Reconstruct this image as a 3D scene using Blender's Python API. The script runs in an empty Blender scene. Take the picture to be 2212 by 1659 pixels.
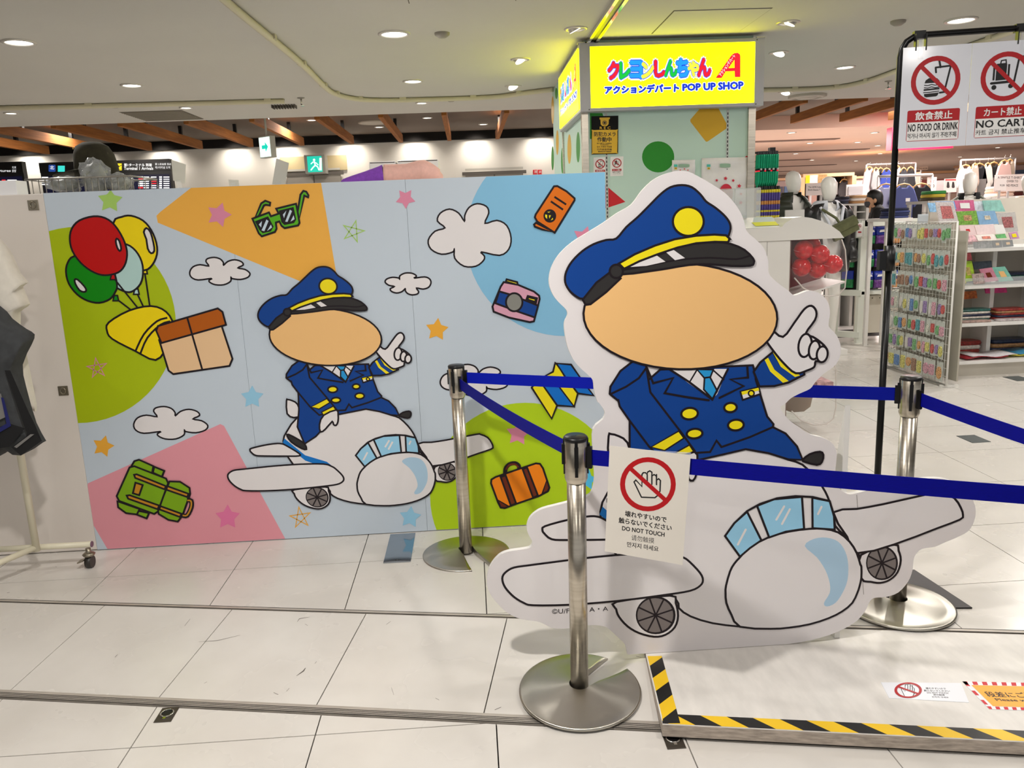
import bpy, bmesh, math, random
from mathutils import Vector, Matrix
from mathutils.geometry import tessellate_polygon

S = bpy.context.scene
COL = S.collection
random.seed(7)
PI = math.pi

# ------------------------------------------------------------------ camera
W0, H0, FPX = 2212.0, 1659.0, 1720.0
CX, CY, EYE = W0 / 2, H0 / 2, 1.58
PIT, ROL, YAW = math.radians(11.477), math.radians(-2.3075), math.radians(2.688)
FW = Vector((math.sin(YAW) * math.cos(PIT), math.cos(YAW) * math.cos(PIT), -math.sin(PIT)))
_r0 = Vector((math.cos(YAW), -math.sin(YAW), 0)); _u0 = _r0.cross(FW)
RT = math.cos(ROL) * _r0 + math.sin(ROL) * _u0
UP = -math.sin(ROL) * _r0 + math.cos(ROL) * _u0
EYEP = Vector((0, 0, EYE))
cam = bpy.data.cameras.new('camera')
cam.sensor_fit = 'HORIZONTAL'; cam.sensor_width = 36.0; cam.lens = FPX / W0 * 36.0
cam.clip_start = 0.05; cam.clip_end = 200
camo = bpy.data.objects.new('camera', cam); COL.objects.link(camo)
camo.matrix_world = Matrix.Translation(EYEP) @ Matrix((RT, UP, -FW)).transposed().to_4x4()
S.camera = camo

# ------------------------------------------------------------------ exposure, world, light
S.view_settings.view_transform = 'Standard'; S.view_settings.look = 'None'
S.view_settings.exposure = 0.0; S.view_settings.gamma = 1.0; S.view_settings.use_curve_mapping = False
S.display_settings.display_device = 'sRGB'
world = bpy.data.worlds.new('world'); S.world = world; world.use_nodes = True
world.node_tree.nodes['Background'].inputs[0].default_value = (1.0, 0.98, 0.955, 1)
world.node_tree.nodes['Background'].inputs[1].default_value = 0.52
LAMP_W = 14.0      # one ceiling downlight
KEY_W = 62.0       # the stronger downlights in front of the mural
LAMP_COL = (1.0, 0.955, 0.90)

# ------------------------------------------------------------------ small helpers
def lin(c):
    c /= 255.0
    return c / 12.92 if c <= 0.04045 else ((c + 0.055) / 1.055) ** 2.4
def rgb(r, g, b): return (lin(r), lin(g), lin(b), 1.0)

MATS = {}
def mat(name, col=(200, 200, 200), rough=0.5, metal=0.0, emit=0.0, ecol=None, alpha=1.0, trans=0.0, noise=None, spec=0.5, coat=0.0):
    """noise=(scale, amount[, stretch]) : procedural variation of the base colour; cached by name"""
    if name in MATS: return MATS[name]
    m = bpy.data.materials.new(name); m.use_nodes = True
    nt = m.node_tree; b = nt.nodes['Principled BSDF']
    c = rgb(*col)
    b.inputs['Base Color'].default_value = c
    b.inputs['Roughness'].default_value = rough
    b.inputs['Metallic'].default_value = metal
    b.inputs['Specular IOR Level'].default_value = spec
    if coat: b.inputs['Coat Weight'].default_value = coat
    if trans: b.inputs['Transmission Weight'].default_value = trans; b.inputs['IOR'].default_value = 1.3
    if alpha < 1: b.inputs['Alpha'].default_value = alpha
    if emit:
        b.inputs['Emission Color'].default_value = rgb(*(ecol or col)); b.inputs['Emission Strength'].default_value = emit
    if noise:
        tc = nt.nodes.new('ShaderNodeTexCoord'); mp = nt.nodes.new('ShaderNodeMapping')
        nz = nt.nodes.new('ShaderNodeTexNoise'); nz.inputs['Scale'].default_value = noise[0]; nz.inputs['Detail'].default_value = 5
        if len(noise) > 2: mp.inputs['Scale'].default_value = noise[2]
        rp = nt.nodes.new('ShaderNodeValToRGB')
        k = noise[1]
        rp.color_ramp.elements[0].position = 0.3; rp.color_ramp.elements[1].position = 0.7
        rp.color_ramp.elements[0].color = tuple(max(0, v * (1 - k)) for v in c[:3]) + (1,)
        rp.color_ramp.elements[1].color = tuple(min(1, v * (1 + k)) for v in c[:3]) + (1,)
        L = nt.links.new
        L(tc.outputs['Object'], mp.inputs['Vector']); L(mp.outputs[0], nz.inputs['Vector']); L(nz.outputs['Fac'], rp.inputs[0])
        L(rp.outputs[0], b.inputs['Base Color'])
    MATS[name] = m
    return m

OFF = {}     # world offset of an object whose children are given in world coordinates
def tag(o, label=None, cat=None, group=None, kind=None):
    if label: o['label'] = label
    if cat: o['category'] = cat
    if group: o['group'] = group
    if kind: o['kind'] = kind
    return o
def thing(name, label, cat, loc=(0, 0, 0), group=None, rz=0.0):
    o = bpy.data.objects.new(name, None); COL.objects.link(o)
    o.empty_display_size = 0.1
    o.location = loc; o.rotation_euler = (0, 0, rz)
    OFF[o.name] = Vector(loc)
    return tag(o, label, cat, group)
def kids(o): return [c for c in list(COL.objects) if c.parent == o]
CH = {}
def adopt(o, parent):
    o.parent = parent
    CH.setdefault(parent.name, []).append(o)
def copy_tree(o, parent=None):
    c = o.copy(); COL.objects.link(c)
    if parent: adopt(c, parent)
    for ch in CH.get(o.name, []): copy_tree(ch, c)
    return c
def place(o, loc, rz=None, label=None, group=None, scale=None):
    o.location = loc
    if rz is not None: o.rotation_euler = (0, 0, rz)
    if scale is not None: o.scale = (scale,) * 3 if not hasattr(scale, '__len__') else scale
    if label: o['label'] = label
    if group: o['group'] = group
    return o

class MB:
    """collects faces for ONE mesh object"""
    def __init__(s, mats):
        s.v = []; s.f = []; s.mi = []; s.sm = []; s.m = mats if isinstance(mats, (list, tuple)) else [mats]
    def add(s, vs, fs, mi=0, smooth=False):
        n = len(s.v); s.v += [tuple(p) for p in vs]
        for f in fs: s.f.append([i + n for i in f]); s.mi.append(mi); s.sm.append(smooth)
        return s
    def box(s, lo, hi, mi=0, b=0.0):
        x0, y0, z0 = lo; x1, y1, z1 = hi
        if b <= 0:
            vs = [(x0, y0, z0), (x1, y0, z0), (x1, y1, z0), (x0, y1, z0), (x0, y0, z1), (x1, y0, z1), (x1, y1, z1), (x0, y1, z1)]
            return s.add(vs, [(0, 3, 2, 1), (4, 5, 6, 7), (0, 1, 5, 4), (1, 2, 6, 5), (2, 3, 7, 6), (3, 0, 4, 7)], mi)
        bm = bmesh.new(); bmesh.ops.create_cube(bm, size=1)
        for v in bm.verts: v.co = Vector(((x0 + x1) / 2 + v.co.x * (x1 - x0), (y0 + y1) / 2 + v.co.y * (y1 - y0), (z0 + z1) / 2 + v.co.z * (z1 - z0)))
        bmesh.ops.bevel(bm, geom=bm.edges[:], offset=b, segments=2, affect='EDGES', profile=0.5)
        return s.bm(bm, mi)
    def bm(s, bm, mi=0, smooth=False):
        bm.verts.ensure_lookup_table(); bm.verts.index_update()
        s.add([v.co[:] for v in bm.verts], [[v.index for v in f.verts] for f in bm.faces], mi, smooth); bm.free(); return s
    def obox(s, c, u, v, w, mi=0):
        """oriented box: centre c, half-vectors u v w"""
        c, u, v, w = map(Vector, (c, u, v, w))
        vs = [c + a * u + b * v + d * w for d in (-1, 1) for a, b in ((-1, -1), (1, -1), (1, 1), (-1, 1))]
        return s.add(vs, [(0, 3, 2, 1), (4, 5, 6, 7), (0, 1, 5, 4), (1, 2, 6, 5), (2, 3, 7, 6), (3, 0, 4, 7)], mi)
    def tube(s, pts, r, n=10, mi=0, caps=True, closed=False):
        """r: radius, or one per point"""
        P = [Vector(p) for p in pts]; m = len(P)
        R = r if hasattr(r, '__len__') else [r] * m
        T = []
        for i in range(m):
            if closed: t = P[(i + 1) % m] - P[i - 1]
            else: t = P[min(i + 1, m - 1)] - P[max(i - 1, 0)]
            T.append(t.normalized())
        a = Vector((0, 0, 1)) if abs(T[0].z) < 0.9 else Vector((1, 0, 0))
        nx = (a - T[0] * a.dot(T[0])).normalized(); vs = []
        for i in range(m):
            nx = (nx - T[i] * nx.dot(T[i])).normalized(); ny = T[i].cross(nx)
            vs += [P[i] + R[i] * (math.cos(2 * PI * k / n) * nx + math.sin(2 * PI * k / n) * ny) for k in range(n)]
        fs = [(i * n + k, i * n + (k + 1) % n, ((i + 1) % m) * n + (k + 1) % n, ((i + 1) % m) * n + k) for i in range(m if closed else m - 1) for k in range(n)]
        s.add(vs, fs, mi, True)
        if caps and not closed:
            s.add(vs[:n], [tuple(range(n))[::-1]], mi); s.add(vs[-n:], [tuple(range(n))], mi)
        return s
    def cyl(s, c, r, h, n=24, mi=0, r2=None, caps=True):
        c = Vector(c); return s.tube([c, c + Vector((0, 0, h))], [r, r if r2 is None else r2], n, mi, caps)
    def lathe(s, prof, c=(0, 0, 0), n=24, mi=0, axis='z', a0=0.0, a1=2 * PI):
        full = abs(a1 - a0 - 2 * PI) < 1e-6; m = n if full else n + 1; vs = []
        for r, z in prof:
            for k in range(m):
                t = a0 + (a1 - a0) * k / n; p = (r * math.cos(t), r * math.sin(t), z)
                if axis == 'y': p = (p[0], -p[2], p[1])
                if axis == 'x': p = (p[2], p[0], p[1])
                vs.append((c[0] + p[0], c[1] + p[1], c[2] + p[2]))
        fs = []
        for i in range(len(prof) - 1):
            for k in range(n):
                k2 = (k + 1) % m; fs.append((i * m + k, i * m + k2, (i + 1) * m + k2, (i + 1) * m + k))
        return s.add(vs, fs, mi, True)
    def loft(s, rings, n=16, mi=0, caps=True, sq=1.0):
        """rings of (x,y,z,rx,ry); sq<1 squarer"""
        vs = []; m = len(rings)
        for x, y, z, rx, ry in rings:
            for k in range(n):
                t = 2 * PI * k / n; ct, st = math.cos(t), math.sin(t)
                vs.append((x + rx * math.copysign(abs(ct) ** sq, ct), y + ry * math.copysign(abs(st) ** sq, st), z))
        s.add(vs, [(i * n + k, i * n + (k + 1) % n, (i + 1) * n + (k + 1) % n, (i + 1) * n + k) for i in range(m - 1) for k in range(n)], mi, True)
        if caps: s.add(vs[:n], [tuple(range(n))[::-1]], mi); s.add(vs[-n:], [tuple(range(n))], mi)
        return s
    def ball(s, c, rx, ry=None, rz=None, n=16, mi=0):
        ry = ry or rx; rz = rz or rx; k = max(5, n // 2)
        return s.loft([(c[0], c[1], c[2] - rz * math.cos(PI * i / k), max(1e-4, rx * math.sin(PI * i / k)), max(1e-4, ry * math.sin(PI * i / k))) for i in range(k + 1)], n, mi, False)
    def prism(s, poly, fr, d0, d1, mi=0, side=None, smooth=False):
        """2-D polygon extruded between depths d0 and d1; fr(a,b,d) -> 3-D"""
        n = len(poly)
        tr = tessellate_polygon([[Vector((p[0], p[1], 0)) for p in poly]])
        A = [fr(p[0], p[1], d0) for p in poly]; B = [fr(p[0], p[1], d1) for p in poly]
        s.add(A, [t[::-1] for t in tr], mi); s.add(B, list(tr), mi)
        s.add(A + B, [(i, (i + 1) % n, n + (i + 1) % n, n + i) for i in range(n)], mi if side is None else side, smooth)
        return s
    def build(s, name, parent=None, local=False):
        me = bpy.data.meshes.new(name); off = Vector((0, 0, 0))
        if parent is not None and not local: off = OFF.get(parent.name, off)
        me.from_pydata([(p[0] - off.x, p[1] - off.y, p[2] - off.z) for p in s.v], [], s.f)
        for m in s.m: me.materials.append(m)
        me.polygons.foreach_set('material_index', s.mi); me.polygons.foreach_set('use_smooth', s.sm)
        me.update()
        bm = bmesh.new(); bm.from_mesh(me)
        bmesh.ops.remove_doubles(bm, verts=bm.verts[:], dist=1e-6)
        bmesh.ops.recalc_face_normals(bm, faces=bm.faces[:])
        bm.to_mesh(me); bm.free()
        o = bpy.data.objects.new(name, me); COL.objects.link(o)
        if parent is not None: adopt(o, parent); OFF[o.name] = OFF.get(parent.name, Vector((0, 0, 0))).copy()
        else: OFF[o.name] = Vector((0, 0, 0))
        return o
def struct(o): o['kind'] = 'structure'; return o
XY = lambda a, b, d: (a, b, d)
XZ = lambda a, b, d: (a, d, b)
YZ = lambda a, b, d: (d, a, b)

# ------------------------------------------------------------------ from the photograph to places in the room
def ray(x, y): return FW + (x - CX) / FPX * RT - (y - CY) / FPX * UP
def on_z(x, y, z=0.0): d = ray(x, y); return EYEP + d * ((z - EYE) / d.z)
def on_y(x, y, Y): d = ray(x, y); return EYEP + d * (Y / d.y)
class Plane:
    """a flat printed face: origin, unit axes u (right) and v (up), normal towards the viewer"""
    def __init__(s, o, u, v):
        s.o, s.u, s.v = Vector(o), Vector(u).normalized(), Vector(v).normalized(); s.n = s.u.cross(s.v).normalized()
    def px(s, x, y):
        d = ray(x, y); t = (s.o - EYEP).dot(s.n) / d.dot(s.n); p = EYEP + d * t - s.o
        return (p.dot(s.u), p.dot(s.v))
    def at(s, a, b, off=0.0): return s.o + a * s.u + b * s.v + off * s.n
def smooth(pts, n=5, closed=True):
    P = [Vector((p[0], p[1])) for p in pts]; m = len(P); out = []
    for i in range(m if closed else m - 1):
        g = (lambda k: P[k % m]) if closed else (lambda k: P[min(max(k, 0), m - 1)])
        a, b, c, d = g(i - 1), g(i), g(i + 1), g(i + 2)
        for k in range(n):
            t = k / n
            out.append(tuple(0.5 * ((2 * b) + (c - a) * t + (2 * a - 5 * b + 4 * c - d) * t * t + (3 * b - a - 3 * c + d) * t ** 3)))
    if not closed: out.append(tuple(P[-1]))
    return out
def ellipse(cx, cy, rx, ry, rot=0.0, n=32):
    c, s = math.cos(rot), math.sin(rot)
    return [(cx + rx * math.cos(t) * c - ry * math.sin(t) * s, cy + rx * math.cos(t) * s + ry * math.sin(t) * c) for t in [2 * PI * k / n for k in range(n)]]
def rrect(x0, y0, x1, y1, r, n=4):
    out = []
    for cx, cy, a in ((x1 - r, y0 + r, -PI / 2), (x1 - r, y1 - r, 0), (x0 + r, y1 - r, PI / 2), (x0 + r, y0 + r, PI)):
        out += [(cx + r * math.cos(a + PI / 2 * k / n), cy + r * math.sin(a + PI / 2 * k / n)) for k in range(n + 1)]
    return out
def star_pts(cx, cy, r, rot=0.0, inner=0.5):
    return [(cx + (r if k % 2 == 0 else r * inner) * math.sin(rot + k * PI / 5), cy - (r if k % 2 == 0 else r * inner) * math.cos(rot + k * PI / 5)) for k in range(10)]
def Z(x0, y0, k):
    """a reader's zoom window: its pixels -> photograph pixels"""
    return lambda p: (x0 + p[0] * k, y0 + p[1] * k)
def clip_poly(poly, lo, hi):
    for ax in (0, 1):
        for sgn, lim in ((1, lo[ax]), (-1, hi[ax])):
            out = []; n = len(poly)
            for i in range(n):
                a, b = poly[i], poly[(i + 1) % n]; da, db = sgn * (a[ax] - lim), sgn * (b[ax] - lim)
                if da >= 0: out.append(a)
                if (da >= 0) != (db >= 0):
                    t = da / (da - db); out.append((a[0] + (b[0] - a[0]) * t, a[1] + (b[1] - a[1]) * t))
            poly = out
            if not poly: return []
    return poly
_TXT = {}
def text_mesh(s, bold=0.0, extra=''):
    k = (s, bold)
    if k not in _TXT:
        cu = bpy.data.curves.new('t', 'FONT'); cu.body = s; cu.size = 1; cu.resolution_u = 2; cu.offset = bold
        o = bpy.data.objects.new('t', cu); me = o.to_mesh()
        vs = [(v.co.x, v.co.y) for v in me.vertices]; fs = [tuple(p.vertices) for p in me.polygons]
        o.to_mesh_clear(); bpy.data.objects.remove(o); bpy.data.curves.remove(cu)
        _TXT[k] = (vs, fs)
    return _TXT[k]
STEP = 0.00004
class Art:
    """one printed motif on a plane; layers stack by fractions of a millimetre"""
    def __init__(s, pl, base=0.0006, tf=None, clip=None):
        s.pl, s.k, s.base, s.clip = pl, 0, base, clip
        s.tf = tf or pl.px
        s.ms = []; s.mb = MB([])
    def mi(s, m):
        if m not in s.mb.m: s.mb.m.append(m)
        return s.mb.m.index(m)
    def off(s): s.k += 1; return s.base + s.k * STEP
    def fill(s, pts, m, sm=0, z=None):
        if sm: pts = smooth(pts, sm)
        q = [s.tf(*p) for p in pts]
        if s.clip: q = clip_poly(q, *s.clip)
        if len(q) < 3: return s
        d = s.off() if z is None else z
        tr = tessellate_polygon([[Vector((a, b, 0)) for a, b in q]])
        s.mb.add([s.pl.at(a, b, d) for a, b in q], [t for t in tr], s.mi(m)); return s
    def line(s, pts, m, w, closed=False, sm=0):
        if sm: pts = smooth(pts, sm, closed)
        q = [Vector(s.tf(*p)) for p in pts]
        e = (Vector(s.tf(pts[0][0] + 1, pts[0][1])) - q[0]).length
        h = w * e / 2; d = s.off(); n = len(q); Lf, Rt = [], []
        q = [p for i, p in enumerate(q) if i == 0 or (p - q[i - 1]).length > 1e-7]; n = len(q)
        for i in range(n):
            a = q[i - 1] if (i or closed) else q[i]; b = q[(i + 1) % n] if (i < n - 1 or closed) else q[i]
            t1 = (q[i] - a); t2 = (b - q[i])
            t1 = t1.normalized() if t1.length > 1e-9 else t2.normalized(); t2 = t2.normalized() if t2.length > 1e-9 else t1
            t = (t1 + t2); t = t.normalized() if t.length > 1e-6 else t1
            k = min(1.6, 1 / max(0.5, t.dot(t1))); nn = Vector((-t.y, t.x)) * h * k
            Lf.append(q[i] + nn); Rt.append(q[i] - nn)
        vs = Lf + Rt; fs = [(i, (i + 1) % n, n + (i + 1) % n, n + i) for i in range(n if closed else n - 1)]
        ok = vs
        if s.clip:
            (l, b), (r, t) = s.clip; ok = [Vector((min(max(p.x, l), r), min(max(p.y, b), t))) for p in vs]
        s.mb.add([s.pl.at(p.x, p.y, d) for p in ok], fs, s.mi(m))
        if not closed and not s.clip:
            for p, g in ((q[0], q[1]), (q[-1], q[-2])):
                c = [p + Vector((math.cos(2 * PI * k / 8), math.sin(2 * PI * k / 8))) * h for k in range(8)]
                s.mb.add([s.pl.at(v.x, v.y, d + STEP * .3) for v in c], [tuple(range(8))], s.mi(m))
        return s
    def both(s, pts, fm, lm, w, sm=0):
        s.fill(pts, fm, sm); return s.line(pts, lm, w, True, sm)
    def text(s, t, quad, m, bold=0.02):
        """quad: TL TR BR BL of the ink"""
        vs, fs = text_mesh(t, 0.0)
        if not vs: return s
        x0, x1 = min(v[0] for v in vs), max(v[0] for v in vs); y0, y1 = min(v[1] for v in vs), max(v[1] for v in vs)
        Q = [Vector(s.tf(*p)) for p in quad]; d = s.off()
        # heavier weights: the same glyphs struck again with small shifts
        if bold < .006: sh = [(0, 0)]
        elif bold < .05: sh = [(-bold * .6, -bold * .4), (bold * .6, -bold * .4), (-bold * .6, bold * .4), (bold * .6, bold * .4)]
        else: sh = [(0, 0)] + [(r * math.cos(k * PI / 4), r * math.sin(k * PI / 4)) for r in (bold * .55, bold) for k in range(8)]
        for i, (dx, dy) in enumerate(sh):
            out = []
            for x, y in vs:
                a = (x + dx - x0) / (x1 - x0); b = (y1 - y - dy) / (y1 - y0 or 1)
                p = (Q[0] * (1 - a) + Q[1] * a) * (1 - b) + (Q[3] * (1 - a) + Q[2] * a) * b
                out.append(s.pl.at(p.x, p.y, d + STEP * i * .5))
            s.mb.add(out, fs, s.mi(m))
        s.k += len(sh) // 2; return s
    def build(s, name, parent, label=None):
        me = bpy.data.meshes.new(name); off = OFF.get(parent.name, Vector((0, 0, 0)))
        # faces wound towards the plane's normal
        fs = []
        for f in s.mb.f:
            a, b, c = (Vector(s.mb.v[f[i]]) for i in (0, 1, 2))
            fs.append(f if (b - a).cross(c - a).dot(s.pl.n) >= 0 else f[::-1])
        me.from_pydata([(p[0] - off.x, p[1] - off.y, p[2] - off.z) for p in s.mb.v], [], fs)
        for m in s.mb.m: me.materials.append(m)
        me.polygons.foreach_set('material_index', s.mb.mi); me.update()
        o = bpy.data.objects.new(name, me); COL.objects.link(o); adopt(o, parent); OFF[o.name] = off.copy()
        if label: o['label'] = label
        return o
def rectq(x0, y0, x1, y1): return [(x0, y0), (x1, y0), (x1, y1), (x0, y1)]
NTH = 'first second third fourth fifth sixth seventh eighth ninth tenth eleventh twelfth thirteenth fourteenth fifteenth sixteenth seventeenth eighteenth'.split()
# ================================================================== structure
def tile_mat():
    m = bpy.data.materials.new('floor_tile'); m.use_nodes = True; nt = m.node_tree; b = nt.nodes['Principled BSDF']; L = nt.links.new
    tc = nt.nodes.new('ShaderNodeTexCoord'); geo = nt.nodes.new('ShaderNodeNewGeometry')
    def ramp(src, stops):
        r = nt.nodes.new('ShaderNodeValToRGB'); L(src, r.inputs[0])
        r.color_ramp.elements[0].position, r.color_ramp.elements[0].color = stops[0]
        r.color_ramp.elements[1].position, r.color_ramp.elements[1].color = stops[1]
        return r
    n1 = nt.nodes.new('ShaderNodeTexNoise'); n1.inputs['Scale'].default_value = 2.2; n1.inputs['Detail'].default_value = 4; n1.inputs['Roughness'].default_value = .55
    L(geo.outputs['Position'], n1.inputs['Vector'])
    r1 = ramp(n1.outputs['Fac'], [(0.25, rgb(206, 201, 194)), (0.75, rgb(222, 218, 212))])
    mp = nt.nodes.new('ShaderNodeMapping'); mp.inputs['Scale'].default_value = (9, 26, 9); mp.inputs['Rotation'].default_value = (0, 0, .5); L(geo.outputs['Position'], mp.inputs['Vector'])
    n2 = nt.nodes.new('ShaderNodeTexNoise'); n2.inputs['Scale'].default_value = 1.6; n2.inputs['Detail'].default_value = 4; L(mp.outputs[0], n2.inputs['Vector'])
    r2 = ramp(n2.outputs['Fac'], [(0.2, (0.5, 0.48, 0.47, 1)), (0.25, (1, 1, 1, 1))])
    mx = nt.nodes.new('ShaderNodeMix'); mx.data_type = 'RGBA'; mx.blend_type = 'MULTIPLY'; mx.inputs[0].default_value = .0
    L(r1.outputs[0], mx.inputs[6]); L(r2.outputs[0], mx.inputs[7]); L(mx.outputs[2], b.inputs['Base Color'])
    r3 = ramp(n1.outputs['Fac'], [(0.3, (.32, .32, .32, 1)), (0.7, (.2, .2, .2, 1))]); L(r3.outputs[0], b.inputs['Roughness'])
    b.inputs['Specular IOR Level'].default_value = .45
    MATS['floor_tile'] = m; return m
TILE = tile_mat()
GROUT = mat('grout', (38, 33, 29), .9)
CEIL = mat('ceiling_paint', (204, 200, 193), .85, noise=(1.2, .02))
DARKC = mat('dark_ceiling', (104, 90, 78), .8, noise=(2, .06))
WHITEP = mat('white_paint', (226, 222, 216), .55)
STEEL = mat('brushed_steel', (198, 190, 176), .27, 1.0, noise=(6, .12, (1, 1, 14)))
ALU = mat('aluminium_strip', (186, 178, 168), .4, .25, noise=(8, .15, (1, 8, 1)))
BLACK = mat('black_plastic', (14, 14, 15), .35)
BLACKM = mat('black_metal', (10, 10, 11), .3, .3)
CHROME = mat('chrome', (215, 214, 210), .12, 1.0)
CLEAR = mat('clear_plastic', (240, 245, 248), .04, trans=1.0)
CLEARA = mat('thin_clear', (235, 240, 242), .08, alpha=.22)

# ---- the two joints of the ramp run askew to the tile grid
T1A, T1B = Vector((-2.19, 3.452)), Vector((2.005, 2.634))
TD = (T1B - T1A).normalized(); TN = Vector((-TD.y, TD.x))          # TN points away from the camera
def t1(x): return T1A.y + (x - T1A.x) * TD.y / TD.x
RW = 0.603                                                           # ramp depth
LOW = -0.056
floor = struct(MB(GROUT).box((-9.5, -4, -0.30), (26, 36, -0.075)).build('floor'))
def clip_half(poly, p, n):
    out = []
    for i in range(len(poly)):
        a, b = Vector(poly[i]), Vector(poly[(i + 1) % len(poly)]); da, db = (a - p).dot(n), (b - p).dot(n)
        if da >= 0: out.append(tuple(a))
        if (da >= 0) != (db >= 0): out.append(tuple(a + (b - a) * (da / (da - db))))
    return out
G = 0.0021
def tile(poly, zf, parent, name='tile'):
    if len(poly) < 3: return
    a = sum(poly[i][0] * poly[(i + 1) % len(poly)][1] - poly[(i + 1) % len(poly)][0] * poly[i][1] for i in range(len(poly))) / 2
    if abs(a) < 4e-3: return
    m = MB(TILE); n = len(poly)
    top = [(x, y, zf(x, y)) for x, y in poly]; bot = [(x, y, zf(x, y) - .014) for x, y in poly]
    m.add(top + bot, [tuple(range(n))] + [(i, n + i, n + (i + 1) % n, (i + 1) % n) for i in range(n)])
    return m.build(name, parent)
def sq(x0, y0, x1, y1): return [(x0 + G, y0 + G), (x1 - G, y0 + G), (x1 - G, y1 - G), (x0 + G, y1 - G)]
PX0, PXW, PY1 = 0.60, 2.6, 2.70                                       # the step platform takes the ramp's right end
upper = struct(tag(MB(GROUT).add([(p[0], p[1], -.006) for p in [(-9.5, t1(-9.5)), (26, t1(26)), (26, 36), (-9.5, 36)]], [(0, 1, 2, 3)]).build('floor_upper', floor)))
upper.name = 'screed'
for i in range(-8, 14):
    for j in range(-3, 12):
        x0, x1, y0, y1 = i * .6, (i + 1) * .6, 3.64 + j * .603, 3.64 + (j + 1) * .603
        if x1 < .5 and y0 > 4.2: continue
        if y0 > 9.6 or x0 > 1.2 + y0 * .78 or x1 < -1.35 * y1: continue
        tile(clip_half(sq(x0, y0, x1, y1), T1A + TN * .012, TN), lambda x, y: 0.0, floor)
# beyond: same tiles, joints too fine to tell apart
m = MB(mat('far_tile', (214, 210, 205), .25, noise=(1.5, .04)))
for x0, y0, x1, y1 in ((-9.5, 4.25, .6, 36), (.6, 10.3, 26, 36), (8.4, 4.25, 26, 10.3)):
    m.add([(x0, y0, -.001), (x1, y0, -.001), (x1, y1, -.001), (x0, y1, -.001)], [(0, 1, 2, 3)])
tag(m.build('far_tiling', floor), kind='stuff')
def ramp_z(x, y):
    d = (Vector((x, y)) - T1A).dot(TN); return max(LOW, min(0.0, d / RW * -LOW))
s0 = (Vector((-1.684, 3.288 + .01)) - T1A).dot(TD)
for k in range(-9, 5):
    a, b = s0 + k * .597, s0 + (k + 1) * .597
    P = [T1A + TD * (a + G) - TN * .016, T1A + TD * (b - G) - TN * .016, T1A + TD * (b - G) - TN * (RW - .02), T1A + TD * (a + G) - TN * (RW - .02)]
    poly = clip_half([tuple(p) for p in P][::-1], Vector((PX0 - .01, 0)), Vector((-1, 0)))
    tile(poly, ramp_z, floor)
T2 = T1A - TN * RW
for i in range(-8, 8):
    for j in range(-5, 3):
        x0, x1 = -1.485 + .555 * 1.08 * (i + 2.5), -1.485 + .555 * 1.08 * (i + 3.5); y0, y1 = 2.386 + j * .6, 2.386 + (j + 1) * .6
        if y1 < 1.2 or x0 > 2.4 or x1 < -4.6: continue
        tile(clip_half(sq(x0, y0, x1, y1), T2 - TN * .03, -TN), lambda x, y: LOW, floor)
def strip(p, w, z0, z1, name, ribs):
    """metal joint strip along the ramp edge with raised ribs"""
    t = struct(MB(ALU).obox((p.x + TD.x * 3, p.y + TD.y * 3, (z0 + z1) / 2), (TD.x * 6, TD.y * 6, 0), (TN.x * w / 2, TN.y * w / 2, 0), (0, 0, (z1 - z0) / 2)).build(name))
    dk = mat('joint_gap', (38, 34, 30), .9)
    for r in ribs:
        q = p + TN * r + TD * 3
        MB(dk).obox((q.x, q.y, z1), (TD.x * 6, TD.y * 6, 0), (TN.x * .0014, TN.y * .0014, 0), (0, 0, .0006)).build('groove', t)
    return t
T1L = T1A - TD * 3; T2L = T2 - TD * 3
strip(T1L, .022, -.02, .0008, 'trim_1', (-.0105, .0095))
strip(T2L, .044, LOW - .01, LOW + .004, 'trim_2', (.004, -.004, -.013, -.021))

# scuffs trodden into the tiles
SCUFF = mat('scuff', (92, 84, 80), .7)
def scuff(px, z, w):
    P = [on_z(x, y, z) for x, y in px]; fl_ = Plane((0, 0, z), (1, 0, 0), (0, 1, 0))
    A = Art(fl_, .0004, lambda x, y: (x, y)); q = [(p.x, p.y) for p in P]
    h = w / 2; vs = []
    for i, p in enumerate(q):
        t = Vector(q[min(i + 1, len(q) - 1)]) - Vector(q[max(i - 1, 0)]); t.normalize(); k = h * (1 if 0 < i < len(q) - 1 else .3); vs += [(p[0] - t.y * k, p[1] + t.x * k), (p[0] + t.y * k, p[1] - t.x * k)]
    zz = (lambda x, y: ramp_z(x, y)) if z < 0 else (lambda x, y: 0.0)
    MB(SCUFF).add([(x, y, zz(x, y) + .0005) for x, y in vs], [(2 * i, 2 * i + 1, 2 * i + 3, 2 * i + 2) for i in range(len(q) - 1)]).build('scuff_mark', floor)
for px, w in (([(643, 1354), (648, 1348), (670, 1345)], .004), ([(660, 1358), (666, 1361)], .004), ([(835, 1360), (845, 1354)], .005), ([(640, 1455), (655, 1446), (660, 1440)], .006), ([(400, 1360), (412, 1347)], .004), ([(430, 1390), (470, 1388), (520, 1378)], .003), ([(248, 1418), (254, 1413)], .007), ([(440, 1468), (446, 1465)], .005), ([(1068, 1521), (1082, 1516)], .007), ([(940, 1498), (948, 1502)], .004), ([(845, 1478), (850, 1492)], .003), ([(590, 1486), (600, 1490)], .006), ([(618, 1484), (624, 1478)], .005), ([(680, 1432), (684, 1428)], .005)):
    scuff(px, -.03, w)
for px, w in (([(15, 1281), (21, 1280)], .012), ([(862, 1300), (867, 1297)], .005), ([(1374, 1418), (1385, 1420)], .008), ([(900, 1219), (902, 1221)], .006), ([(120, 1224), (122, 1225)], .006)):
    scuff(px, 0.0, w)
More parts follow.
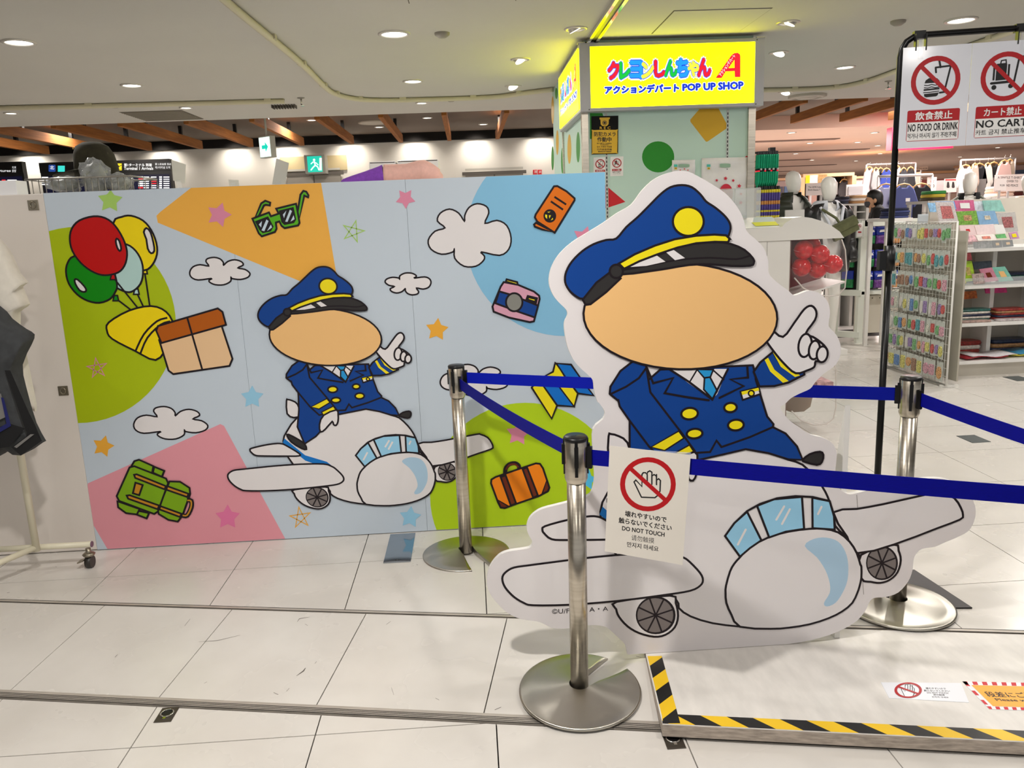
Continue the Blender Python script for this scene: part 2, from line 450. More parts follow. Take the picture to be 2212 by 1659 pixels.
# ---- ceilings and far walls
CZ = 2.8
def rect_hole(lo, hi): return lo, hi
cb = MB(CEIL); cb.box((-9.5, -4, CZ), (26, 9.25, CZ + .26)); ceil_ = struct(cb.build('ceiling'))
dc = MB(DARKC); dc.box((-9.5, 9.25, 3.0), (3.3, 13.05, 3.15)); dc.box((3.3, 9.25, 3.0), (26, 12.4, 3.15)); struct(dc.build('ceiling_rear'))
PINKC = mat('shop_ceiling', (206, 176, 158), .8, noise=(.7, .03))
pc = MB(PINKC).box((3.3, 12.4, CZ), (26, 36, CZ + .35)); pc = struct(pc.build('ceiling_shop'))
for k in range(7):
    y = 14.2 + k * 2.7
    MB(mat('ceiling_slot', (120, 98, 88), .9)).box((4.4 + (k % 3) * .5, y, CZ - .012), (6.6 + (k % 2) + k * .9, y + .22, CZ)).build('slot', pc)
BW = mat('back_wall', (226, 221, 214), .8, noise=(.8, .03))
wb = struct(MB(BW).box((-9.5, 13.0, -.05), (3.3, 13.15, 2.875)).build('wall_back'))
struct(MB(mat('slot_dark', (18, 14, 12), .9)).box((-9.5, 12.93, 2.875), (3.3, 13.1, 3.0)).build('trim_3'))
struct(MB(BW).box((3.3, 13.0, 0), (3.45, 36, 2.8)).build('wall_shop_left'))
struct(MB(mat('shop_back_wall', (216, 198, 188), .8)).box((3.3, 34, 0), (26, 34.2, 2.8)).build('wall_shop_back'))
struct(MB(BW).box((-9.7, -4, -.06), (-9.5, 13.2, 3.1)).build('wall_left'))

WOOD = mat('beam_wood', (152, 92, 36), .85, noise=(3, .22, (14, 1, 14)))
for x, y1 in [(-5.15, 12.0), (-4.44, 12.0), (-3.73, 12.0), (-3.02, 12.0), (-2.31, 12.05), (-1.6, 12.05), (-.9, 12.1), (-.2, 12.1), (.5, 12.1), (-5.86, 12), (4.6, 11.4), (5.3, 11.4), (3.9, 11.4), (6.0, 11.4), (6.7, 11.4)]:
    far = x > 3
    o = thing('ceiling_beam', 'x', 'beam', (x, 9.3, 2.78), 'wooden ceiling beams')
    MB(WOOD).box((x - .028, 9.3, 2.775), (x + .028, y1, 2.885)).build('timber', o)
    for yy in (10.0, 11.2):
        MB(BLACK).box((x - .02, yy, 2.885), (x + .02, yy + .05, 3.0)).build('bracket', o)
    o['_x'] = x
bl = sorted([o for o in COL.objects if o.name.startswith('ceiling_beam')], key=lambda o: o['_x'])
nl = [o for o in bl if o['_x'] < 3]; nr = [o for o in bl if o['_x'] > 3]
for i, o in enumerate(nl): o['label'] = f'orange-brown wooden ceiling beam over the left back wall, {NTH[i]} from the left'; del o['_x']
for i, o in enumerate(nr): o['label'] = f'orange-brown wooden ceiling beam right of the yellow sign, {NTH[i]} from the sign'; del o['_x']

# ---- ceiling fittings
GLOW = mat('lamp_glow', (255, 250, 242), .5, emit=9.0, ecol=(255, 250, 242))
GLOWS = mat('lamp_glow_soft', (255, 250, 242), .5, emit=4.0, ecol=(255, 246, 232))
RIM = mat('lamp_rim', (205, 200, 192), .3, .4)
def downlight(x, y, r, label, z=CZ, power=None, lamp=True, grp='round ceiling downlights'):
    o = thing('downlight', label, 'ceiling light', (x, y, z), grp)
    MB(RIM).lathe([(r * 1.28, 0), (r * 1.28, -.006), (r * 1.02, -.010), (r, -.002)], (x, y, z)).build('ring', o)
    rg_ = CH[o.name][-1]; MB(GLOW).lathe([(r, -.0025), (.001, -.0025)], (x, y, z)).build('diffuser', rg_)
    if lamp:
        ld = bpy.data.lights.new('lamp', 'AREA'); ld.shape = 'DISK'; ld.size = r * 1.7; ld.energy = power or LAMP_W; ld.color = LAMP_COL[:3]
        l = bpy.data.objects.new('lamp', ld); COL.objects.link(l); adopt(l, o); l.location = (0, 0, -.014)
    return o
def spot(x, y, label, z=CZ, tilt=(.4, .3), grp='tilting ceiling spotlights'):
    o = thing('spotlight', label, 'ceiling light', (x, y, z), grp); r = .055
    MB(RIM).lathe([(r * 1.4, 0), (r * 1.4, -.005), (r * 1.0, -.008), (r, .0)], (x, y, z)).build('ring', o)
    a = Vector((tilt[0], tilt[1], -1)).normalized(); u = a.cross(Vector((0, 1, 0))).normalized(); v = a.cross(u)
    c = Vector((x, y, z - .006))
    P = [c + (u * math.cos(2 * PI * k / 16) + v * math.sin(2 * PI * k / 16)) * r * .85 for k in range(16)]
    MB([RIM, GLOWS]).add([p + a * .004 for p in P], [tuple(range(16))], 1).add(P + [p - a * .03 for p in P], [(k, (k + 1) % 16, 16 + (k + 1) % 16, 16 + k) for k in range(16)], 0, True).build('lamp_head', o)
    return o
DL = [(-2.73, 5.44, .078, 'large round downlight at the upper left above the white board'), (-2.68, 7.02, .07, 'round downlight left of the curved ceiling rail, second row'),
      (-.41, 5.51, .082, 'large round downlight between the ceiling rail and the yellow sign'), (-.405, 7.25, .07, 'round downlight just in front of the curved ceiling rail'),
      (3.40, 5.59, .082, 'large round downlight above the no food sign stand'), (3.38, 7.24, .07, 'round downlight between the yellow sign and the no food sign'),
      (-2.68, 8.3, .05, 'small bright downlight beside the square ceiling hatch'), (-4.33, 8.28, .05, 'small bright downlight at the far left of the ceiling'),
      (-.4, 8.5, .05, 'small bright downlight behind the curved ceiling rail')]
for x, y, r, lb in DL: downlight(x, y, r, lb)
for x, y, t, lb in [(.77, 5.52, (.5, .2), 'tilting spotlight left of the sign track'), (.47, 6.46, (.5, -.3), 'tilting spotlight in the yellow glow left of the sign'), (.48, 7.67, (.3, -.5), 'small tilting spotlight near the far end of the ceiling rail'),
                    (2.18, 5.52, (-.4, .2), 'tilting spotlight above the right end of the yellow sign'), (2.5, 6.5, (-.5, -.2), 'tilting spotlight in the yellow glow right of the sign'), (3.39, 8.6, (-.4, -.3), 'small tilting spotlight below the right ceiling rail')]:
    spot(x, y, lb, tilt=t)
for x, y, p in [(-.6, 1.5, KEY_W), (-2.75, 1.9, LAMP_W * .45), (1.4, 1.7, LAMP_W), (3.3, 1.9, LAMP_W), (-.5, -.9, LAMP_W), (2.2, -.9, LAMP_W), (-2.75, -.9, LAMP_W * .6), (3.4, 3.7, LAMP_W * 1.6), (-2.75, 3.4, LAMP_W * .35), (.9, 3.4, LAMP_W * .8), (5.6, 5.5, LAMP_W * 2.2), (5.6, 7.3, LAMP_W * 2.2), (5.4, 3.7, LAMP_W), (6.9, 8.4, LAMP_W * 2)]:
    r = .08
    MB([RIM, GLOW]).lathe([(r * 1.28, 0), (r * 1.28, -.006), (r, -.002)], (x, y, CZ)).lathe([(r, -.0025), (.001, -.0025)], (x, y, CZ), 24, 1).build('downlight', ceil_)
    ld = bpy.data.lights.new('lamp', 'AREA'); ld.shape = 'DISK'; ld.size = r * 1.7; ld.energy = p; ld.color = LAMP_COL[:3]
    l = bpy.data.objects.new('lamp', ld); COL.objects.link(l); l.location = (x, y, CZ - .014)
# lamps in the dark rear ceiling and the wall washers that graze the back wall
for i, (x, y) in enumerate([tuple(on_z(px, py, 3.0).xy) for px, py in ((159, 268), (418, 262), (589, 279), (673, 259), (734, 296), (819, 274), (923, 254), (1044, 268), (1042, 286)  )]):
    downlight(x, y, .055, f'small downlight in the dark rear ceiling, {NTH[i]} of the scattered row', z=3.0, lamp=False, grp='downlights in the dark rear ceiling')
for k, x in enumerate([-7.6, -6.6, -5.6, -4.6, -3.5, -2.75, -1.75, -.75, .2, 1.2, 2.2]):
    ld = bpy.data.lights.new('wall_washer', 'SPOT'); ld.energy = 21; ld.spot_size = math.radians(125); ld.spot_blend = 1.0; ld.shadow_soft_size = .04; ld.color = (1, .93, .82)
    l = bpy.data.objects.new('wall_washer', ld); COL.objects.link(l); l.location = (x, 12.72, 2.94)
    d = Vector((0, .55, -1)); l.rotation_euler = d.to_track_quat('-Z', 'Y').to_euler()
# fill for the rear zone, then general light of the shop on the right
for x, y, p in ((-5, 10.9, 26), (-2, 10.9, 26), (.6, 10.9, 24)):  # unseen area lights added to brighten the beams and dark ceiling
    ld = bpy.data.lights.new('rear_fill', 'AREA'); ld.shape = 'SQUARE'; ld.size = .5; ld.energy = p; ld.color = (1, .93, .85)
    l = bpy.data.objects.new('rear_fill', ld); COL.objects.link(l); l.location = (x, y, 2.98)
for x, y in ((6.5, 10.9), (7.5, 14.5), (9, 18), (12, 24), (5.4, 13.5)):
    ld = bpy.data.lights.new('shop_lamp', 'AREA'); ld.shape = 'SQUARE'; ld.size = 1.2; ld.energy = 170; ld.color = (1, .92, .88)
    l = bpy.data.objects.new('shop_lamp', ld); COL.objects.link(l); l.location = (x, y, 2.74 if y > 12 or y < 9.2 else 2.97)
for k in range(16):
    x, y = [(5.2, 12.9), (6.8, 13.4), (7.4, 15.2), (8.3, 16.2), (6.4, 15.0), (9.6, 18.6), (8.6, 20.0), (10.2, 21), (7.2, 17.6), (11.3, 22.5), (10.5, 16.4), (12, 18), (13, 21), (9.3, 13.9), (11.2, 14.6), (8.4, 13)][k]
    o = thing('spotlight', f'small warm lamp in the pinkish shop ceiling, {NTH[k]} of its scattered lamps', 'ceiling light', (x, y, CZ), 'lamps in the pinkish shop ceiling')
    MB([RIM, GLOWS]).lathe([(.075, 0), (.075, -.008), (.05, -.01)], (x, y, CZ), 12).lathe([(.05, -.009), (.001, -.009)], (x, y, CZ), 12, 1).build('lamp_head', o)

RAILM = mat('cream_rail', (206, 198, 170), .5)
def rail(pts, label, n=6):
    P = smooth(pts, n, False); o = thing('ceiling_rail', label, 'rail', (P[0][0], P[0][1], CZ))
    MB(RAILM).tube([(x, y, CZ - .022) for x, y in P], .022, 8).build('channel', o)
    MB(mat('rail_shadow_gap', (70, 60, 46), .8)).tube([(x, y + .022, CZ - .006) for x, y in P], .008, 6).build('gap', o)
    for k in range(3, len(P) - 1, 7):
        MB(RAILM).box((P[k][0] - .03, P[k][1] - .03, CZ - .03), (P[k][0] + .03, P[k][1] + .03, CZ)).build('clip', o)
    return o
rail([(-1.22, 4.0), (-1.2, 4.9), (-1.17, 5.7), (-1.155, 6.4), (-1.16, 7.2), (-1.14, 7.6), (-1.02, 7.93), (-.78, 8.1), (-.3, 8.15), (.3, 8.13), (.6, 7.95), (.86, 7.8)], 'cream ceiling rail that curves from the top edge towards the yellow sign')
rail([(-5.2, 7.78), (-4.18, 7.83), (-3, 7.9), (-1.66, 7.96)], 'straight cream ceiling rail at the upper left')
rail([(2.3, 8.25), (3.0, 8.27), (3.5, 8.29), (3.8, 8.2), (3.92, 7.9), (3.93, 7.4), (3.95, 6.5), (3.97, 5.4)], 'cream ceiling rail that curves behind the no food sign')

def hatch(x0, y0, x1, y1, name, label, m, fr=.006, z=CZ):
    o = thing(name, label, 'ceiling hatch', ((x0 + x1) / 2, (y0 + y1) / 2, z))
    MB(mat('hatch_gap', (96, 88, 74), .9)).box((x0 - fr, y0 - fr, z - .0012), (x1 + fr, y1 + fr, z)).build('frame', o)
    MB(m).box((x0, y0, z - .004), (x1, y1, z - .0008)).build('panel', o)
    return o
hatch(1.32, 5.13, 1.92, 5.72, 'access_hatch', 'square access hatch in the ceiling right in front of the yellow sign', CEIL)
hatch(-.26, 4.22, .33, 4.80, 'access_hatch', 'square access hatch cut by the top edge above the mural', CEIL)
v = hatch(-3.38, 8.46, -2.78, 9.13, 'air_grille', 'square grey slatted air grille at the ceiling edge', mat('grille_grey', (120, 112, 100), .7))
for k in range(12): MB(mat('grille_slat', (150, 142, 128), .6)).box((-3.37, 8.48 + k * .054, CZ - .01), (-2.79, 8.50 + k * .054, CZ - .004)).build('slat', v)
def small_fix(name, px, py, r, h, label, m, cat, drop=0):
    p = on_z(px, py, CZ); o = thing(name, label, cat, (p.x, p.y, CZ))
    MB(m).lathe([(r, 0), (r * .95, -h * .5), (r * .5, -h), (.001, -h)], (p.x, p.y, CZ), 16).build('cover', o)
    if drop: MB(CHROME).cyl((p.x, p.y, CZ - h - drop), .008, drop, 8).lathe([(.03, 0), (.03, -.004), (.001, -.004)], (p.x, p.y, CZ - h - drop), 12).build('deflector', o)
GREYF = mat('fitting_grey', (150, 144, 134), .5)
small_fix('smoke_detector', 955, 71, .05, .03, 'small smoke detector right of the large downlight', GREYF, 'detector')
small_fix('smoke_detector', 974, 213, .05, .03, 'small smoke detector just behind the curved ceiling rail', GREYF, 'detector')
small_fix('smoke_detector', 248, 226, .05, .03, 'small smoke detector behind the straight ceiling rail', GREYF, 'detector')
small_fix('smoke_detector', 1940, 45, .05, .03, 'small smoke detector left of the large downlight by the sign stand', GREYF, 'detector')
small_fix('sprinkler', 650, 211, .035, .01, 'ceiling sprinkler with dropped head at the end of the straight rail', GREYF, 'sprinkler', .06)
small_fix('sprinkler', 1919, 175, .035, .01, 'ceiling sprinkler left of the no food sign', GREYF, 'sprinkler', .06)
sp = thing('ceiling_speaker', 'large round flat speaker in the dark rear ceiling', 'speaker', (on_z(808, 264, 3.0).x, on_z(808, 264, 3.0).y, 3.0))
MB(mat('speaker_grille', (188, 180, 168), .6)).lathe([(.22, 0), (.22, -.012), (.18, -.016), (.001, -.016)], (on_z(808, 264, 3.0).x, on_z(808, 264, 3.0).y, 3.0)).build('grille', sp)
sp = thing('ceiling_speaker', 'round ceiling diffuser at the ceiling edge left of the no food sign', 'air diffuser', (3.75, 8.9, CZ))
MB(mat('speaker_grille', (188, 180, 168), .6)).lathe([(.2, 0), (.2, -.02), (.15, -.03), (.14, -.01), (.1, -.03), (.001, -.03)], (3.75, 8.9, CZ)).build('grille', sp)
rg = thing('small_wall_vent', 'small slatted vent at the end of the straight ceiling rail', 'vent', (-1.62, 8.35, CZ))
for k in range(9): MB(mat('vent_dark', (90, 84, 76), .8)).box((-1.86 + k * .027, 8.3, CZ - .03), (-1.85 + k * .027, 8.42, CZ)).build('slat', rg)
# ================================================================== the shop pillar with its lit sign
AQUA = mat('aqua_board', (196, 224, 212), .55)
PGREEN = mat('print_green', (24, 140, 24), .5); PGOLD = mat('print_gold', (214, 168, 24), .5); PRED = mat('print_red', (206, 14, 30), .5)
PY = 5.88; PXL, PXR, PYB = .875, 2.075, 8.0
pil = struct(MB(AQUA).box((PXL, PY, 0), (PXR, PYB, CZ)).build('pillar'))
pil['label'] = 'pale aqua pillar wall with big coloured dots under the yellow sign'
# printed dots on the front face
pf = Plane((0, PY, 0), (1, 0, 0), (0, 0, 1))
z3, z5 = Z(1180, 0, .24412), Z(1200, 230, .23508)
def art1(pl, name, parent, pts, m, sm=0, base=.0006, clip=None, tf=None, label=None):
    return Art(pl, base, tf, clip).fill(pts, m, sm).build(name, parent, label)
art1(pf, 'printed_dot', pil, [z5(p) for p in ellipse(943, 463, 148, 143)], PGREEN)
art1(pf, 'printed_diamond', pil, [z5(p) for p in smooth([(1238, 122), (1246, 112), (1330, 15), (1490, 15), (1500, 22), (1576, 165), (1580, 180), (1566, 206), (1398, 322), (1384, 324), (1374, 314), (1240, 142)], 1)], PGOLD)
art1(pf, 'printed_dot', pil, [z5(p) for p in [(316, 62), (430, 62), (480, 200), (440, 300), (316, 298)]], PGREEN)
art1(pf, 'printed_triangle', pil, [z5(p) for p in [(380, 668), (448, 714), (642, 877), (450, 940), (380, 962)]], PRED)
art1(pf, 'printed_dot', pil, [z5(p) for p in ellipse(1790, 560, 90, 115)], PRED, clip=((PXL, 0), (PXR - .03, CZ)))
# dots on the left face
pl_ = Plane((PXL, 0, 0), (0, -1, 0), (0, 0, 1))
for cx, cy, rx, ry, m, nm in ((1249, 318, 4.2, 33, PGREEN, 'printed_dot'), (1230, 322, 4.2, 32, PGOLD, 'printed_diamond'), (1215, 347, 3, 28, PGREEN, 'printed_dot'), (1204, 308, 3, 27, PGOLD, 'printed_stripe'), (1194, 342, 3, 26, PGREEN, 'printed_dot'), (1202, 202, 3, 12, PGREEN, 'printed_dot'), (1194, 238, 3, 30, PGOLD, 'printed_diamond')):
    art1(pl_, nm, pil, ellipse(cx, cy, rx, ry), m)
# steel corner posts, slotted channels
for x0, x1, nm in ((PXL - .03, PXL + .015, 'corner_post'), (PXR - .03, PXR + .022, 'corner_post')):
    MB(STEEL).box((x0, PY - .022, 0), (x1, PY + .03, 2.33)).build(nm, pil)
for x, ztop in ((1.02, 2.31), (1.9, 2.31)):
    ch = MB(mat('channel_grey', (196, 200, 196), .4)).box((x - .009, PY - .004, .6), (x + .009, PY, ztop)).build('slotted_channel', pil)
    sl = MB(BLACK)
    for k in range(60): sl.box((x - .0035, PY - .005, .65 + k * .0275), (x + .0035, PY - .0035, .666 + k * .0275))
    tag(sl.build('channel_slots', ch), kind='stuff')
MB(STEEL).box((PXL - .014, 7.15, 0), (PXL + .0, 7.19, 2.33)).build('corner_post', pil)

# lit sign box wrapping the corner
SY = 5.80; SXL, SXR, SZ0, SZ1 = .828, 2.125, 2.316, 2.765
SYEL = mat('sign_yellow', (252, 250, 0), .4, emit=4.0, ecol=(250, 252, 0))
SGREY = mat('sign_frame_grey', (178, 178, 184), .4, .2)
def slit(name, c, e=.8): return mat('sign_' + name, c, .4, emit=e)
SWHITE = slit('white', (222, 236, 246), .85); SBLUE = slit('navy', (0, 48, 205)); SRED = slit('red', (228, 16, 48)); SGRN = slit('green', (0, 190, 62)); SSKY = slit('sky', (22, 150, 250)); SYLW = slit('pale', (246, 244, 70))
sign = thing('illuminated_sign', 'glowing yellow shop sign box with crayon-coloured lettering on the aqua pillar', 'sign', (SXL, SY, SZ0))
SYB = 7.05
MB(SGREY).box((SXL, SY, SZ0), (SXR, SY + .07, SZ1), b=.003).box((SXL, SY + .07, SZ0), (SXL + .07, SYB, SZ1), b=.003).build('frame', sign)
MB(SGREY).box((SXL + .0, SY - .012, SZ0), (SXL + .072, SY, SZ1)).build('corner_panel', sign)
MB(SGREY).box((SXR - .066, SY - .012, SZ0), (SXR, SY, SZ1)).build('corner_panel', sign)
for y0 in (SZ0, SZ1 - .022): MB(SGREY).box((SXL + .072, SY - .01, y0), (SXR - .066, SY, y0 + .022)).build('frame_rail', sign)
for x, z in ((SXL + .06, SZ0 + .012), (SXR - .055, SZ0 + .012), (SXR - .055, SZ1 - .012)):
    MB(BLACK).lathe([(.004, 0), (.004, .003), (.001, .003)], (x, SY - .012, z), 8, 0, 'y').build('screw', sign)
for x in (SXL + .02, SXL + .07, SXR - .03): MB(CHROME).box((x - .03, SY - .02, SZ1), (x + .03, SY + .05, SZ1 + .006)).build('top_bracket', sign)
fx0, fx1, fz0, fz1 = SXL + .075, SXR - .068, SZ0 + .023, SZ1 - .024
MB(SYEL).box((fx0, SY - .008, fz0), (fx1, SY, fz1)).build('front_panel', sign)
sy0, sy1 = SY + .03, SYB - .03
MB(SYEL).box((SXL - .006, sy0, fz0), (SXL, sy1, fz1)).build('side_panel', sign)
def sign_art(pl, a0, a1):
    """the same print on both faces: u,v of the panel -> plane"""
    def tf(x, y):
        u = (x - (388 + (y - 370) * .02)) / (1447 - (y - 370) * .058); yt = 370 - 38 * u; yb = 978 - 40 * u
        v = (y - yt) / (yb - yt); return (a0 + (a1 - a0) * u, fz1 + (fz0 - fz1) * v)
    A = lambda b: Art(pl, b, tf)
    for n_, (ch, x0, x1, y0, y1, m) in enumerate((('ク', 545, 640, 525, 690, SRED), ('レ', 648, 735, 532, 685, SGRN), ('ヨ', 738, 835, 520, 678, SSKY), ('ン', 838, 938, 535, 680, SYLW), ('し', 950, 1036, 515, 670, SRED), ('ん', 1038, 1142, 512, 666, SGRN), ('ち', 1142, 1242, 500, 670, SSKY), ('ゃ', 1242, 1332, 528, 664, SYLW), ('ん', 1326, 1436, 500, 668, SRED))):
        q = rectq(x0, y0, x1, y1); a = A(.0005 + n_ * .0003)
        a.text(ch, q, SWHITE, .17); a.base, a.k = .0036 + n_ * .0003, 0
        a.text(ch, q, SBLUE, .095); a.text(ch, q, m, .062); a.build('lettering', sign)
    a = A(.001)
    a.text('アクションデパート', [(518, 762), (1160, 742), (1156, 822), (518, 836)], SWHITE, .15); a.text('アクションデパート', [(518, 762), (1160, 742), (1156, 822), (518, 836)], SBLUE, .065)
    a.build('lettering', sign)
    a = A(.001)
    a.text('POP UP SHOP', [(1194, 748), (1722, 728), (1722, 798), (1194, 812)], SWHITE, .14); a.text('POP UP SHOP', [(1194, 748), (1722, 728), (1722, 798), (1194, 812)], SBLUE, .055)
    a.build('lettering', sign)
    a = A(.001)
    a.fill([(1480, 690), (1625, 462), (1650, 442), (1680, 438), (1702, 455), (1704, 480), (1700, 682), (1650, 682), (1650, 622), (1572, 624), (1536, 688)], SRED)
    a.fill([(1598, 590), (1650, 510), (1650, 588)], SYEL)
    a.text('アクションデパート', [(1506, 655), (1638, 456), (1664, 470), (1532, 672)], SWHITE, .04)
    a.build('emblem', sign)
    a = A(.001); a.line(star_pts(1522, 497, 36), SRED, 5.5 * 4.1 / 16, True); a.build('star_mark', sign)
    a = A(.001); a.text('©U/F・S・A・A', [(1600, 838), (1724, 834), (1724, 848), (1600, 852)], mat('sign_olive', (90, 90, 10), .5), 0); a.build('copyright_line', sign)
sign_art(Plane((0, SY - .008, 0), (1, 0, 0), (0, 0, 1)), fx0, fx1)
sp_ = Plane((SXL - .006, 0, 0), (0, -1, 0), (0, 0, 1))
sign_art(sp_, -sy1, -sy0)

# lighting track on the ceiling in front of the sign
tr = thing('ceiling_track', 'double black and chrome track on the ceiling leading to the yellow sign', 'track', (.92, 5.3, CZ))
MB(CHROME).box((.885, 4.2, CZ - .03), (.905, 5.84, CZ)).build('rail', tr); MB(CHROME).box((.94, 4.2, CZ - .03), (.96, 5.84, CZ)).build('rail', tr)
MB(BLACK).box((.905, 4.2, CZ - .022), (.94, 5.84, CZ)).build('channel', tr)

# posters and labels on the pillar
PAPER = mat('white_paper', (238, 236, 234), .35); SREDD = mat('sign_red_ink', (176, 12, 24), .4); INK = mat('black_ink', (16, 14, 16), .5)
def sheet(name, label, cat, pl, quad, m, th=.002, off=.001, group=None):
    """flat sheet lying on a plane, corners in photo pixels TL TR BR BL"""
    q = [pl.px(*p) for p in quad]; c = pl.at(*q[3]); o = thing(name, label, cat, c, group)
    A = [pl.at(a, b, off) for a, b in q]; B = [pl.at(a, b, off + th) for a, b in q]
    MB(m).add(A + B, [(0, 1, 2, 3), (7, 6, 5, 4)] + [(i, (i + 1) % 4, 4 + (i + 1) % 4, 4 + i) for i in range(4)]).build('sheet', o)
    return o, off + th
REC, b0 = sheet('security_poster', 'black and yellow security camera poster at the pillar top left', 'poster', pf, [z3(p) for p in [(398, 1030), (636, 1025), (634, 1362), (400, 1368)]], mat('poster_black', (12, 12, 11), .6, spec=.2), .002, .006)
PYEL = mat('poster_yellow', (226, 180, 26), .35)
a = Art(pf, b0); a.fill([z3(p) for p in smooth([(404, 1165), (418, 1152), (614, 1150), (628, 1162), (626, 1344), (614, 1356), (418, 1360), (404, 1348)], 2)], PYEL); a.build('yellow_field', REC)
yf_ = CH[REC.name][-1]
a = Art(pf, b0); a.fill([z3(p) for p in [(470, 1042), (562, 1040), (560, 1056), (552, 1058), (550, 1100), (535, 1116), (495, 1117), (480, 1102), (478, 1060), (470, 1058)]], PYEL)
a.fill([z3(p) for p in ellipse(515, 1088, 20, 20)], INK); a.line([z3(p) for p in ellipse(515, 1088, 13, 13, 0, 16)], PYEL, .9, True); a.build('camera_symbol', REC)
for t, q, m, bo in (('R E C', (472, 1122, 566, 1144), PYEL, .03), ('防犯カメラ', (422, 1168, 612, 1208), INK, .03), ('作動中', (450, 1214, 574, 1256), INK, .04), ('SECURITY CAMERA', (446, 1264, 576, 1276), INK, .02), ('IN OPERATION', (478, 1278, 548, 1287), INK, .02), ('감시 카메라 작동중', (446, 1292, 578, 1308), INK, .02), ('已开启监控器', (448, 1314, 578, 1332), INK, .02), ('錄影監視中請微笑', (456, 1337, 574, 1349), INK, .02)):
    a = Art(pf, b0 + .0007); a.text(t, [z3(p) for p in rectq(*q)], m, bo); a.build('lettering', yf_)

def ban_art(A, cx, cy, r, rx=1.0, w=None, red=None, ang=.75):
    """red prohibition ring, drawn over a symbol; r in input units"""
    red = red or SREDD; w = w or r * .2
    pts = ellipse(cx, cy, r * rx, r); inn = ellipse(cx, cy, (r - w) * rx, r - w)
    n = len(pts); q = [A.tf(*p) for p in pts + inn]; d = A.off()
    A.mb.add([A.pl.at(a, b, d) for a, b in q], [(i, (i + 1) % n, n + (i + 1) % n, n + i) for i in range(n)], A.mi(red))
    k = r - w * .5; c, s = math.cos(ang), math.sin(ang)
    ux, uy = c * k * rx, s * k; px, py = -s * w * .42 * rx, c * w * .42
    A.fill([(cx - ux + px, cy - uy + py), (cx + ux + px, cy + uy + py), (cx + ux - px, cy + uy - py), (cx - ux - px, cy - uy - py)], red)
def food_symbol(A, cx, cy, r):
    T = lambda pts: [(cx + p[0] * r, cy + p[1] * r) for p in pts]
    A.fill(T([(-.44, .12), (-.4, .0), (-.28, -.08), (-.1, -.1), (.06, -.06), (.16, .04), (.18, .12)]), INK)
    for y in (.2, .3): A.line(T([(-.44, y), (-.3, y + .02), (-.15, y - .02), (0, y + .02), (.18, y)]), INK, r * .035)
    A.fill(T([(-.46, .36), (.18, .33), (.18, .4), (-.46, .43)]), INK)
    A.line(T([(-.46, .5), (-.2, .5), (.16, .47)]), INK, r * .035)
    A.fill(T([(-.44, .56), (.16, .53), (.12, .64), (.06, .68), (-.34, .7), (-.42, .66)]), INK)
    A.line(T([(-.03, -.5), (.58, -.54), (.38, .52), (.2, .54)]), INK, r * .075); A.line(T([(-.03, -.5), (.0, -.3)]), INK, r * .075)
    A.line(T([(.17, -.5), (.08, -.86)]), INK, r * .08)
def cart_symbol(A, cx, cy, r):
    T = lambda pts: [(cx + p[0] * r, cy + p[1] * r) for p in pts]
    A.fill(T([(-.4, -.42), (-.38, -.5), (.0, -.52), (.02, -.46), (.02, .16), (-.4, .18)]), INK)
    A.fill(T([(-.52, -.42), (-.44, -.44), (-.44, .16), (-.52, .16)]), INK); A.fill(T([(.06, -.46), (.14, -.46), (.14, .1), (.06, .12)]), INK)
    A.line(T([(-.24, -.5), (-.22, -.62), (-.04, -.64), (-.02, -.52)]), INK, r * .05)
    A.line(T([(.62, -.74), (.48, -.72), (.34, .27)]), INK, r * .08); A.line(T([(-.56, .28), (.34, .24)]), INK, r * .1)
    A.fill(T(ellipse(-.44, .45, .1, .1, 0, 12)), INK); A.fill(T(ellipse(.22, .42, .1, .1, 0, 12)), INK)
def hand_symbol(A, cx, cy, r):
    T = lambda pts: [(cx + p[0] * r, cy + p[1] * r) for p in pts]
    w = r * .06
    A.line(T([(-.28, .56), (-.6, -.1), (-.52, -.18), (-.26, .1), (-.26, -.42), (-.2, -.5), (-.1, -.5), (-.04, -.42), (-.02, -.52), (.08, -.58), (.17, -.52), (.18, -.36), (.26, -.42), (.36, -.36), (.38, -.18), (.46, -.24), (.54, -.16), (.52, .3), (.4, .5), (.3, .58), (-.28, .56)]), INK, w)
    for x, y in ((-.03, .0), (.17, .0), (.37, .02)): A.line(T([(x, -.42), (x, y)]), INK, w)
def small_ban(name, label, quad, sym, txt1, txt2, txt3):
    """little white sticker: ring above, red title strip, two lines"""
    Q = [Vector(p) for p in quad]
    def tf(x, y):
        p = (Q[0] * (1 - x) + Q[1] * x) * (1 - y) + (Q[3] * (1 - x) + Q[2] * x) * y
        return pf.px(p.x, p.y)
    o, b = sheet(name, label, 'sign', pf, quad, PAPER, .0015, .0008)
    A = Art(pf, b, tf); r = .36; sc = (Q[2].y - Q[1].y) / (Q[1].x - Q[0].x)
    asp = lambda x, y: tf(x, y / sc); A.tf = asp
    sym(A, .5, .5, r); ban_art(A, .5, .5, r); A.build('symbol', o)
    A = Art(pf, b, tf); A.fill(rectq(.14, .63, .86, .74), SREDD); A.text(txt1, rectq(.22, .65, .78, .72), PAPER, .03); A.text(txt2, rectq(.18, .76, .82, .83), INK, .03); A.text(txt3, rectq(.2, .86, .8, .9), INK, .0); A.build('lettering', o)
small_ban('no_food_label', 'small white no food or drink sticker below the security poster', [z3(p) for p in [(418, 1394), (538, 1390), (536, 1566), (416, 1568)]], food_symbol, '飲食禁止', 'NO FOOD OR DRINK', '먹거나 마시지 않기')
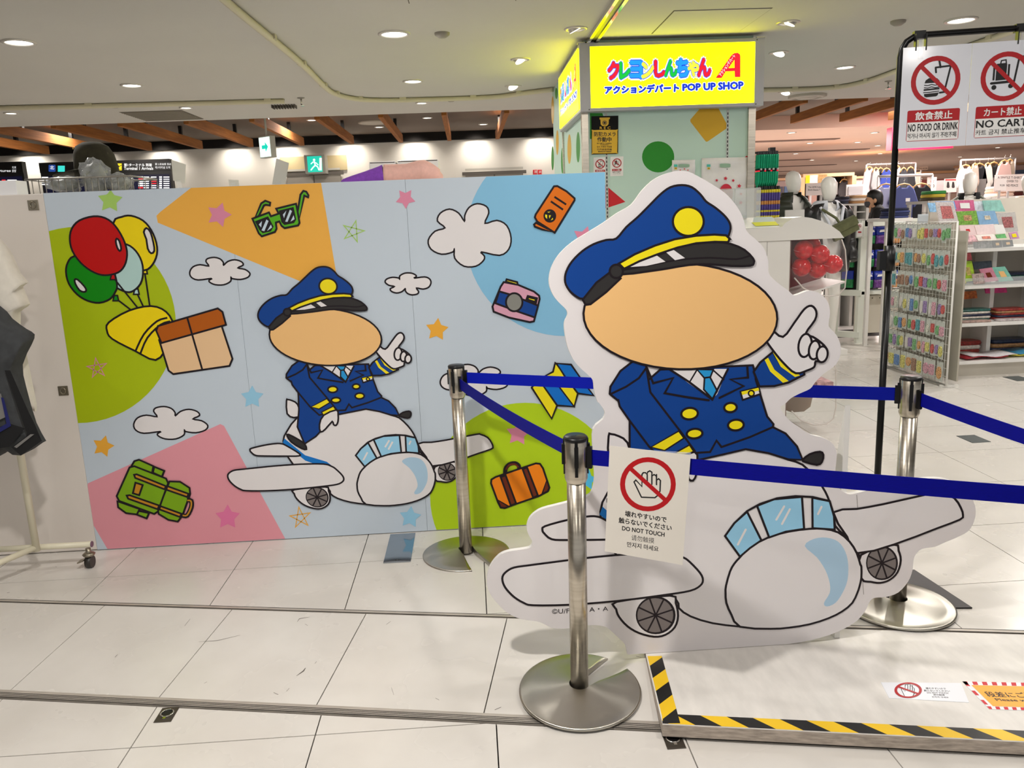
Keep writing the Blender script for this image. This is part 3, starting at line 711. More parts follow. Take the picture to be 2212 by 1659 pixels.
small_ban('no_cart_label', 'small white no cart sticker right of the no food sticker', [z3(p) for p in [(568, 1388), (682, 1384), (680, 1556), (566, 1560)]], cart_symbol, 'カート禁止', 'NO CART', '카트 금지 禁止推车')

# two carrier bags pinned to the pillar
BAGW = mat('bag_plastic', (232, 230, 230), .3, noise=(14, .05))
def bag(name, label, quad, hole, side):
    o = thing(name, label, 'shopping bag', pf.at(*pf.px(*quad[3])))
    q = [Vector(pf.px(*p)) for p in quad]; n = 10; vs = []
    for j in range(n + 1):
        for i in range(n + 1):
            u, v = i / n, j / n; p = (q[0] * (1 - u) + q[1] * u) * (1 - v) + (q[3] * (1 - u) + q[2] * u) * v
            vs.append(pf.at(p.x, p.y, .006 + .006 * math.sin(u * 9 + v * 4) * v + .004 * math.sin(v * 17 + u * 3) + .02 * v * u * (1 - u)))
    m = MB(BAGW); m.add(vs, [(j * (n + 1) + i, j * (n + 1) + i + 1, (j + 1) * (n + 1) + i + 1, (j + 1) * (n + 1) + i) for j in range(n) for i in range(n)], 0, True); ob = m.build('bag_front', o)
    md = ob.modifiers.new('s', 'SOLIDIFY'); md.thickness = .002
    a = Art(pf, .017); h = hole; a.fill(smooth([(h[0], h[1]), (h[2], h[1]), (h[2] + 2, (h[1] + h[3]) / 2), (h[2], h[3]), (h[0], h[3]), (h[0] - 2, (h[1] + h[3]) / 2)], 4), mat('bag_hole_aqua', (150, 184, 160), .6)); a.build('handle_hole', o)
    return o
bs = bag('carrier_bag', 'smaller white carrier bag with red stars pinned to the pillar', [z5(p) for p in [(1068, 494), (1280, 490), (1280, 760), (1066, 760)]], tuple(z5((1132, 532)) + z5((1216, 558))), 0)
bb = bag('carrier_bag', 'larger white carrier bag with red stars pinned beside the right post', [z5(p) for p in [(1340, 476), (1772, 466), (1768, 1000), (1336, 1000)]], tuple(z5((1512, 528)) + z5((1592, 560))), 0)
BRED = mat('bag_red_print', (206, 24, 56), .4)
for o, ss in ((bs, [(1178, 576, 9), (1140, 586, 8), (1210, 586, 8)]), (bb, [(1555, 662, 20), (1474, 680, 15), (1625, 682, 16), (1680, 732, 21), (1696, 804, 14), (1694, 884, 20), (1420, 740, 18)])):
    for x, y, r in ss: Art(pf, .02).fill([z5(p) for p in star_pts(x, y, r, .2)], BRED).build('printed_star', o)
a = Art(pf, .02); a.fill([z5(p) for p in ellipse(1560, 800, 62, 88)], BRED); a.build('printed_dot', bb)
for o, x in ((bs, 1098), (bb, 1400)):
    a = Art(pf, .021); a.fill([z5(p) for p in rectq(x - 17, 534, x + 16, 556)], mat('tag_teal', (70, 190, 176), .4)); a.fill([z5(p) for p in rectq(x - 12, 562, x + 12, 580)], mat('tag_yellow', (232, 200, 40), .4)); a.text('有料', [z5(p) for p in rectq(x - 9, 565, x + 9, 577)], INK, .03); a.build('price_tag', o)

# ------------------------------------------------------------------ capsule toy machine (two tiers) right of the pillar
GW = mat('machine_white', (232, 229, 224), .3); GX0, GXS, GX1, GYF, GYB = 1.62, 2.205, 2.64, 5.43, 5.84
gm = thing('capsule_machine', 'white two-tier capsule toy machine with clear fronts behind the big cut-out', 'vending machine', (2.1, 5.6, 0))
MB(GW).box((GX0, GYF, .08), (GXS, GYB, 1.385), b=.006).build('cabinet', gm)
MB(mat('seam_grey', (150, 146, 140), .6)).box((2.04, GYF - .001, .1), (2.043, GYF + .002, 1.38)).build('seam', gm)
def gp(x, y): p = on_y(x, y, GYF); return (p.x, p.z)
roofp = [(GX0, 1.385)] + [gp(x, y) for x, y in [(1822, 514), (1812, 500), (1795, 488), (1775, 478), (1752, 471), (1730, 468), (1712, 471), (1694, 482), (1688, 490)]] + [(GX0, 1.47)]
MB(GW).prism(roofp, XZ, GYF - .012, GYB, smooth=False).build('roof', gm)
MB(mat('glossy_lid', (236, 238, 240), .1)).add([(GX0, GYF, 1.475), (2.22, GYF, 1.475), (2.22, GYB, 1.545), (GX0, GYB, 1.545)], [(0, 1, 2, 3)]).build('sloped_lid', gm)
MB(SYLW if False else mat('lid_label_yellow', (232, 232, 60), .3)).add([(1.98, GYF + .06, 1.488), (2.15, GYF + .06, 1.488), (2.17, GYF + .2, 1.512), (2.0, GYF + .2, 1.512)], [(0, 1, 2, 3)]).build('lid_label', gm)
MB(mat('machine_foot', (160, 156, 150), .5)).box((GX0 + .05, GYF + .05, 0), (GXS - .03, GYB - .03, .08)).build('plinth', gm)
def dome(zs, name, holding):
    P = [gp(x, y) for x, y in zs]
    lo = MB(mat('machine_inner', (150, 128, 122), .6)).box((GXS, GYF + .02, min(p[1] for p in P) + .02), (GXS + .012, GYB - .02, max(p[1] for p in P) - .01)).build('back_plate', gm)
    n = len(P)
    MB(mat('machine_rear_' + holding[0], holding[1], .5)).add([(a, GYB - .02, b) for a, b in P], [tuple(range(n))]).build('rear_panel', gm)
    m = MB(mat('dome_clear', (240, 236, 236), .05, alpha=.07, spec=.3))
    for d in (GYF, GYB - .01): m.add([(a, d, b) for a, b in P], [tuple(range(n))])
    m.add([(a, GYF, b) for a, b in P] + [(a, GYB - .01, b) for a, b in P], [(i, i + 1, n + i + 1, n + i) for i in range(n - 1)], 0, True)
    m.build(name, gm)
    w = MB(mat('clear_edge', (214, 206, 200), .15))
    w.tube([(a, GYF, b) for a, b in P[1:-1]], .005, 6).build('dome_edge', gm)
dome([(1708, 517), (1818, 517), (1826, 540), (1829, 585), (1825, 622), (1812, 637), (1790, 640), (1760, 636), (1735, 622), (1716, 600), (1710, 580)], 'clear_front', ('maroon', (122, 52, 56)))
dome([(1700, 772), (1800, 772), (1806, 800), (1806, 880), (1800, 905), (1785, 916), (1757, 918), (1730, 908), (1710, 888), (1700, 868)], 'clear_front', ('tan', (150, 132, 112)))
MB(GW).obox((2.42, 5.63, 1.03), (.19, 0, .05), (0, .18, 0), (0, 0, .006)).build('chute', gm)
MB(GW).obox((2.42, 5.63, .46), (.14, 0, .05), (0, .18, 0), (0, 0, .006)).build('chute', gm)
MB(mat('prize_card', (196, 150, 150), .5, noise=(30, .5))).box((2.46, 5.5, .28), (2.58, 5.76, .36)).build('prize_card', gm)
CAPS = mat('capsule_red', (206, 10, 24), .12, noise=(40, .25)); CAPC = mat('capsule_pale', (232, 130, 136), .15)
for k, (x, y, d) in enumerate([(1736, 540, .11), (1771, 549, .09), (1799, 571, .10), (1731, 577, .13), (1766, 581, .15), (1752, 530, .27), (1745, 560, .27)]):
    p = on_y(x, y, GYF + d)
    o = thing('toy_capsule', f'glossy red toy capsule in the machine\'s upper clear front, {["upper left", "upper middle", "right end, paler", "lower left", "lower middle", "upper back row", "lower back row"][k]}', 'capsule', p, 'red toy capsules')
    r = .067
    MB([CAPS]).ball(p, r, n=18).build('shell', o)
    MB(CAPC).tube([(p.x + r * 1.01 * math.cos(t), p.y + r * 1.01 * math.sin(t) * .9, p.z + .2 * r * math.sin(t)) for t in [2 * PI * i / 18 for i in range(18)]], .0025, 5, closed=True).build('seam_ring', o)
# clear acrylic case on top of the machine
ac = thing('acrylic_case', 'clear acrylic box with small prizes standing on the capsule machine', 'display case', (1.78, 5.6, 1.545))
for lo, hi in (((1.66, 5.55, 1.545), (2.03, 5.554, 1.745)), ((1.66, 5.80, 1.545), (2.03, 5.804, 1.745)), ((2.03, 5.55, 1.545), (2.034, 5.804, 1.745)), ((1.66, 5.55, 1.545), (1.664, 5.804, 1.745)), ((1.85, 5.554, 1.545), (1.853, 5.80, 1.745))):
    MB(CLEARA).box(lo, hi).build('pane', ac)
m = MB(mat('acrylic_edge', (200, 205, 205), .1))
for x in (1.66, 1.852, 2.03): m.tube([(x, 5.55, 1.55), (x, 5.55, 1.745)], .002, 5)
m.tube([(1.66, 5.55, 1.745), (2.03, 5.55, 1.745)], .002, 5); m.tube([(1.66, 5.804, 1.745), (2.03, 5.804, 1.745)], .002, 5); m.build('edge_strip', ac)
fig = thing('toy_figure', 'tiny blue and white prize standing inside the acrylic box', 'toy', (1.89, 5.62, 1.55))
MB([mat('toy_blue', (60, 130, 200), .4), PAPER]).loft([(1.89, 5.62, 1.548, .016, .012), (1.89, 5.62, 1.575, .014, .01)], 10).ball((1.889, 5.62, 1.585), .012, n=10, mi=1).build('body', fig)
bx = thing('white_card_box', 'white card box inside the left half of the acrylic case', 'box', (1.75, 5.65, 1.55))
MB(PAPER).box((1.70, 5.6, 1.548), (1.82, 5.66, 1.61)).build('carton', bx); MB(PRED).box((1.70, 5.599, 1.6), (1.82, 5.6, 1.611)).build('red_flap', bx)
# ================================================================== printed artwork shared by the mural and the cut-out
def pm(n, c, rough=.5): return mat('print_' + n, c, rough, spec=.3)
LINE = pm('line', (22, 12, 20)); P_NAVY = pm('navy', (0, 62, 142)); P_YEL = pm('yellow', (240, 222, 20)); P_WHITE = pm('white', (228, 224, 225)); P_DARK = pm('dark', (44, 42, 42))
P_SKIN = pm('peach', (238, 190, 126)); P_GLASS = pm('window_blue', (150, 204, 234)); P_PALE = pm('pale_blue', (172, 204, 228)); P_GREY = pm('wheel_grey', (122, 114, 112)); P_TIE = pm('tie_blue', (36, 150, 212)); P_STRIPE = pm('stripe_blue', (10, 116, 200))
S1, S2, S3, S4 = Z(1180, 380, .30741), Z(1180, 850, .30741), Z(1700, 900, .23146), Z(1050, 1200, .20371)
S5, S7, S8 = Z(1200, 230, .23508), Z(1000, 1000, .18083), Z(1400, 1280, .36709)
def m1(z, pts): return [z(p) for p in pts]
def wheel(A, c, rx, ry, w, back):
    A.fill(ellipse(c[0], c[1], rx, ry), LINE); A.fill(ellipse(c[0] - rx * .02, c[1], rx * .9, ry * .9), P_GREY)
    for k in range(4):
        t = .1 + k * PI / 4 + .35
        A.line([(c[0] - rx * .92 * math.cos(t), c[1] - ry * .92 * math.sin(t)), (c[0] + rx * .92 * math.cos(t), c[1] + ry * .92 * math.sin(t))], LINE, w)
def plane_and_pilot(mk, parent, w):
    """mk() -> a fresh Art; w = outline width in photo pixels"""
    # --- aeroplane
    A = mk()
    fus = m1(S2, [(380, 830), (430, 700), (560, 520), (760, 440), (1050, 410), (1250, 400), (1400, 388), (1560, 415), (1700, 465), (1800, 500), (1900, 600), (1960, 690), (1990, 760), (2020, 850), (2030, 930)]) + m1(S3, [(540, 1110), (620, 1190), (670, 1290), (692, 1400), (692, 1500), (675, 1580)]) + m1(S8, [(1230, 0), (1200, 60), (1140, 110), (1060, 150), (950, 185), (830, 205), (720, 212), (540, 200), (380, 180), (250, 140), (180, 90)]) + m1(S2, [(900, 1430), (600, 1250), (420, 1020)])
    A.both(fus, P_WHITE, LINE, w, 2)
    A.fill(m1(S2, [(375, 850), (395, 795), (640, 1010), (900, 1090), (1030, 1200), (940, 1190), (640, 1080)]), P_STRIPE)
    A.build('printed_fuselage', parent)
    A = mk(); A.both(m1(S2, [(440, 470), (438, 300), (455, 285), (510, 300), (570, 345), (600, 480), (520, 520)]), P_WHITE, LINE, w, 2); A.build('printed_tail_fin', parent)
    A = mk(); A.both(m1(S7, [(1700, 680), (1600, 640), (1480, 640), (1250, 680), (980, 755), (950, 800), (970, 840), (1060, 910), (1250, 920), (1700, 915), (1950, 905), (1960, 850)]), P_WHITE, LINE, w, 3); A.build('printed_tailplane', parent)
    A = mk(); A.both(m1(S4, [(1385, 490), (1380, 570), (1410, 650), (1500, 750), (1620, 820), (1780, 860), (1900, 840), (2000, 760), (2035, 640), (2010, 500), (1950, 425)]), P_WHITE, LINE, w, 3)
    wheel(A, S4((1798, 632)), 43, 41, w * .75, 0); A.build('printed_wheel', parent)
    A = mk(); A.both(m1(S3, [(690, 1290), (1000, 1195), (1040, 1250), (1060, 1340), (1030, 1450), (960, 1520), (870, 1550), (780, 1540), (695, 1510)]), P_WHITE, LINE, w, 3)
    wheel(A, S3((885, 1365)), 34.5, 37, w * .75, 0); A.build('printed_wheel', parent)
    A = mk(); A.both(m1(S4, [(300, 125), (220, 165), (175, 220), (180, 290), (220, 360), (300, 440), (400, 500), (500, 525), (880, 520), (1390, 480), (1900, 415)]) + m1(S2, [(1010, 1385), (1080, 1350), (1100, 1310), (1080, 1260), (1010, 1185), (960, 1150), (860, 1120), (580, 1128), (280, 1155)]) + m1(S4, [(700, 70), (450, 103)]), P_WHITE, LINE, w, 3); A.build('printed_wing', parent)
    A = mk(); A.both(m1(S3, [(430, 892), (650, 860), (900, 815), (1370, 710), (1450, 710), (1560, 760), (1620, 850), (1640, 920), (1610, 960), (1400, 1040), (1000, 1190), (655, 1272), (560, 1120)]), P_WHITE, LINE, w, 2); A.build('printed_wing', parent)
    A = mk()
    A.both(m1(S2, [(1360, 1150), (1430, 1080), (1560, 1010), (1700, 970), (1850, 950), (1950, 950), (2050, 975), (2130, 1040), (2180, 1120), (2205, 1200)]) + m1(S3, [(692, 1400), (692, 1500), (675, 1580)]) + m1(S8, [(1230, 0), (1200, 60), (1140, 110), (1060, 150), (950, 185), (830, 205), (720, 212), (540, 200), (490, 130), (460, 60), (455, 0)]) + m1(S2, [(1262, 1350), (1290, 1250), (1320, 1195)]), P_WHITE, LINE, w, 2)
    A.fill(m1(S2, [(1815, 1070), (1880, 1020), (1970, 1012), (2050, 1040), (2100, 1110), (2120, 1200), (2115, 1310), (2080, 1400), (2030, 1470), (1970, 1495), (1950, 1470), (1990, 1400), (1990, 1330), (1960, 1240), (1900, 1150)]), P_PALE, 3); A.build('printed_nose', parent)
    A = mk()
    for g in ([(1255, 1000), (1320, 910), (1410, 830), (1510, 1030), (1430, 1085), (1360, 1145)], [(1480, 788), (1600, 742), (1795, 725), (1810, 950), (1680, 970), (1565, 1010)], [(1868, 731), (1990, 755), (2020, 860), (2025, 955), (1870, 945)]):
        A.both(m1(S2, g), P_GLASS, LINE, w)
    A.line(m1(S2, [(1255, 1000), (1320, 910), (1410, 825), (1500, 775), (1620, 735), (1750, 720), (1870, 726), (1990, 755), (2020, 860), (2025, 955)]), LINE, w)
    for g in ([(1345, 1060), (1400, 955)], [(1615, 885), (1670, 792)], [(1655, 915), (1710, 812)], [(1908, 845), (1932, 795)]): A.line(m1(S2, g), P_WHITE, w)
    A.build('printed_window', parent)
    # --- a plain pilot figure: cap, featureless oval head, uniform, gloves
    A = mk()
    A.both(m1(S1, [(800, 1360), (1450, 1330), (1470, 1400)]) + m1(S2, [(1470, -100), (1500, 0), (1550, 160), (1595, 215), (1590, 235), (1680, 280), (1760, 370), (1800, 465), (1700, 462), (1560, 418), (1400, 390), (1250, 425), (1050, 470), (900, 620), (780, 760), (640, 860), (560, 640), (585, 420), (585, 190)]) + m1(S1, [(640, 1500)]), P_NAVY, LINE, w)
    A.line(m1(S2, [(1590, 235), (1430, 305), (1230, 375), (1195, 330), (1150, 410), (900, 425)]), LINE, w)
    A.both(m1(S2, [(1800, 465), (1850, 425), (1920, 408), (1945, 430), (1935, 480), (1900, 500), (1820, 480)]), P_DARK, LINE, w, 2)
    A.both(m1(S2, [(640, 860), (560, 800), (450, 740), (430, 760), (480, 840), (600, 920), (660, 930)]), P_DARK, LINE, w, 2)
    A.build('printed_trousers', parent)
    A = mk()
    A.both(m1(S1, [(610, 1300), (520, 1370), (450, 1480), (445, 1530), (500, 1575)]) + m1(S2, [(505, 45), (515, 90), (585, 190), (720, 370), (830, 480), (870, 470), (1040, 400), (960, 290), (730, -10)]) + m1(S1, [(700, 1330)]), P_NAVY, LINE, w)
    A.line(m1(S1, [(455, 1530), (560, 1480), (650, 1420), (700, 1350)]), LINE, w)
    for g in ([(735, 375), (930, 262), (966, 312), (830, 400)], [(860, 440), (1005, 360), (1035, 405), (880, 480)]): A.both(m1(S2, g), P_YEL, LINE, w * .7)
    A.both(m1(S2, [(885, 480), (1040, 408), (1060, 470), (1055, 560), (1030, 610), (1000, 600), (985, 560), (900, 660), (840, 700), (830, 600)]), P_WHITE, LINE, w, 2)
    A.build('printed_sleeve', parent)
    A = mk()
    A.fill(m1(S1, [(860, 1355), (1275, 1355), (1200, 1530), (1165, 1570), (1060, 1500)]), P_WHITE)
    A.both(m1(S1, [(1058, 1360), (1172, 1360), (1150, 1415), (1200, 1510), (1165, 1565), (1105, 1500), (1110, 1420)]), P_TIE, LINE, w * .8)
    A.line(m1(S1, [(1110, 1418), (1152, 1412)]), LINE, w * .8); A.line(m1(S1, [(1055, 1365), (1010, 1440)]), LINE, w * .7); A.line(m1(S1, [(1172, 1365), (1245, 1430)]), LINE, w * .7)
    A.line(m1(S1, [(860, 1355), (1000, 1445), (1165, 1570), (1275, 1355)]), LINE, w)
    A.line(m1(S1, [(700, 1335), (750, 1455), (890, 1418), (830, 1525), (980, 1552), (1140, 1575)]), LINE, w); A.line(m1(S1, [(1410, 1335), (1415, 1415), (1290, 1428), (1385, 1475), (1215, 1558)]), LINE, w)
    for x, y, rx, ry in ((1005, 140, 58, 40), (1292, 97, 44, 32), (1330, 220, 55, 37), (1040, 280, 55, 33)): A.both(m1(S2, ellipse(x, y, rx, ry, -.1, 24)), P_YEL, LINE, w)
    A.both(m1(S1, [(1362, 1515), (1490, 1483), (1502, 1530), (1378, 1572)]), P_WHITE, LINE, w * .8); A.fill(m1(S1, [(1368, 1515), (1488, 1487), (1494, 1506), (1374, 1538)]), P_YEL); A.both(m1(S1, ellipse(1438, 1526, 20, 20, 0, 14)), P_YEL, LINE, w * .7)
    A.build('printed_jacket_front', parent)
    A = mk()
    A.both(m1(S1, [(1455, 1375), (1500, 1310), (1590, 1235), (1640, 1320), (1740, 1385), (1805, 1365), (1810, 1395), (1700, 1450), (1600, 1475), (1495, 1478)]), P_NAVY, LINE, w)
    A.fill(m1(S1, [(1532, 1292), (1556, 1276), (1600, 1360), (1700, 1440), (1660, 1452), (1570, 1372)]), P_YEL); A.fill(m1(S1, [(1590, 1240), (1618, 1240), (1680, 1330), (1780, 1400), (1745, 1412), (1645, 1340)]), P_YEL)
    A.build('printed_sleeve', parent)
    A = mk()
    A.both(m1(S1, [(1590, 1225), (1530, 1135), (1535, 1085), (1580, 1080), (1660, 1130), (1740, 1030), (1810, 935), (1860, 912), (1893, 950), (1885, 1010), (1820, 1105), (1870, 1130), (1915, 1160), (1960, 1205), (1972, 1260), (1940, 1305), (1890, 1300), (1880, 1340), (1830, 1365), (1750, 1385), (1670, 1320)]), P_WHITE, LINE, w, 3)
    for x, y, a, b in ((1815, 1190, 46, 82), (1880, 1222, 38, 66), (1935, 1252, 38, 56)): A.both(m1(S1, ellipse(x, y, a, b, .15, 22)), P_WHITE, LINE, w)
    A.build('printed_glove', parent)
    A = mk(); A.both(m1(S1, ellipse(940, 985, 680, 372, .03, 48)), P_SKIN, LINE, w); A.build('printed_head', parent)
    # --- cap
    A = mk()
    A.both(m1(S1, [(490, 440), (560, 360), (640, 290), (720, 210), (800, 130), (870, 80), (950, 65), (1020, 80), (1080, 130), (1120, 180), (1180, 220), (1240, 270), (1280, 320), (1292, 370), (1275, 430), (1270, 450), (1000, 470), (700, 560), (510, 660), (440, 700), (350, 780), (262, 862), (190, 832), (145, 780), (130, 730), (140, 670), (180, 600), (250, 530), (330, 480), (420, 450)]), P_NAVY, LINE, w, 3); A.build('printed_cap_crown', parent)
    A = mk(); A.both(m1(S1, [(455, 670), (350, 750), (255, 868), (275, 905), (310, 900), (420, 815), (520, 720)]), P_DARK, LINE, w)
    A.both(m1(S1, [(530, 655), (550, 650), (700, 590), (850, 530), (950, 495), (1050, 475), (1200, 465), (1300, 480), (1390, 520), (1450, 580), (1455, 612), (1430, 630), (1300, 632), (1150, 620), (1000, 625), (850, 650), (700, 672), (540, 690)]), P_DARK, LINE, w, 2)
    A.line(m1(S1, [(545, 660), (700, 632), (920, 590), (1150, 575), (1330, 585), (1430, 560)]), LINE, w * .8, False, 3)
    A.fill(m1(S1, [(575, 640), (700, 580), (770, 556), (835, 602), (700, 632)]), P_WHITE); A.fill(m1(S1, [(835, 532), (890, 518), (972, 577), (902, 592)]), P_WHITE)
    A.build('printed_cap_brim', parent)
    A = mk(); A.both(m1(S1, [(508, 615), (620, 550), (760, 490), (900, 445), (1050, 420), (1180, 412), (1260, 418), (1284, 440), (1275, 465), (1180, 463), (1050, 473), (920, 503), (780, 550), (650, 600), (545, 652)]), P_YEL, LINE, w)
    A.both(m1(S1, ellipse(490, 670, 46, 47, 0, 24)), P_DARK, LINE, w); A.build('printed_cap_band', parent)
    A = mk(); A.both(m1(S1, ellipse(995, 320, 108, 101)), P_YEL, LINE, w); A.build('printed_cap_badge', parent)

# ================================================================== mural wall
MY = 3.985; MXL, MXR, MZ = -1.995, .684, 1.802
mural = thing('mural_wall', 'pale blue printed mural wall with balloons, stars, luggage and a pilot riding a white aeroplane', 'mural', (0, MY, 0))
PBLUE = pm('pale_ground', (196, 208, 220)); WB = mat('board_white', (222, 214, 206), .5, noise=(2, .02))
xs = [MXL, -1.135, -.29, MXR]
for a, b in zip(xs, xs[1:]): MB([PBLUE, WB]).box((a + .0006, MY, .004), (b - .0006, MY + .03, MZ)).build('panel', mural)
mpl = Plane((0, MY, 0), (1, 0, 0), (0, 0, 1)); MC = ((MXL, .005), (MXR - .001, MZ - .001))
M1, M2, M3, M4, M5, M6 = Z(0, 380, .25316), Z(0, 800, .25316), Z(500, 380, .25316), Z(500, 800, .25316), Z(900, 380, .18083), Z(900, 740, .18987)
G_L = pm('lime', (178, 210, 20)); G_L2 = pm('lime_left', (170, 190, 6)); P_ORG = pm('orange', (238, 176, 72)); P_PINK = pm('pink', (226, 152, 164)); P_SKY = pm('sky', (132, 190, 224))
_prev = [None]
def chain(pl, b, tf=None, clip=None):
    A = Art(pl, b if _prev[0] is None else _prev[0].base + (_prev[0].k + 1) * STEP, tf, clip); _prev[0] = A; return A
def ground(name, pts, m, sm=0): Art(mpl, .0003, None, MC).fill(pts, m, sm).build(name, mural)
ground('printed_disc', ellipse(168, 702, 212, 212, 0, 64), G_L2)
ground('printed_triangle', [(415, 404), (346, 458), (338, 466), (341, 481), (735, 643), (691, 380)], P_ORG)
ground('printed_square', [(190, 1044), (476, 916), (484, 920), (619, 1169), (234, 1189), (204, 1138), (180, 1100)], P_PINK)
ground('printed_disc', ellipse(1220, 512, 214, 214, 0, 64), P_SKY)
ground('printed_disc', ellipse(1135, 1072, 206, 202, 0, 64), G_L)
SW = 6.2
def star(x, y, r, rot, m, outline=False):
    A = Art(mpl, .0012, None, MC)
    if outline:
        P = star_pts(x, y, r, rot, .5); A.line([P[k] for k in (0, 4, 8, 2, 6)], m, r * .17, True)
    else: A.fill(star_pts(x, y, r, rot, .52), m); A.line(star_pts(x, y, r, rot, .52), m, r * .14, True)
    A.build('printed_star', mural)
C_G = pm('star_green', (168, 208, 104)); C_P = pm('star_pink', (222, 138, 166)); C_O = pm('star_orange', (236, 172, 58)); C_B = pm('star_blue', (148, 200, 228)); C_B2 = pm('star_cyan', (80, 190, 236)); C_HP = pm('star_hot', (226, 120, 164))
for a in ((238, 433, 25, .05, C_G), (473, 464, 25, .3, C_P), (763, 500, 24, .25, C_G, 1), (876, 429, 20, .6, C_P), (210, 795, 22, -.15, C_P, 1), (944, 712, 23, .1, C_O), (545, 858, 23, 0, C_B), (223, 964, 22, .25, C_O), (492, 1117, 25, 0, C_HP), (649, 1118, 23, -.15, C_O, 1), (886, 1117, 22, .1, C_B), (1119, 937, 24, .1, C_P), (1268, 1036, 21, .2, C_B2), (1262, 514, 24, .3, C_P)): star(*a)
CLOUD = [(1340, 395), (1312, 350), (1330, 320), (1400, 308), (1462, 325), (1494, 360), (1497, 386), (1540, 350), (1610, 332), (1680, 350), (1702, 385), (1645, 415), (1720, 430), (1772, 470), (1750, 510), (1670, 532), (1585, 522), (1573, 508), (1570, 550), (1500, 585), (1410, 585), (1352, 560), (1345, 540), (1367, 522), (1230, 537), (1160, 510), (1142, 460), (1175, 405), (1250, 382)]
def cloud(x0, y0, x1, y1, fx=False, fy=False, name='printed_cloud'):
    P = [((p[0] - 1142) / 630, (p[1] - 308) / 277) for p in CLOUD]
    P = [(x0 + (1 - u if fx else u) * (x1 - x0), y0 + (1 - v if fy else v) * (y1 - y0)) for u, v in P]
    Art(mpl, .0012, None, MC).both(P, P_WHITE, LINE, 3.4, 3).build(name, mural)
cloud(289, 878, 449, 948); cloud(410, 556, 540, 615); cloud(832, 590, 931, 637, True, True); cloud(951, 787, 1097, 854)
# the animal's place is taken by a plain puffy cloud
cloud(925, 440, 1104, 575, True)
def mart(name, *ops):
    A = chain(mpl, .0016, None, MC)
    for op in ops: getattr(A, op[0])(*op[1:])
    A.build(name, mural)
LW = 4.2
# balloons
BY, BLB, BG, BR = pm('balloon_yellow', (240, 214, 0)), pm('balloon_pale', (178, 212, 208)), pm('balloon_green', (0, 134, 0)), pm('balloon_red', (190, 0, 0))
knot = (1305, 1285)
for pts, m, kx, ky, hl in (([(970, 400), (1040, 350), (1120, 340), (1220, 380), (1290, 460), (1335, 570), (1340, 670), (1300, 760), (1235, 805), (1120, 780), (1000, 640)], BY, 1235, 815, [(1250, 445), (1285, 480), (1310, 570), (1318, 640), (1290, 660), (1262, 620), (1250, 540), (1228, 480)]),
                           ([(1085, 585), (1160, 640), (1210, 730), (1222, 830), (1200, 920), (1140, 980), (1080, 990), (990, 950), (920, 890), (880, 830), (920, 660), (1000, 590)], BLB, 1165, 990, None),
                           ([(635, 685), (580, 740), (565, 820), (590, 920), (660, 1010), (750, 1065), (850, 1082), (940, 1050), (985, 990), (1000, 930), (960, 800), (800, 680)], BG, 990, 1045, [(640, 885), (665, 885), (720, 940), (738, 975), (720, 990), (680, 975), (645, 920)]),
                           ([(800, 345), (900, 360), (980, 420), (1050, 530), (1085, 640), (1075, 740), (1030, 810), (960, 840), (870, 845), (780, 810), (690, 740), (620, 640), (598, 540), (615, 450), (680, 380)], BR, 967, 865, [(998, 535), (1020, 555), (1036, 620), (1022, 640), (1002, 610), (990, 560)])):
    A = chain(mpl, .0016, None, MC)
    A.line(m1(M1, [(kx, ky), knot]), LINE, LW * .9)
    A.both(m1(M1, [(kx - 14, ky - 25), (kx + 14, ky - 25), (kx + 24, ky + 20), (kx - 24, ky + 20)]), m, LINE, LW * .8)
    A.both(m1(M1, pts), m, LINE, LW, 3)
    if hl: A.both(m1(M1, hl), P_WHITE, LINE, LW, 2)
    A.build('printed_balloon', mural)
# what hangs from the balloons: a plain yellow roll and a plain peach parcel with brown lid
mart('printed_yellow_roll', ('both', m1(M1, [(930, 1250), (1100, 1150), (1290, 1110), (1420, 1160), (1480, 1280), (1430, 1450), (1330, 1570), (1150, 1490), (960, 1390), (915, 1320)]), BY, LINE, LW, 3),
     ('line', m1(M1, [(1430, 1210), (1340, 1240), (1230, 1350), (1160, 1490)]), LINE, LW, False, 3), ('line', m1(M1, [(1455, 1240), (1370, 1270), (1260, 1380), (1200, 1515)]), LINE, LW, False, 3))
mart('printed_parcel', ('both', m1(M1, [(1360, 1400), (1880, 1240), (1985, 1560), (1960, 1620), (1480, 1690), (1440, 1660)]), pm('parcel_peach', (232, 194, 150)), LINE, LW), ('both', m1(M1, [(1335, 1320), (1350, 1280), (1860, 1130), (1900, 1160), (1930, 1270), (1380, 1425)]), pm('parcel_brown', (176, 88, 6)), LINE, LW), ('line', m1(M1, [(1600, 1210), (1730, 1660)]), LINE, LW))
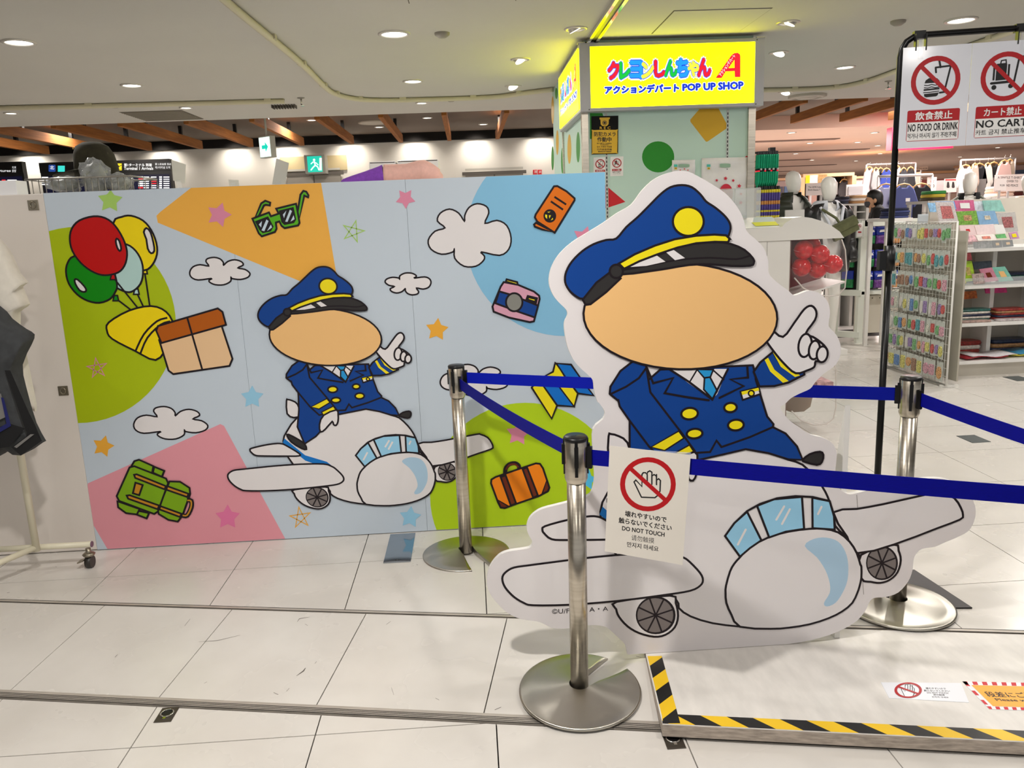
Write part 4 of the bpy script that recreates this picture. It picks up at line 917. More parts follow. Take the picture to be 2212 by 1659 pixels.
# green sunglasses
GG = pm('glasses_green', (84, 176, 20)); LG = pm('lens', (196, 214, 226))
A = chain(mpl, .0016, None, MC)
A.both(m1(M3, [(565, 310), (590, 160), (615, 128), (640, 135), (658, 165), (655, 182), (622, 168), (577, 380)]), GG, LINE, LW)
A.both(m1(M3, [(205, 352), (255, 235), (290, 212), (332, 228), (328, 252), (295, 246), (278, 252), (236, 340)]), GG, LINE, LW)
A.both(m1(M3, [(180, 365), (322, 312), (338, 345), (405, 322), (383, 280), (552, 238), (562, 285), (582, 400), (570, 422), (455, 445), (428, 425), (410, 388), (380, 398), (386, 450), (372, 478), (260, 515), (235, 490)]), GG, LINE, LW)
for g, st in (([(212, 392), (310, 355), (352, 432), (332, 466), (270, 480), (245, 455)], [[(235, 415), (262, 385), (255, 440)], [(258, 465), (300, 372), (318, 385), (282, 472)], [(305, 470), (338, 415), (348, 440)]]), ([(415, 302), (525, 275), (545, 370), (530, 395), (455, 410), (435, 390)], [[(440, 330), (470, 296), (450, 360)], [(460, 390), (500, 288), (518, 300), (480, 392)], [(505, 390), (532, 335), (540, 370)]])):
    A.both(m1(M3, g), LINE, LINE, LW)
    for q in st: A.fill(m1(M3, q), LG)
A.build('printed_sunglasses', mural)
# passport
OR = pm('passport_orange', (222, 112, 10))
A = chain(mpl, .0016, None, MC)
A.both(m1(M5, [(1425, 560), (1402, 580), (1412, 606), (1500, 640), (1640, 672), (1560, 630)]), OR, LINE, LW)
A.both(m1(M5, [(1640, 125), (1680, 122), (1790, 185), (1885, 268), (1885, 290), (1648, 678), (1440, 545), (1412, 495), (1422, 460)]), OR, LINE, LW)
A.line(m1(M5, [(1645, 250), (1785, 342)]), LINE, LW); A.line(m1(M5, [(1602, 304), (1748, 404)]), LINE, LW)
A.fill(m1(M5, ellipse(1590, 478, 76, 80)), LINE)
for g in ([(1535, 460), (1558, 465), (1558, 515), (1535, 490)], [(1578, 470), (1604, 470), (1585, 510)], [(1560, 430), (1600, 425), (1575, 440)], [(1600, 530), (1625, 500), (1628, 520)]): A.fill(m1(M5, g), P_YEL)
A.build('printed_passport', mural)
# camera
A = chain(mpl, .0016, None, MC)
A.both(m1(M5, [(1075, 1235), (1200, 1268), (1210, 1300), (1065, 1262)]), P_YEL, LINE, LW)
A.both(m1(M5, [(1040, 1268), (1210, 1300), (1400, 1380), (1462, 1430), (1468, 1470), (1400, 1735), (1350, 1745), (1100, 1690), (920, 1620), (906, 1560), (1005, 1320)]), pm('camera_pink', (218, 160, 182)), LINE, LW)
A.both(m1(M5, [(985, 1378), (1130, 1420), (1450, 1548), (1412, 1690), (1180, 1610), (940, 1520)]), P_NAVY, LINE, LW)
A.both(m1(M5, ellipse(1165, 1508, 98, 108)), pm('lens_grey', (136, 136, 130)), LINE, LW)
A.both(m1(M5, [(1330, 1440), (1430, 1465), (1420, 1512), (1315, 1480)]), P_YEL, LINE, LW * 1.5); A.build('printed_camera', mural)
# suitcase
OS = pm('case_orange', (244, 134, 10)); BRN = pm('case_brown', (108, 38, 10))
A = chain(mpl, .0016, None, MC)
A.line(m1(S7, [(505, 140), (508, 70), (550, 15), (620, 0), (665, 30), (672, 85)]), LINE, 9, False, 3); A.line(m1(S7, [(512, 80), (550, 24), (620, 12), (662, 50)]), BRN, 3.5, False, 3)
A.both(m1(S7, [(335, 240), (340, 195), (390, 165), (620, 85), (870, 2), (920, 8), (955, 60), (1032, 290), (1015, 335), (900, 395), (680, 470), (500, 535), (450, 528), (420, 470)]), OS, LINE, LW)
for g in ([(450, 165), (510, 145), (635, 480), (572, 505)], [(712, 70), (765, 50), (895, 385), (838, 412)], [(418, 440), (450, 528), (500, 535), (545, 515)], [(1000, 205), (1032, 292), (1012, 335), (945, 362)]): A.both(m1(S7, g), BRN, LINE, LW)
A.build('printed_suitcase', mural)
# backpack
BGN = pm('pack_green', (124, 170, 14)); BOR = pm('pack_strap', (196, 136, 28))
A = chain(mpl, .0016, None, MC)
for g in ([(1125, 815), (1150, 772), (1190, 760), (1312, 815), (1300, 880), (1140, 830)], [(1320, 820), (1405, 855), (1385, 905), (1308, 870)], [(1180, 1195), (1275, 1215), (1255, 1260), (1172, 1228)], [(1006, 1115), (1012, 1165), (1080, 1215), (1172, 1226), (1195, 1180)], [(1450, 945), (1540, 948), (1620, 1000), (1626, 1050), (1560, 1235), (1520, 1287), (1440, 1272), (1358, 1222), (1350, 1185)], [(1110, 825), (1150, 815), (1420, 920), (1438, 960), (1352, 1200), (1320, 1222), (1020, 1110), (1000, 1070)]): A.both(m1(M2, g), BGN, LINE, LW)
for g in ([(1148, 888), (1170, 884), (1420, 985), (1408, 1012), (1158, 915)], [(1085, 1065), (1110, 1062), (1362, 1150), (1350, 1182), (1098, 1092)], [(1432, 985), (1612, 1050), (1602, 1078), (1422, 1015)], [(1372, 1155), (1552, 1220), (1540, 1248), (1362, 1182)], [(1160, 955), (1222, 975), (1192, 1062), (1138, 1045)]): A.both(m1(M2, g), BOR, LINE, LW)
A.line(m1(M2, [(1600, 1105), (1635, 1110), (1635, 1165), (1600, 1235), (1560, 1235)]), LINE, LW * 2.4, False, 3); A.line(m1(M2, [(1602, 1107), (1633, 1112), (1633, 1165), (1600, 1232), (1562, 1234)]), BOR, LW * .8, False, 3)
A.build('printed_backpack', mural)
# folded map
MB1 = pm('map_blue', (0, 110, 202))
A = chain(mpl, .0016, None, MC)
for g, m in (([(1575, 230), (1595, 245), (1720, 425), (1570, 425), (1390, 415), (1550, 330)], P_YEL), ([(1590, 235), (1755, 248), (1890, 440), (1715, 430)], MB1), ([(1385, 410), (1308, 510), (1535, 862), (1597, 712)], P_YEL), ([(1385, 410), (1562, 422), (1790, 725), (1597, 712)], MB1), ([(1562, 422), (1720, 425), (1832, 575), (1790, 725)], P_YEL), ([(1720, 425), (1888, 438), (2012, 600), (1832, 575)], MB1)): A.both(m1(M6, g), m, LINE, LW)
A.build('printed_map', mural)
# the pilot on the mural is the same print at a smaller size: least-squares affine from the cut-out's photo pixels
import numpy as np
src = np.array([S1((995, 320)), S4((1798, 632)), S3((885, 1365)), S4((172, 250)), S3((1640, 920)), S1((130, 730)), S1((490, 670)), S2((1005, 140)), S2((1255, 1000)), S1((1860, 912))])
dst = np.array([M3((822, 930)), M4((722, 1068)), M4((1825, 865)), M4((5, 900)), M6((905, 1180)), M3((235, 1200)), M3((475, 1163)), M4((853, 177)), M4((1033, 722)), M3((1465, 1330))])
AF = np.linalg.lstsq(np.c_[src, np.ones(len(src))], dst, rcond=None)[0]
def mtf(x, y): q = np.array([x, y, 1.0]) @ AF; return mpl.px(float(q[0]), float(q[1]))
def mk_m(): return chain(mpl, .0018, mtf, MC)
plane_and_pilot(mk_m, mural, 6.4)

# the plain white board that carries on to the left, with its latch plates
wb2 = thing('white_board', 'plain cream white counter board left of the mural with two latch plates', 'board', (-2.4, MY, 0))
MB(WB).box((-3.6, MY + .001, .004), (MXL - .001, MY + .04, 1.80), b=.004).build('board', wb2)
MB(mat('board_top', (236, 236, 238), .4)).box((-3.6, MY + .04, 1.74), (-1.99, MY + .15, 1.80)).build('counter_top', wb2)
LAT = mat('latch_metal', (150, 142, 126), .35, .9)
for px, py in ((72, 443), (137, 844)):
    p = on_y(px, py, MY); h = .024
    MB(LAT).box((p.x - h, MY - .004, p.z - h), (p.x + h, MY + .001, p.z + h), b=.0015).tube([(p.x + .012 * math.cos(t), MY - .006, p.z + .015 * math.sin(t)) for t in [2 * PI * i / 16 for i in range(16)]], .003, 6, closed=True).box((p.x - .006, MY - .0055, p.z - .012), (p.x + .008, MY - .004, p.z + .012)).build('latch_plate', wb2)
fp = thing('floor_plate', 'polished steel plate lying on the floor at the foot of the mural', 'plate', (-.42, 3.8, 0))
MB(mat('mirror_steel', (170, 178, 186), .08, 1.0)).box((-.483, 3.605, .0006), (-.352, MY - .02, .004)).build('plate', fp)
for x in (-.425, -.41): MB(BLACK).cyl((x, 3.63, .004), .005, .0006, 10).build('screw', fp)

# ================================================================== big cut-out board
CYP = 2.655
cut = thing('standee', 'large white cut-out board of a capped pilot riding a white aeroplane', 'cut-out board', (1.0, CYP, 0))
cpl = Plane((0, CYP, 0), (1, 0, 0), (0, 0, 1))
out = m1(S5, [(1140, 590), (1230, 602), (1330, 652), (1450, 722), (1560, 797), (1640, 882), (1700, 972), (1735, 1062), (1760, 1150), (1850, 1230), (1920, 1310), (1955, 1420)]) + \
    m1(S1, [(1560, 620), (1566, 690), (1620, 745), (1700, 805), (1740, 838), (1790, 825), (1850, 806), (1930, 830), (1980, 890), (1994, 960), (1985, 1030), (1990, 1065), (2040, 1120), (2070, 1200), (2060, 1280), (2020, 1340), (1950, 1390), (1890, 1450), (1855, 1495), (1780, 1530), (1720, 1562), (1675, 1605)]) + \
    m1(S2, [(1645, 100), (1700, 180), (1780, 240), (1860, 290), (1940, 310), (2010, 350), (2040, 410)]) + m1(S3, [(462, 400), (452, 500), (440, 590), (480, 660), (540, 710), (590, 725), (650, 715), (750, 690), (1000, 640), (1150, 605), (1300, 578), (1450, 580), (1580, 620), (1680, 690), (1740, 790), (1762, 880), (1745, 980), (1690, 1070), (1580, 1130), (1460, 1180), (1380, 1215), (1260, 1235), (1200, 1290), (1180, 1350), (1170, 1440), (1130, 1540), (1040, 1640)]) + \
    m1(S8, [(1400, 26), (1330, 32), (1300, 60), (1280, 105), (1230, 165), (1150, 215), (1050, 255), (900, 292), (650, 322), (200, 354), (0, 364)]) + \
    m1(S4, [(1520, 1058), (1492, 1010), (1470, 940), (1390, 860), (1290, 770), (1200, 742), (1090, 740), (900, 770), (780, 775), (690, 765), (610, 725), (540, 700), (430, 685), (330, 660), (230, 610), (120, 510), (40, 400), (8, 290), (20, 180), (60, 90), (140, 0)]) + \
    m1(S7, [(540, 1060), (700, 1035), (790, 1018), (825, 980), (825, 930), (790, 870), (765, 800), (770, 730), (800, 660), (860, 600), (950, 550), (1100, 510), (1250, 472)]) + \
    m1(S2, [(285, 725), (325, 680), (340, 600), (335, 500), (328, 400), (330, 250), (400, 180), (412, 130), (370, 65)]) + \
    m1(S1, [(362, 1590), (340, 1520), (330, 1440), (290, 1395), (240, 1350), (190, 1290), (150, 1200), (130, 1100), (128, 1030), (150, 980), (140, 940), (90, 890), (50, 840), (25, 780), (20, 720), (35, 650), (70, 580), (120, 520), (190, 460), (270, 410), (400, 330), (500, 260)]) + \
    m1(S5, [(700, 900), (790, 780), (880, 690), (960, 640), (1050, 605)])
oq = [cpl.px(*p) for p in smooth(out, 3)]
oq = [(a, max(b, .0015)) for a, b in oq]
BRDW = mat('standee_white', (226, 221, 222), .45, spec=.3); EDGE = mat('foam_edge', (226, 224, 220), .7)
MB([BRDW, EDGE]).prism(oq, XZ, CYP, CYP + .02, 0, 1).build('board', cut)
_prev[0] = None
def mk_s(): return chain(cpl, .0004)
plane_and_pilot(mk_s, cut, 4.7)
Art(cpl, .001).text('©U/F・S・A・A', m1(S4, [(697, 566), (1292, 536), (1294, 584), (699, 620)]), LINE, .0).build('copyright_line', cut)
s0_, s1_ = S3((650, 730)), S3((715, 1659)); p0, p1 = on_y(*s0_, CYP), on_y(*s1_, CYP)
MB(mat('seam_grey', (150, 146, 140), .6)).obox((p0 + p1) / 2 + Vector((0, -.0004, 0)), (p1 - p0) / 2, (.0008, 0, 0), (0, .0006, 0)).build('fold_seam', cut)
# rear stay that keeps the board upright
MB(EDGE).prism([(CYP + .02, .0015), (CYP + .24, .0015), (CYP + .02, .9)], YZ, 1.3, 1.32).build('rear_stay', cut)
# ================================================================== queue posts and belts
PB = mat('belt_blue', (2, 6, 138), .6, noise=(60, .12, (1, 1, 8)), spec=.15); PB2 = mat('belt_blue_light', (6, 26, 176), .6, spec=.15)
POSTR, HEADR, BASER = .031, .0375, .212
def make_post():
    t = thing('queue_post', 'x', 'queue post', (0, 0, 0), 'stainless steel belt barrier posts')
    # slotted dished base
    bsm = mat('base_steel', (190, 186, 176), .3, 1.0)
    nt = bsm.node_tree; tg = nt.nodes.new('ShaderNodeTangent'); tg.direction_type = 'RADIAL'; tg.axis = 'Z'; pb_ = nt.nodes['Principled BSDF']
    pb_.inputs['Anisotropic'].default_value = .85; pb_.inputs['Anisotropic Rotation'].default_value = 0.0; nt.links.new(tg.outputs[0], pb_.inputs['Tangent'])
    m = MB(bsm)
    prof = [(.036, .030), (.07, .024), (.12, .016), (.17, .0105), (.205, .008), (BASER, .006), (BASER, .0)]
    n = 64; vs = []
    for r, z in prof:
        g = math.asin(min(.95, (.034 + .012 * min(1, max(0, (r - .07) / .12))) / r))
        for k in range(n + 1):
            a = g + (2 * PI - 2 * g) * k / n; vs.append((r * math.cos(a), r * math.sin(a), z))
    m.add(vs, [(i * (n + 1) + k, i * (n + 1) + k + 1, (i + 1) * (n + 1) + k + 1, (i + 1) * (n + 1) + k) for i in range(len(prof) - 1) for k in range(n)], 0, True)
    top = [(vs[i * (n + 1)]) for i in range(len(prof))]; bt = [vs[i * (n + 1) + n] for i in range(len(prof))]
    for e in (top, bt):
        q = [(p[0], p[1], 0) for p in e]; m.add(list(e) + q, [(i, i + 1, len(e) + i + 1, len(e) + i) for i in range(len(e) - 1)])
    m.build('base', t)
    MB(STEEL).cyl((0, 0, .012), POSTR, .80, 28).build('pole', t)
    hd_ = MB(STEEL).lathe([(.033, .785), (HEADR, .797), (HEADR, .925), (.034, .93)], n=32).build('head', t)
    MB(BLACK).lathe([(HEADR - .001, .924), (HEADR + .0012, .928), (HEADR + .0012, .936), (HEADR - .003, .940), (.001, .941)], n=32).build('cap', hd_)
    for k in range(4):
        a = PI / 4 + k * PI / 2; d = Vector((math.cos(a), math.sin(a), 0)); s = Vector((-d.y, d.x, 0))
        b = MB(BLACK).obox(d * (HEADR + .001) + Vector((0, 0, .872)), s * .005, d * .002, (0, 0, .06))
        b.obox(d * (HEADR + .004) + Vector((0, 0, .880)), s * .0065, d * .004, (0, 0, .034)); b.build('belt_slot', hd_)
    return t
PT = [((-.0855, 3.665, 0), 'steel belt post standing closest to the mural wall', -70, 8),
      ((.311, 2.503, -.0335), 'steel belt post in front of the white cut-out, with hanging notice beside it', 40, 12),
      ((1.655, 2.885, .0075), 'steel belt post right of the cut-out, beside the black sign stand', 110, 30),
      ((1.985, 1.74, LOW), 'steel belt post beyond the right edge, holding both belt ends', 100, 0)]
p0_ = make_post()
for i, (loc, lb, rz, _) in enumerate(PT):
    o = p0_ if i == 0 else copy_tree(p0_)
    if i == 0: o.name = 'queue_post'
    place(o, loc, math.radians(rz), lb)
    if i == 1: o.rotation_mode = 'ZYX'; o.rotation_euler = (math.radians(3.5), 0, math.radians(rz))
HZ = .868
def belt(name, a, b, za, zb, label, m, sag=.012):
    a, b = Vector((a[0], a[1], za)), Vector((b[0], b[1], zb)); d = (b - a); dn = Vector((d.x, d.y, 0)).normalized(); o = thing(name, label, 'belt', a, 'blue barrier belts')
    a2, b2 = a + dn * (HEADR + .012), b - dn * (HEADR + .012); s = Vector((-dn.y, dn.x, 0)); h = .0255; n = 24; vs = []
    for i in range(n + 1):
        t = i / n; p = a2.lerp(b2, t) - Vector((0, 0, sag * 4 * t * (1 - t)))
        for e, z in ((-1, -h), (1, -h), (1, h), (-1, h)): vs.append(p + s * e * .0009 + Vector((0, 0, z)))
    MB(m).add(vs, [(i * 4 + k, i * 4 + (k + 1) % 4, i * 4 + 4 + (k + 1) % 4, i * 4 + 4 + k) for i in range(n) for k in range(4)], 0, False).build('webbing', o)
    for p, sg in ((a2, 1), (b2, -1)):
        MB(BLACK).obox(p - dn * sg * .004, dn * .008, s * .007, (0, 0, .036)).build('clip', o)
    return o
P0, P1, P2, P3 = [Vector(p[0]) for p in PT]; P1 = P1 - Vector((0, .053, 0))
belt('barrier_belt', P0, P2, P0.z + HZ + .012, P2.z + HZ, 'blue belt running behind the cut-out to the right post', PB2, .004)
belt('barrier_belt', P0, P1, P0.z + HZ - .012, P1.z + HZ + .01, 'blue belt slanting from the mural post to the front post', PB)
belt('barrier_belt', P1, P3, P1.z + HZ, P3.z + HZ - .01, 'blue belt across the cut-out carrying the do not touch notice', PB, .006)
belt('barrier_belt', P2, P3, P2.z + HZ - .01, P3.z + HZ - .02, 'blue belt from the right post to the right picture edge', PB)

# notice hung over the front belt
bd = Vector((P3.x - P1.x, P3.y - P1.y, 0)).normalized(); bn = Vector((bd.y, -bd.x, 0))
npl = Plane(Vector((P1.x, P1.y, 0)) + bn * .006, bd, (0, 0, 1))
NQ = m1(S2, [(446, 366), (1015, 432), (958, 1205), (412, 1108)])
PAPW = mat('notice_paper', (226, 220, 210), .35, spec=.4)
nt_, b0 = sheet('hanging_notice', 'white do not touch notice clipped over the front blue belt', 'notice', npl, NQ, PAPW, .0012, 0)
# clear film folded over the belt
fm = MB(mat('notice_film', (190, 200, 225), .12, alpha=.45))
q0, q1 = npl.px(*NQ[0]), npl.px(*NQ[1])
z2 = lambda q, up: npl.at(q[0], q[1] + up, .0008)
zt = P1.z + HZ + .034
fm.add([z2(q0, 0), z2(q1, 0), npl.at(q1[0], zt, .0008), npl.at(q0[0], zt, .0008), npl.at(q1[0], zt, -.012), npl.at(q0[0], zt, -.012)], [(0, 1, 2, 3), (3, 2, 4, 5)]); fm.build('clear_film', nt_)
def nq(x0, y0, x1, y1): return m1(S2, [(x0, y0), (x1, y0 + (x1 - x0) * .155), (x1 - (y1 - y0) * .05, y1 + (x1 - x0) * .155), (x0 - (y1 - y0) * .05, y1)])
A = Art(npl, b0); K = .30741; c = S2((715, 637))
hs = []
hand_symbol(A, c[0] - 0, c[1], 50); ban_art(A, c[0], c[1], 58.5, 1.03, 10.5, mat('notice_red', (182, 8, 20), .4), .75); A.build('symbol', nt_)
for t, q, bo in (('壊れやすいので', (556, 822, 846, 862), .046), ('触らないでください', (512, 868, 882, 908), .046), ('DO NOT TOUCH', (535, 930, 832, 960), .048), ('请勿触摸', (600, 990, 760, 1030), .0), ('만지지 마세요', (570, 1040, 790, 1076), .025)):
    Art(npl, b0).text(t, nq(*q), INK, bo).build('lettering', nt_)

# ================================================================== step platform with hazard tape
PLT = mat('platform_top', (222, 218, 212), .35, noise=(9, .07, (3, 1, 1))); PLE = mat('platform_edge', (170, 158, 146), .6, noise=(22, .3, (1, 1, 6))); HY = mat('tape_yellow', (240, 196, 22), .4); HB = mat('tape_black', (14, 14, 14), .4)
def P2D(x, s): return T1A + TD * ((x - T1A.x) / TD.x) - TN * s
LFT = PX0 - .03
A0 = Vector((LFT + .045, 2.68)); 
fl = Vector((.540, 2.238)); fr_ = fl + TD * 1.75; bl_ = Vector((.600, t1(.6) - .02)); br_ = bl_ + TD * 1.75
plat = thing('step_platform', 'white step platform edged with black and yellow hazard tape', 'platform', (fl.x, fl.y, LOW))
def quad_prism(m, P, z0, z1):
    A = [(p.x, p.y, z0) for p in P]; B = [(p.x, p.y, z1) for p in P]
    return MB(m).add(A + B, [(0, 3, 2, 1), (4, 5, 6, 7)] + [(i, (i + 1) % 4, 4 + (i + 1) % 4, 4 + i) for i in range(4)])
quad_prism(PLE, [fl, fr_, br_, bl_], LOW + .012, -.003).build('core', plat)
ins = .002
quad_prism(PLT, [fl, fr_, br_, bl_], -.003, .0).build('top_board', plat)
quad_prism(mat('joint_gap', (38, 34, 30), .9), [fl + TN * .012, fr_ + TN * .012, br_, bl_], LOW, LOW + .012).build('base_gap', plat)
e_l = (bl_ - fl).normalized(); e_n = Vector((e_l.y, -e_l.x))
tw = .052
def tape(org, d, n, L, name, pitch, lean, flip=False):
    """hazard tape: alternating slanted pieces along direction d, width along n"""
    m = MB([HY, HB]); k = 0; x = -abs(lean) - pitch
    while x < L:
        a, b = x, x + pitch
        q = [(a, 0), (b, 0), (b + lean, tw), (a + lean, tw)]
        q = clip_poly(q, (0, 0), (L, tw))
        if len(q) > 2:
            lift = .0004 if not flip else .0006
            A = [org + d * u + n * v for u, v in q]
            m.add([(p.x, p.y, .0 + lift) for p in A], [tuple(range(len(A)))], k % 2)
        x += pitch; k += 1
    return m.build(name, plat)
tape(fl + TN * .002, TD, TN, 1.74, 'front_tape', .082, -.062)
tape(fl + e_n * .004 + TN * .002, e_l, e_n, .40, 'side_tape', .078, .055, True)
# labels stuck on the platform
tpl = Plane((0, 0, 0), TD.to_3d(), TN.to_3d())
S9 = Z(1400, 1280, .36709)
f1, b1 = sheet('floor_label', 'white do not touch label lying on the step platform', 'label', tpl, m1(S9, [(1370, 530), (1842, 534), (1888, 648), (1418, 622)]), mat('label_white', (232, 234, 240), .3), .0014, .0)
A = Art(tpl, b1); c = S9((1530, 578)); hand_symbol(A, c[0], c[1], 25); A.build('hand_mark', f1)
A = Art(tpl, b1 + .001); ban_art(A, c[0], c[1] , 17, 1.75, 3.4, None, .55); A.build('ring_mark', f1)
for t, q in (('壊れやすいので', [(1632, 560), (1750, 563), (1752, 574), (1634, 571)]), ('触らないでください', [(1622, 573), (1774, 577), (1776, 588), (1624, 584)]), ('DO NOT TOUCH', [(1640, 587), (1764, 590), (1766, 599), (1642, 596)]), ('请勿触摸', [(1676, 599), (1744, 601), (1746, 610), (1678, 608)]), ('만지지 마세요', [(1670, 612), (1766, 615), (1768, 624), (1672, 621)])):
    Art(tpl, b1).text(t, m1(S9, q), INK, .03).build('lettering', f1)
ex = lambda p, q, k: (p[0] + (q[0] - p[0]) * k, p[1] + (q[1] - p[1]) * k)
wq = [(1848, 525), (2212, 533), (2212, 692), (2008, 688)]
TR, BR = ex(wq[0], wq[1], 2.05), (2640, 710)
f2, b2 = sheet('step_label', 'orange watch your step label with red and white border on the platform', 'label', tpl, m1(S9, [wq[0], TR, BR, wq[3]]), mat('label_white', (232, 234, 240), .3), .0014, .0)
A = Art(tpl, b2)
def bt(u, v):
    a = ex(wq[0], TR, u); b = ex(wq[3], BR, u); p = ex(a, b, v); return S9(p)
for k in range(26):
    u0 = k / 26
    if k % 2 == 0:
        A.fill([bt(u0, 0), bt(u0 + 1 / 26, 0), bt(u0 + .7 / 26, .12), bt(max(0, u0 - .3 / 26), .12)], PRED, 0, b2 + .0002); A.fill([bt(u0, .9), bt(u0 + 1 / 26, .9), bt(u0 + .7 / 26, 1), bt(max(0, u0 - .3 / 26), 1)], PRED, 0, b2 + .0002)
for k in range(6):
    if k % 2 == 0: A.fill([bt(0, k / 6), bt(.03, k / 6), bt(.03, (k + 1) / 6), bt(0, (k + 1) / 6)], PRED, 0, b2 + .0002)
A.fill([bt(.045, .13), bt(.97, .13), bt(.97, .89), bt(.06, .89)], mat('label_orange', (244, 170, 16), .35), 0, b2 + .0004); A.build('border', f2)
Art(tpl, b2 + .0006).text('段差にご注意ください', [bt(.09, .36), bt(.92, .36), bt(.93, .55), bt(.10, .55)], INK, .03).build('lettering', f2)
Art(tpl, b2 + .0006).text('Please watch your step', [bt(.135, .6), bt(.86, .6), bt(.87, .72), bt(.145, .72)], INK, .03).build('lettering', f2)

# ================================================================== floor fittings
RINGM = mat('ring_plate', (96, 90, 82), .4, .8)
def ring_plate(px, py, label):
    p = on_z(px, py, LOW); o = thing('floor_socket', label, 'floor socket', (p.x, p.y, LOW))
    MB(RINGM).box((p.x - .03, p.y - .042, LOW + .0005), (p.x + .03, p.y + .042, LOW + .003), b=.001).build('plate', o)
    MB(BLACK).cyl((p.x, p.y + .006, LOW + .003), .02, .0006, 20).build('recess', o)
    MB(CHROME).tube([(p.x + .021 * math.cos(t), p.y + .006 + .021 * math.sin(t), LOW + .005) for t in [2 * PI * i / 24 for i in range(24)]], .0028, 6, closed=True).box((p.x - .005, p.y - .028, LOW + .003), (p.x + .005, p.y - .014, LOW + .006)).build('pull_ring', o)
    return o
ring_plate(360, 1545, 'square metal ring socket in the floor left of the front post')
ring_plate(1455, 1600, 'square metal ring socket in the floor below the platform corner')
def floor_lid(px, label):
    P = [on_z(*p) for p in px]; c = sum(P, Vector()) / 4; o = thing('floor_box', label, 'floor box', (c.x, c.y, 0))
    x0, x1, y0, y1 = min(p.x for p in P), max(p.x for p in P), min(p.y for p in P), max(p.y for p in P)
    MB(mat('floor_lid', (70, 76, 76), .5, noise=(30, .15))).box((x0, y0, .0004), (x1, y1, .003), b=.001).build('lid', o)
floor_lid([(2067, 942), (2105, 940), (2139, 955), (2100, 957)], 'dark square floor box lid on the white tiles right of the sign stand')
floor_lid([(2172, 814), (2202, 813), (2226, 822), (2196, 823)], 'dark floor box lid close to the shop shelf foot')

# ================================================================== black stand with the no food / no cart board
SB = Vector((1.675, 3.13, 0)); 
def solve_yaw():
    best = None
    for k in range(0, 60):
        t = math.radians(k); u = Vector((math.cos(t), -math.sin(t), 0)); pl = Plane(SB, u, (0, 0, 1))
        a, b = pl.px(1951, 103.5), pl.px(2212, 86)
        e = abs(a[1] - b[1])
        if best is None or e < best[0]: best = (e, t)
    return best[1]
SYW = solve_yaw(); su = Vector((math.cos(SYW), -math.sin(SYW), 0)); sn = Vector((-math.sin(SYW), -math.cos(SYW), 0))
bpl = Plane(SB + sn * .03, su, (0, 0, 1))
st = thing('sign_stand', 'tall black tubular sign stand on a flat black base plate', 'sign stand', SB)
ztop = bpl.px(2080, 66)[1] + 0.0
def sp3(a, z): return SB + su * a + Vector((0, 0, z))
wtop = bpl.px(2212, 58)
WID = 1.02
MB(BLACKM).tube([sp3(0, .006), sp3(0, 1.36)], .0135, 14).build('lower_pole', st)
MB(BLACKM).tube([sp3(0, 1.36), sp3(0, ztop - .075), sp3(.006, ztop - .045), sp3(.02, ztop - .02), sp3(.045, ztop - .005), sp3(.075, ztop), sp3(WID - .075, ztop), sp3(WID - .045, ztop - .005), sp3(WID - .02, ztop - .02), sp3(WID - .006, ztop - .045), sp3(WID, ztop - .075), sp3(WID, 1.36)], .0115, 12).build('top_frame', st)
MB(BLACKM).tube([sp3(WID, .006), sp3(WID, 1.36)], .0135, 14).build('lower_pole', st)
for a in (0, WID): MB(BLACK).tube([sp3(a, 1.33), sp3(a, 1.43)], .022, 14).box(sp3(a, 1.335) + Vector((-.045, -.012, 0)), sp3(a, 1.335) + Vector((-.015, .012, .075))).build('clamp', st)
MB(BLACKM).add([(p.x, p.y, z) for z in (.0006, .006) for p in [on_z(2100, 1315), on_z(1975, 1233), on_z(1975, 1233) + Vector((-.27, .03, 0)), on_z(2100, 1315) + Vector((-.27, .03, 0))]], [(0, 1, 2, 3), (7, 6, 5, 4), (0, 4, 5, 1), (1, 5, 6, 2), (2, 6, 7, 3), (3, 7, 4, 0)]).build('base_plate', st)
q = sp3(WID, 0)
MB(BLACKM).box((q.x - .15, q.y - .15, .0006), (q.x + .15, q.y + .15, .006)).build('base_plate', st)
z4 = Z(1700, 0, .23146)
TL, BLq = bpl.px(*z4((1085, 447))), bpl.px(*z4((1062, 1388)))
zt_, zb_ = TL[1], BLq[1]; a0 = TL[0]; aw = (bpl.px(*z4((1732, 405)))[0] - a0)
board = thing('warning_board', 'hanging white board with red no food or drink and no cart symbols', 'sign', bpl.at(a0, zb_))
for k in range(2):
    A_ = [bpl.at(a0 + aw * k + .0008, zb_), bpl.at(a0 + aw * (k + 1) - .0008, zb_), bpl.at(a0 + aw * (k + 1) - .0008, zt_), bpl.at(a0 + aw * k + .0008, zt_)]
    MB(mat('laminated_white', (226, 228, 236), .12, spec=.6)).add(A_ + [p - sn * .002 for p in A_], [(0, 1, 2, 3), (7, 6, 5, 4)] + [(i, (i + 1) % 4, 4 + (i + 1) % 4, 4 + i) for i in range(4)]).build('panel', board)
hh = zt_ - zb_
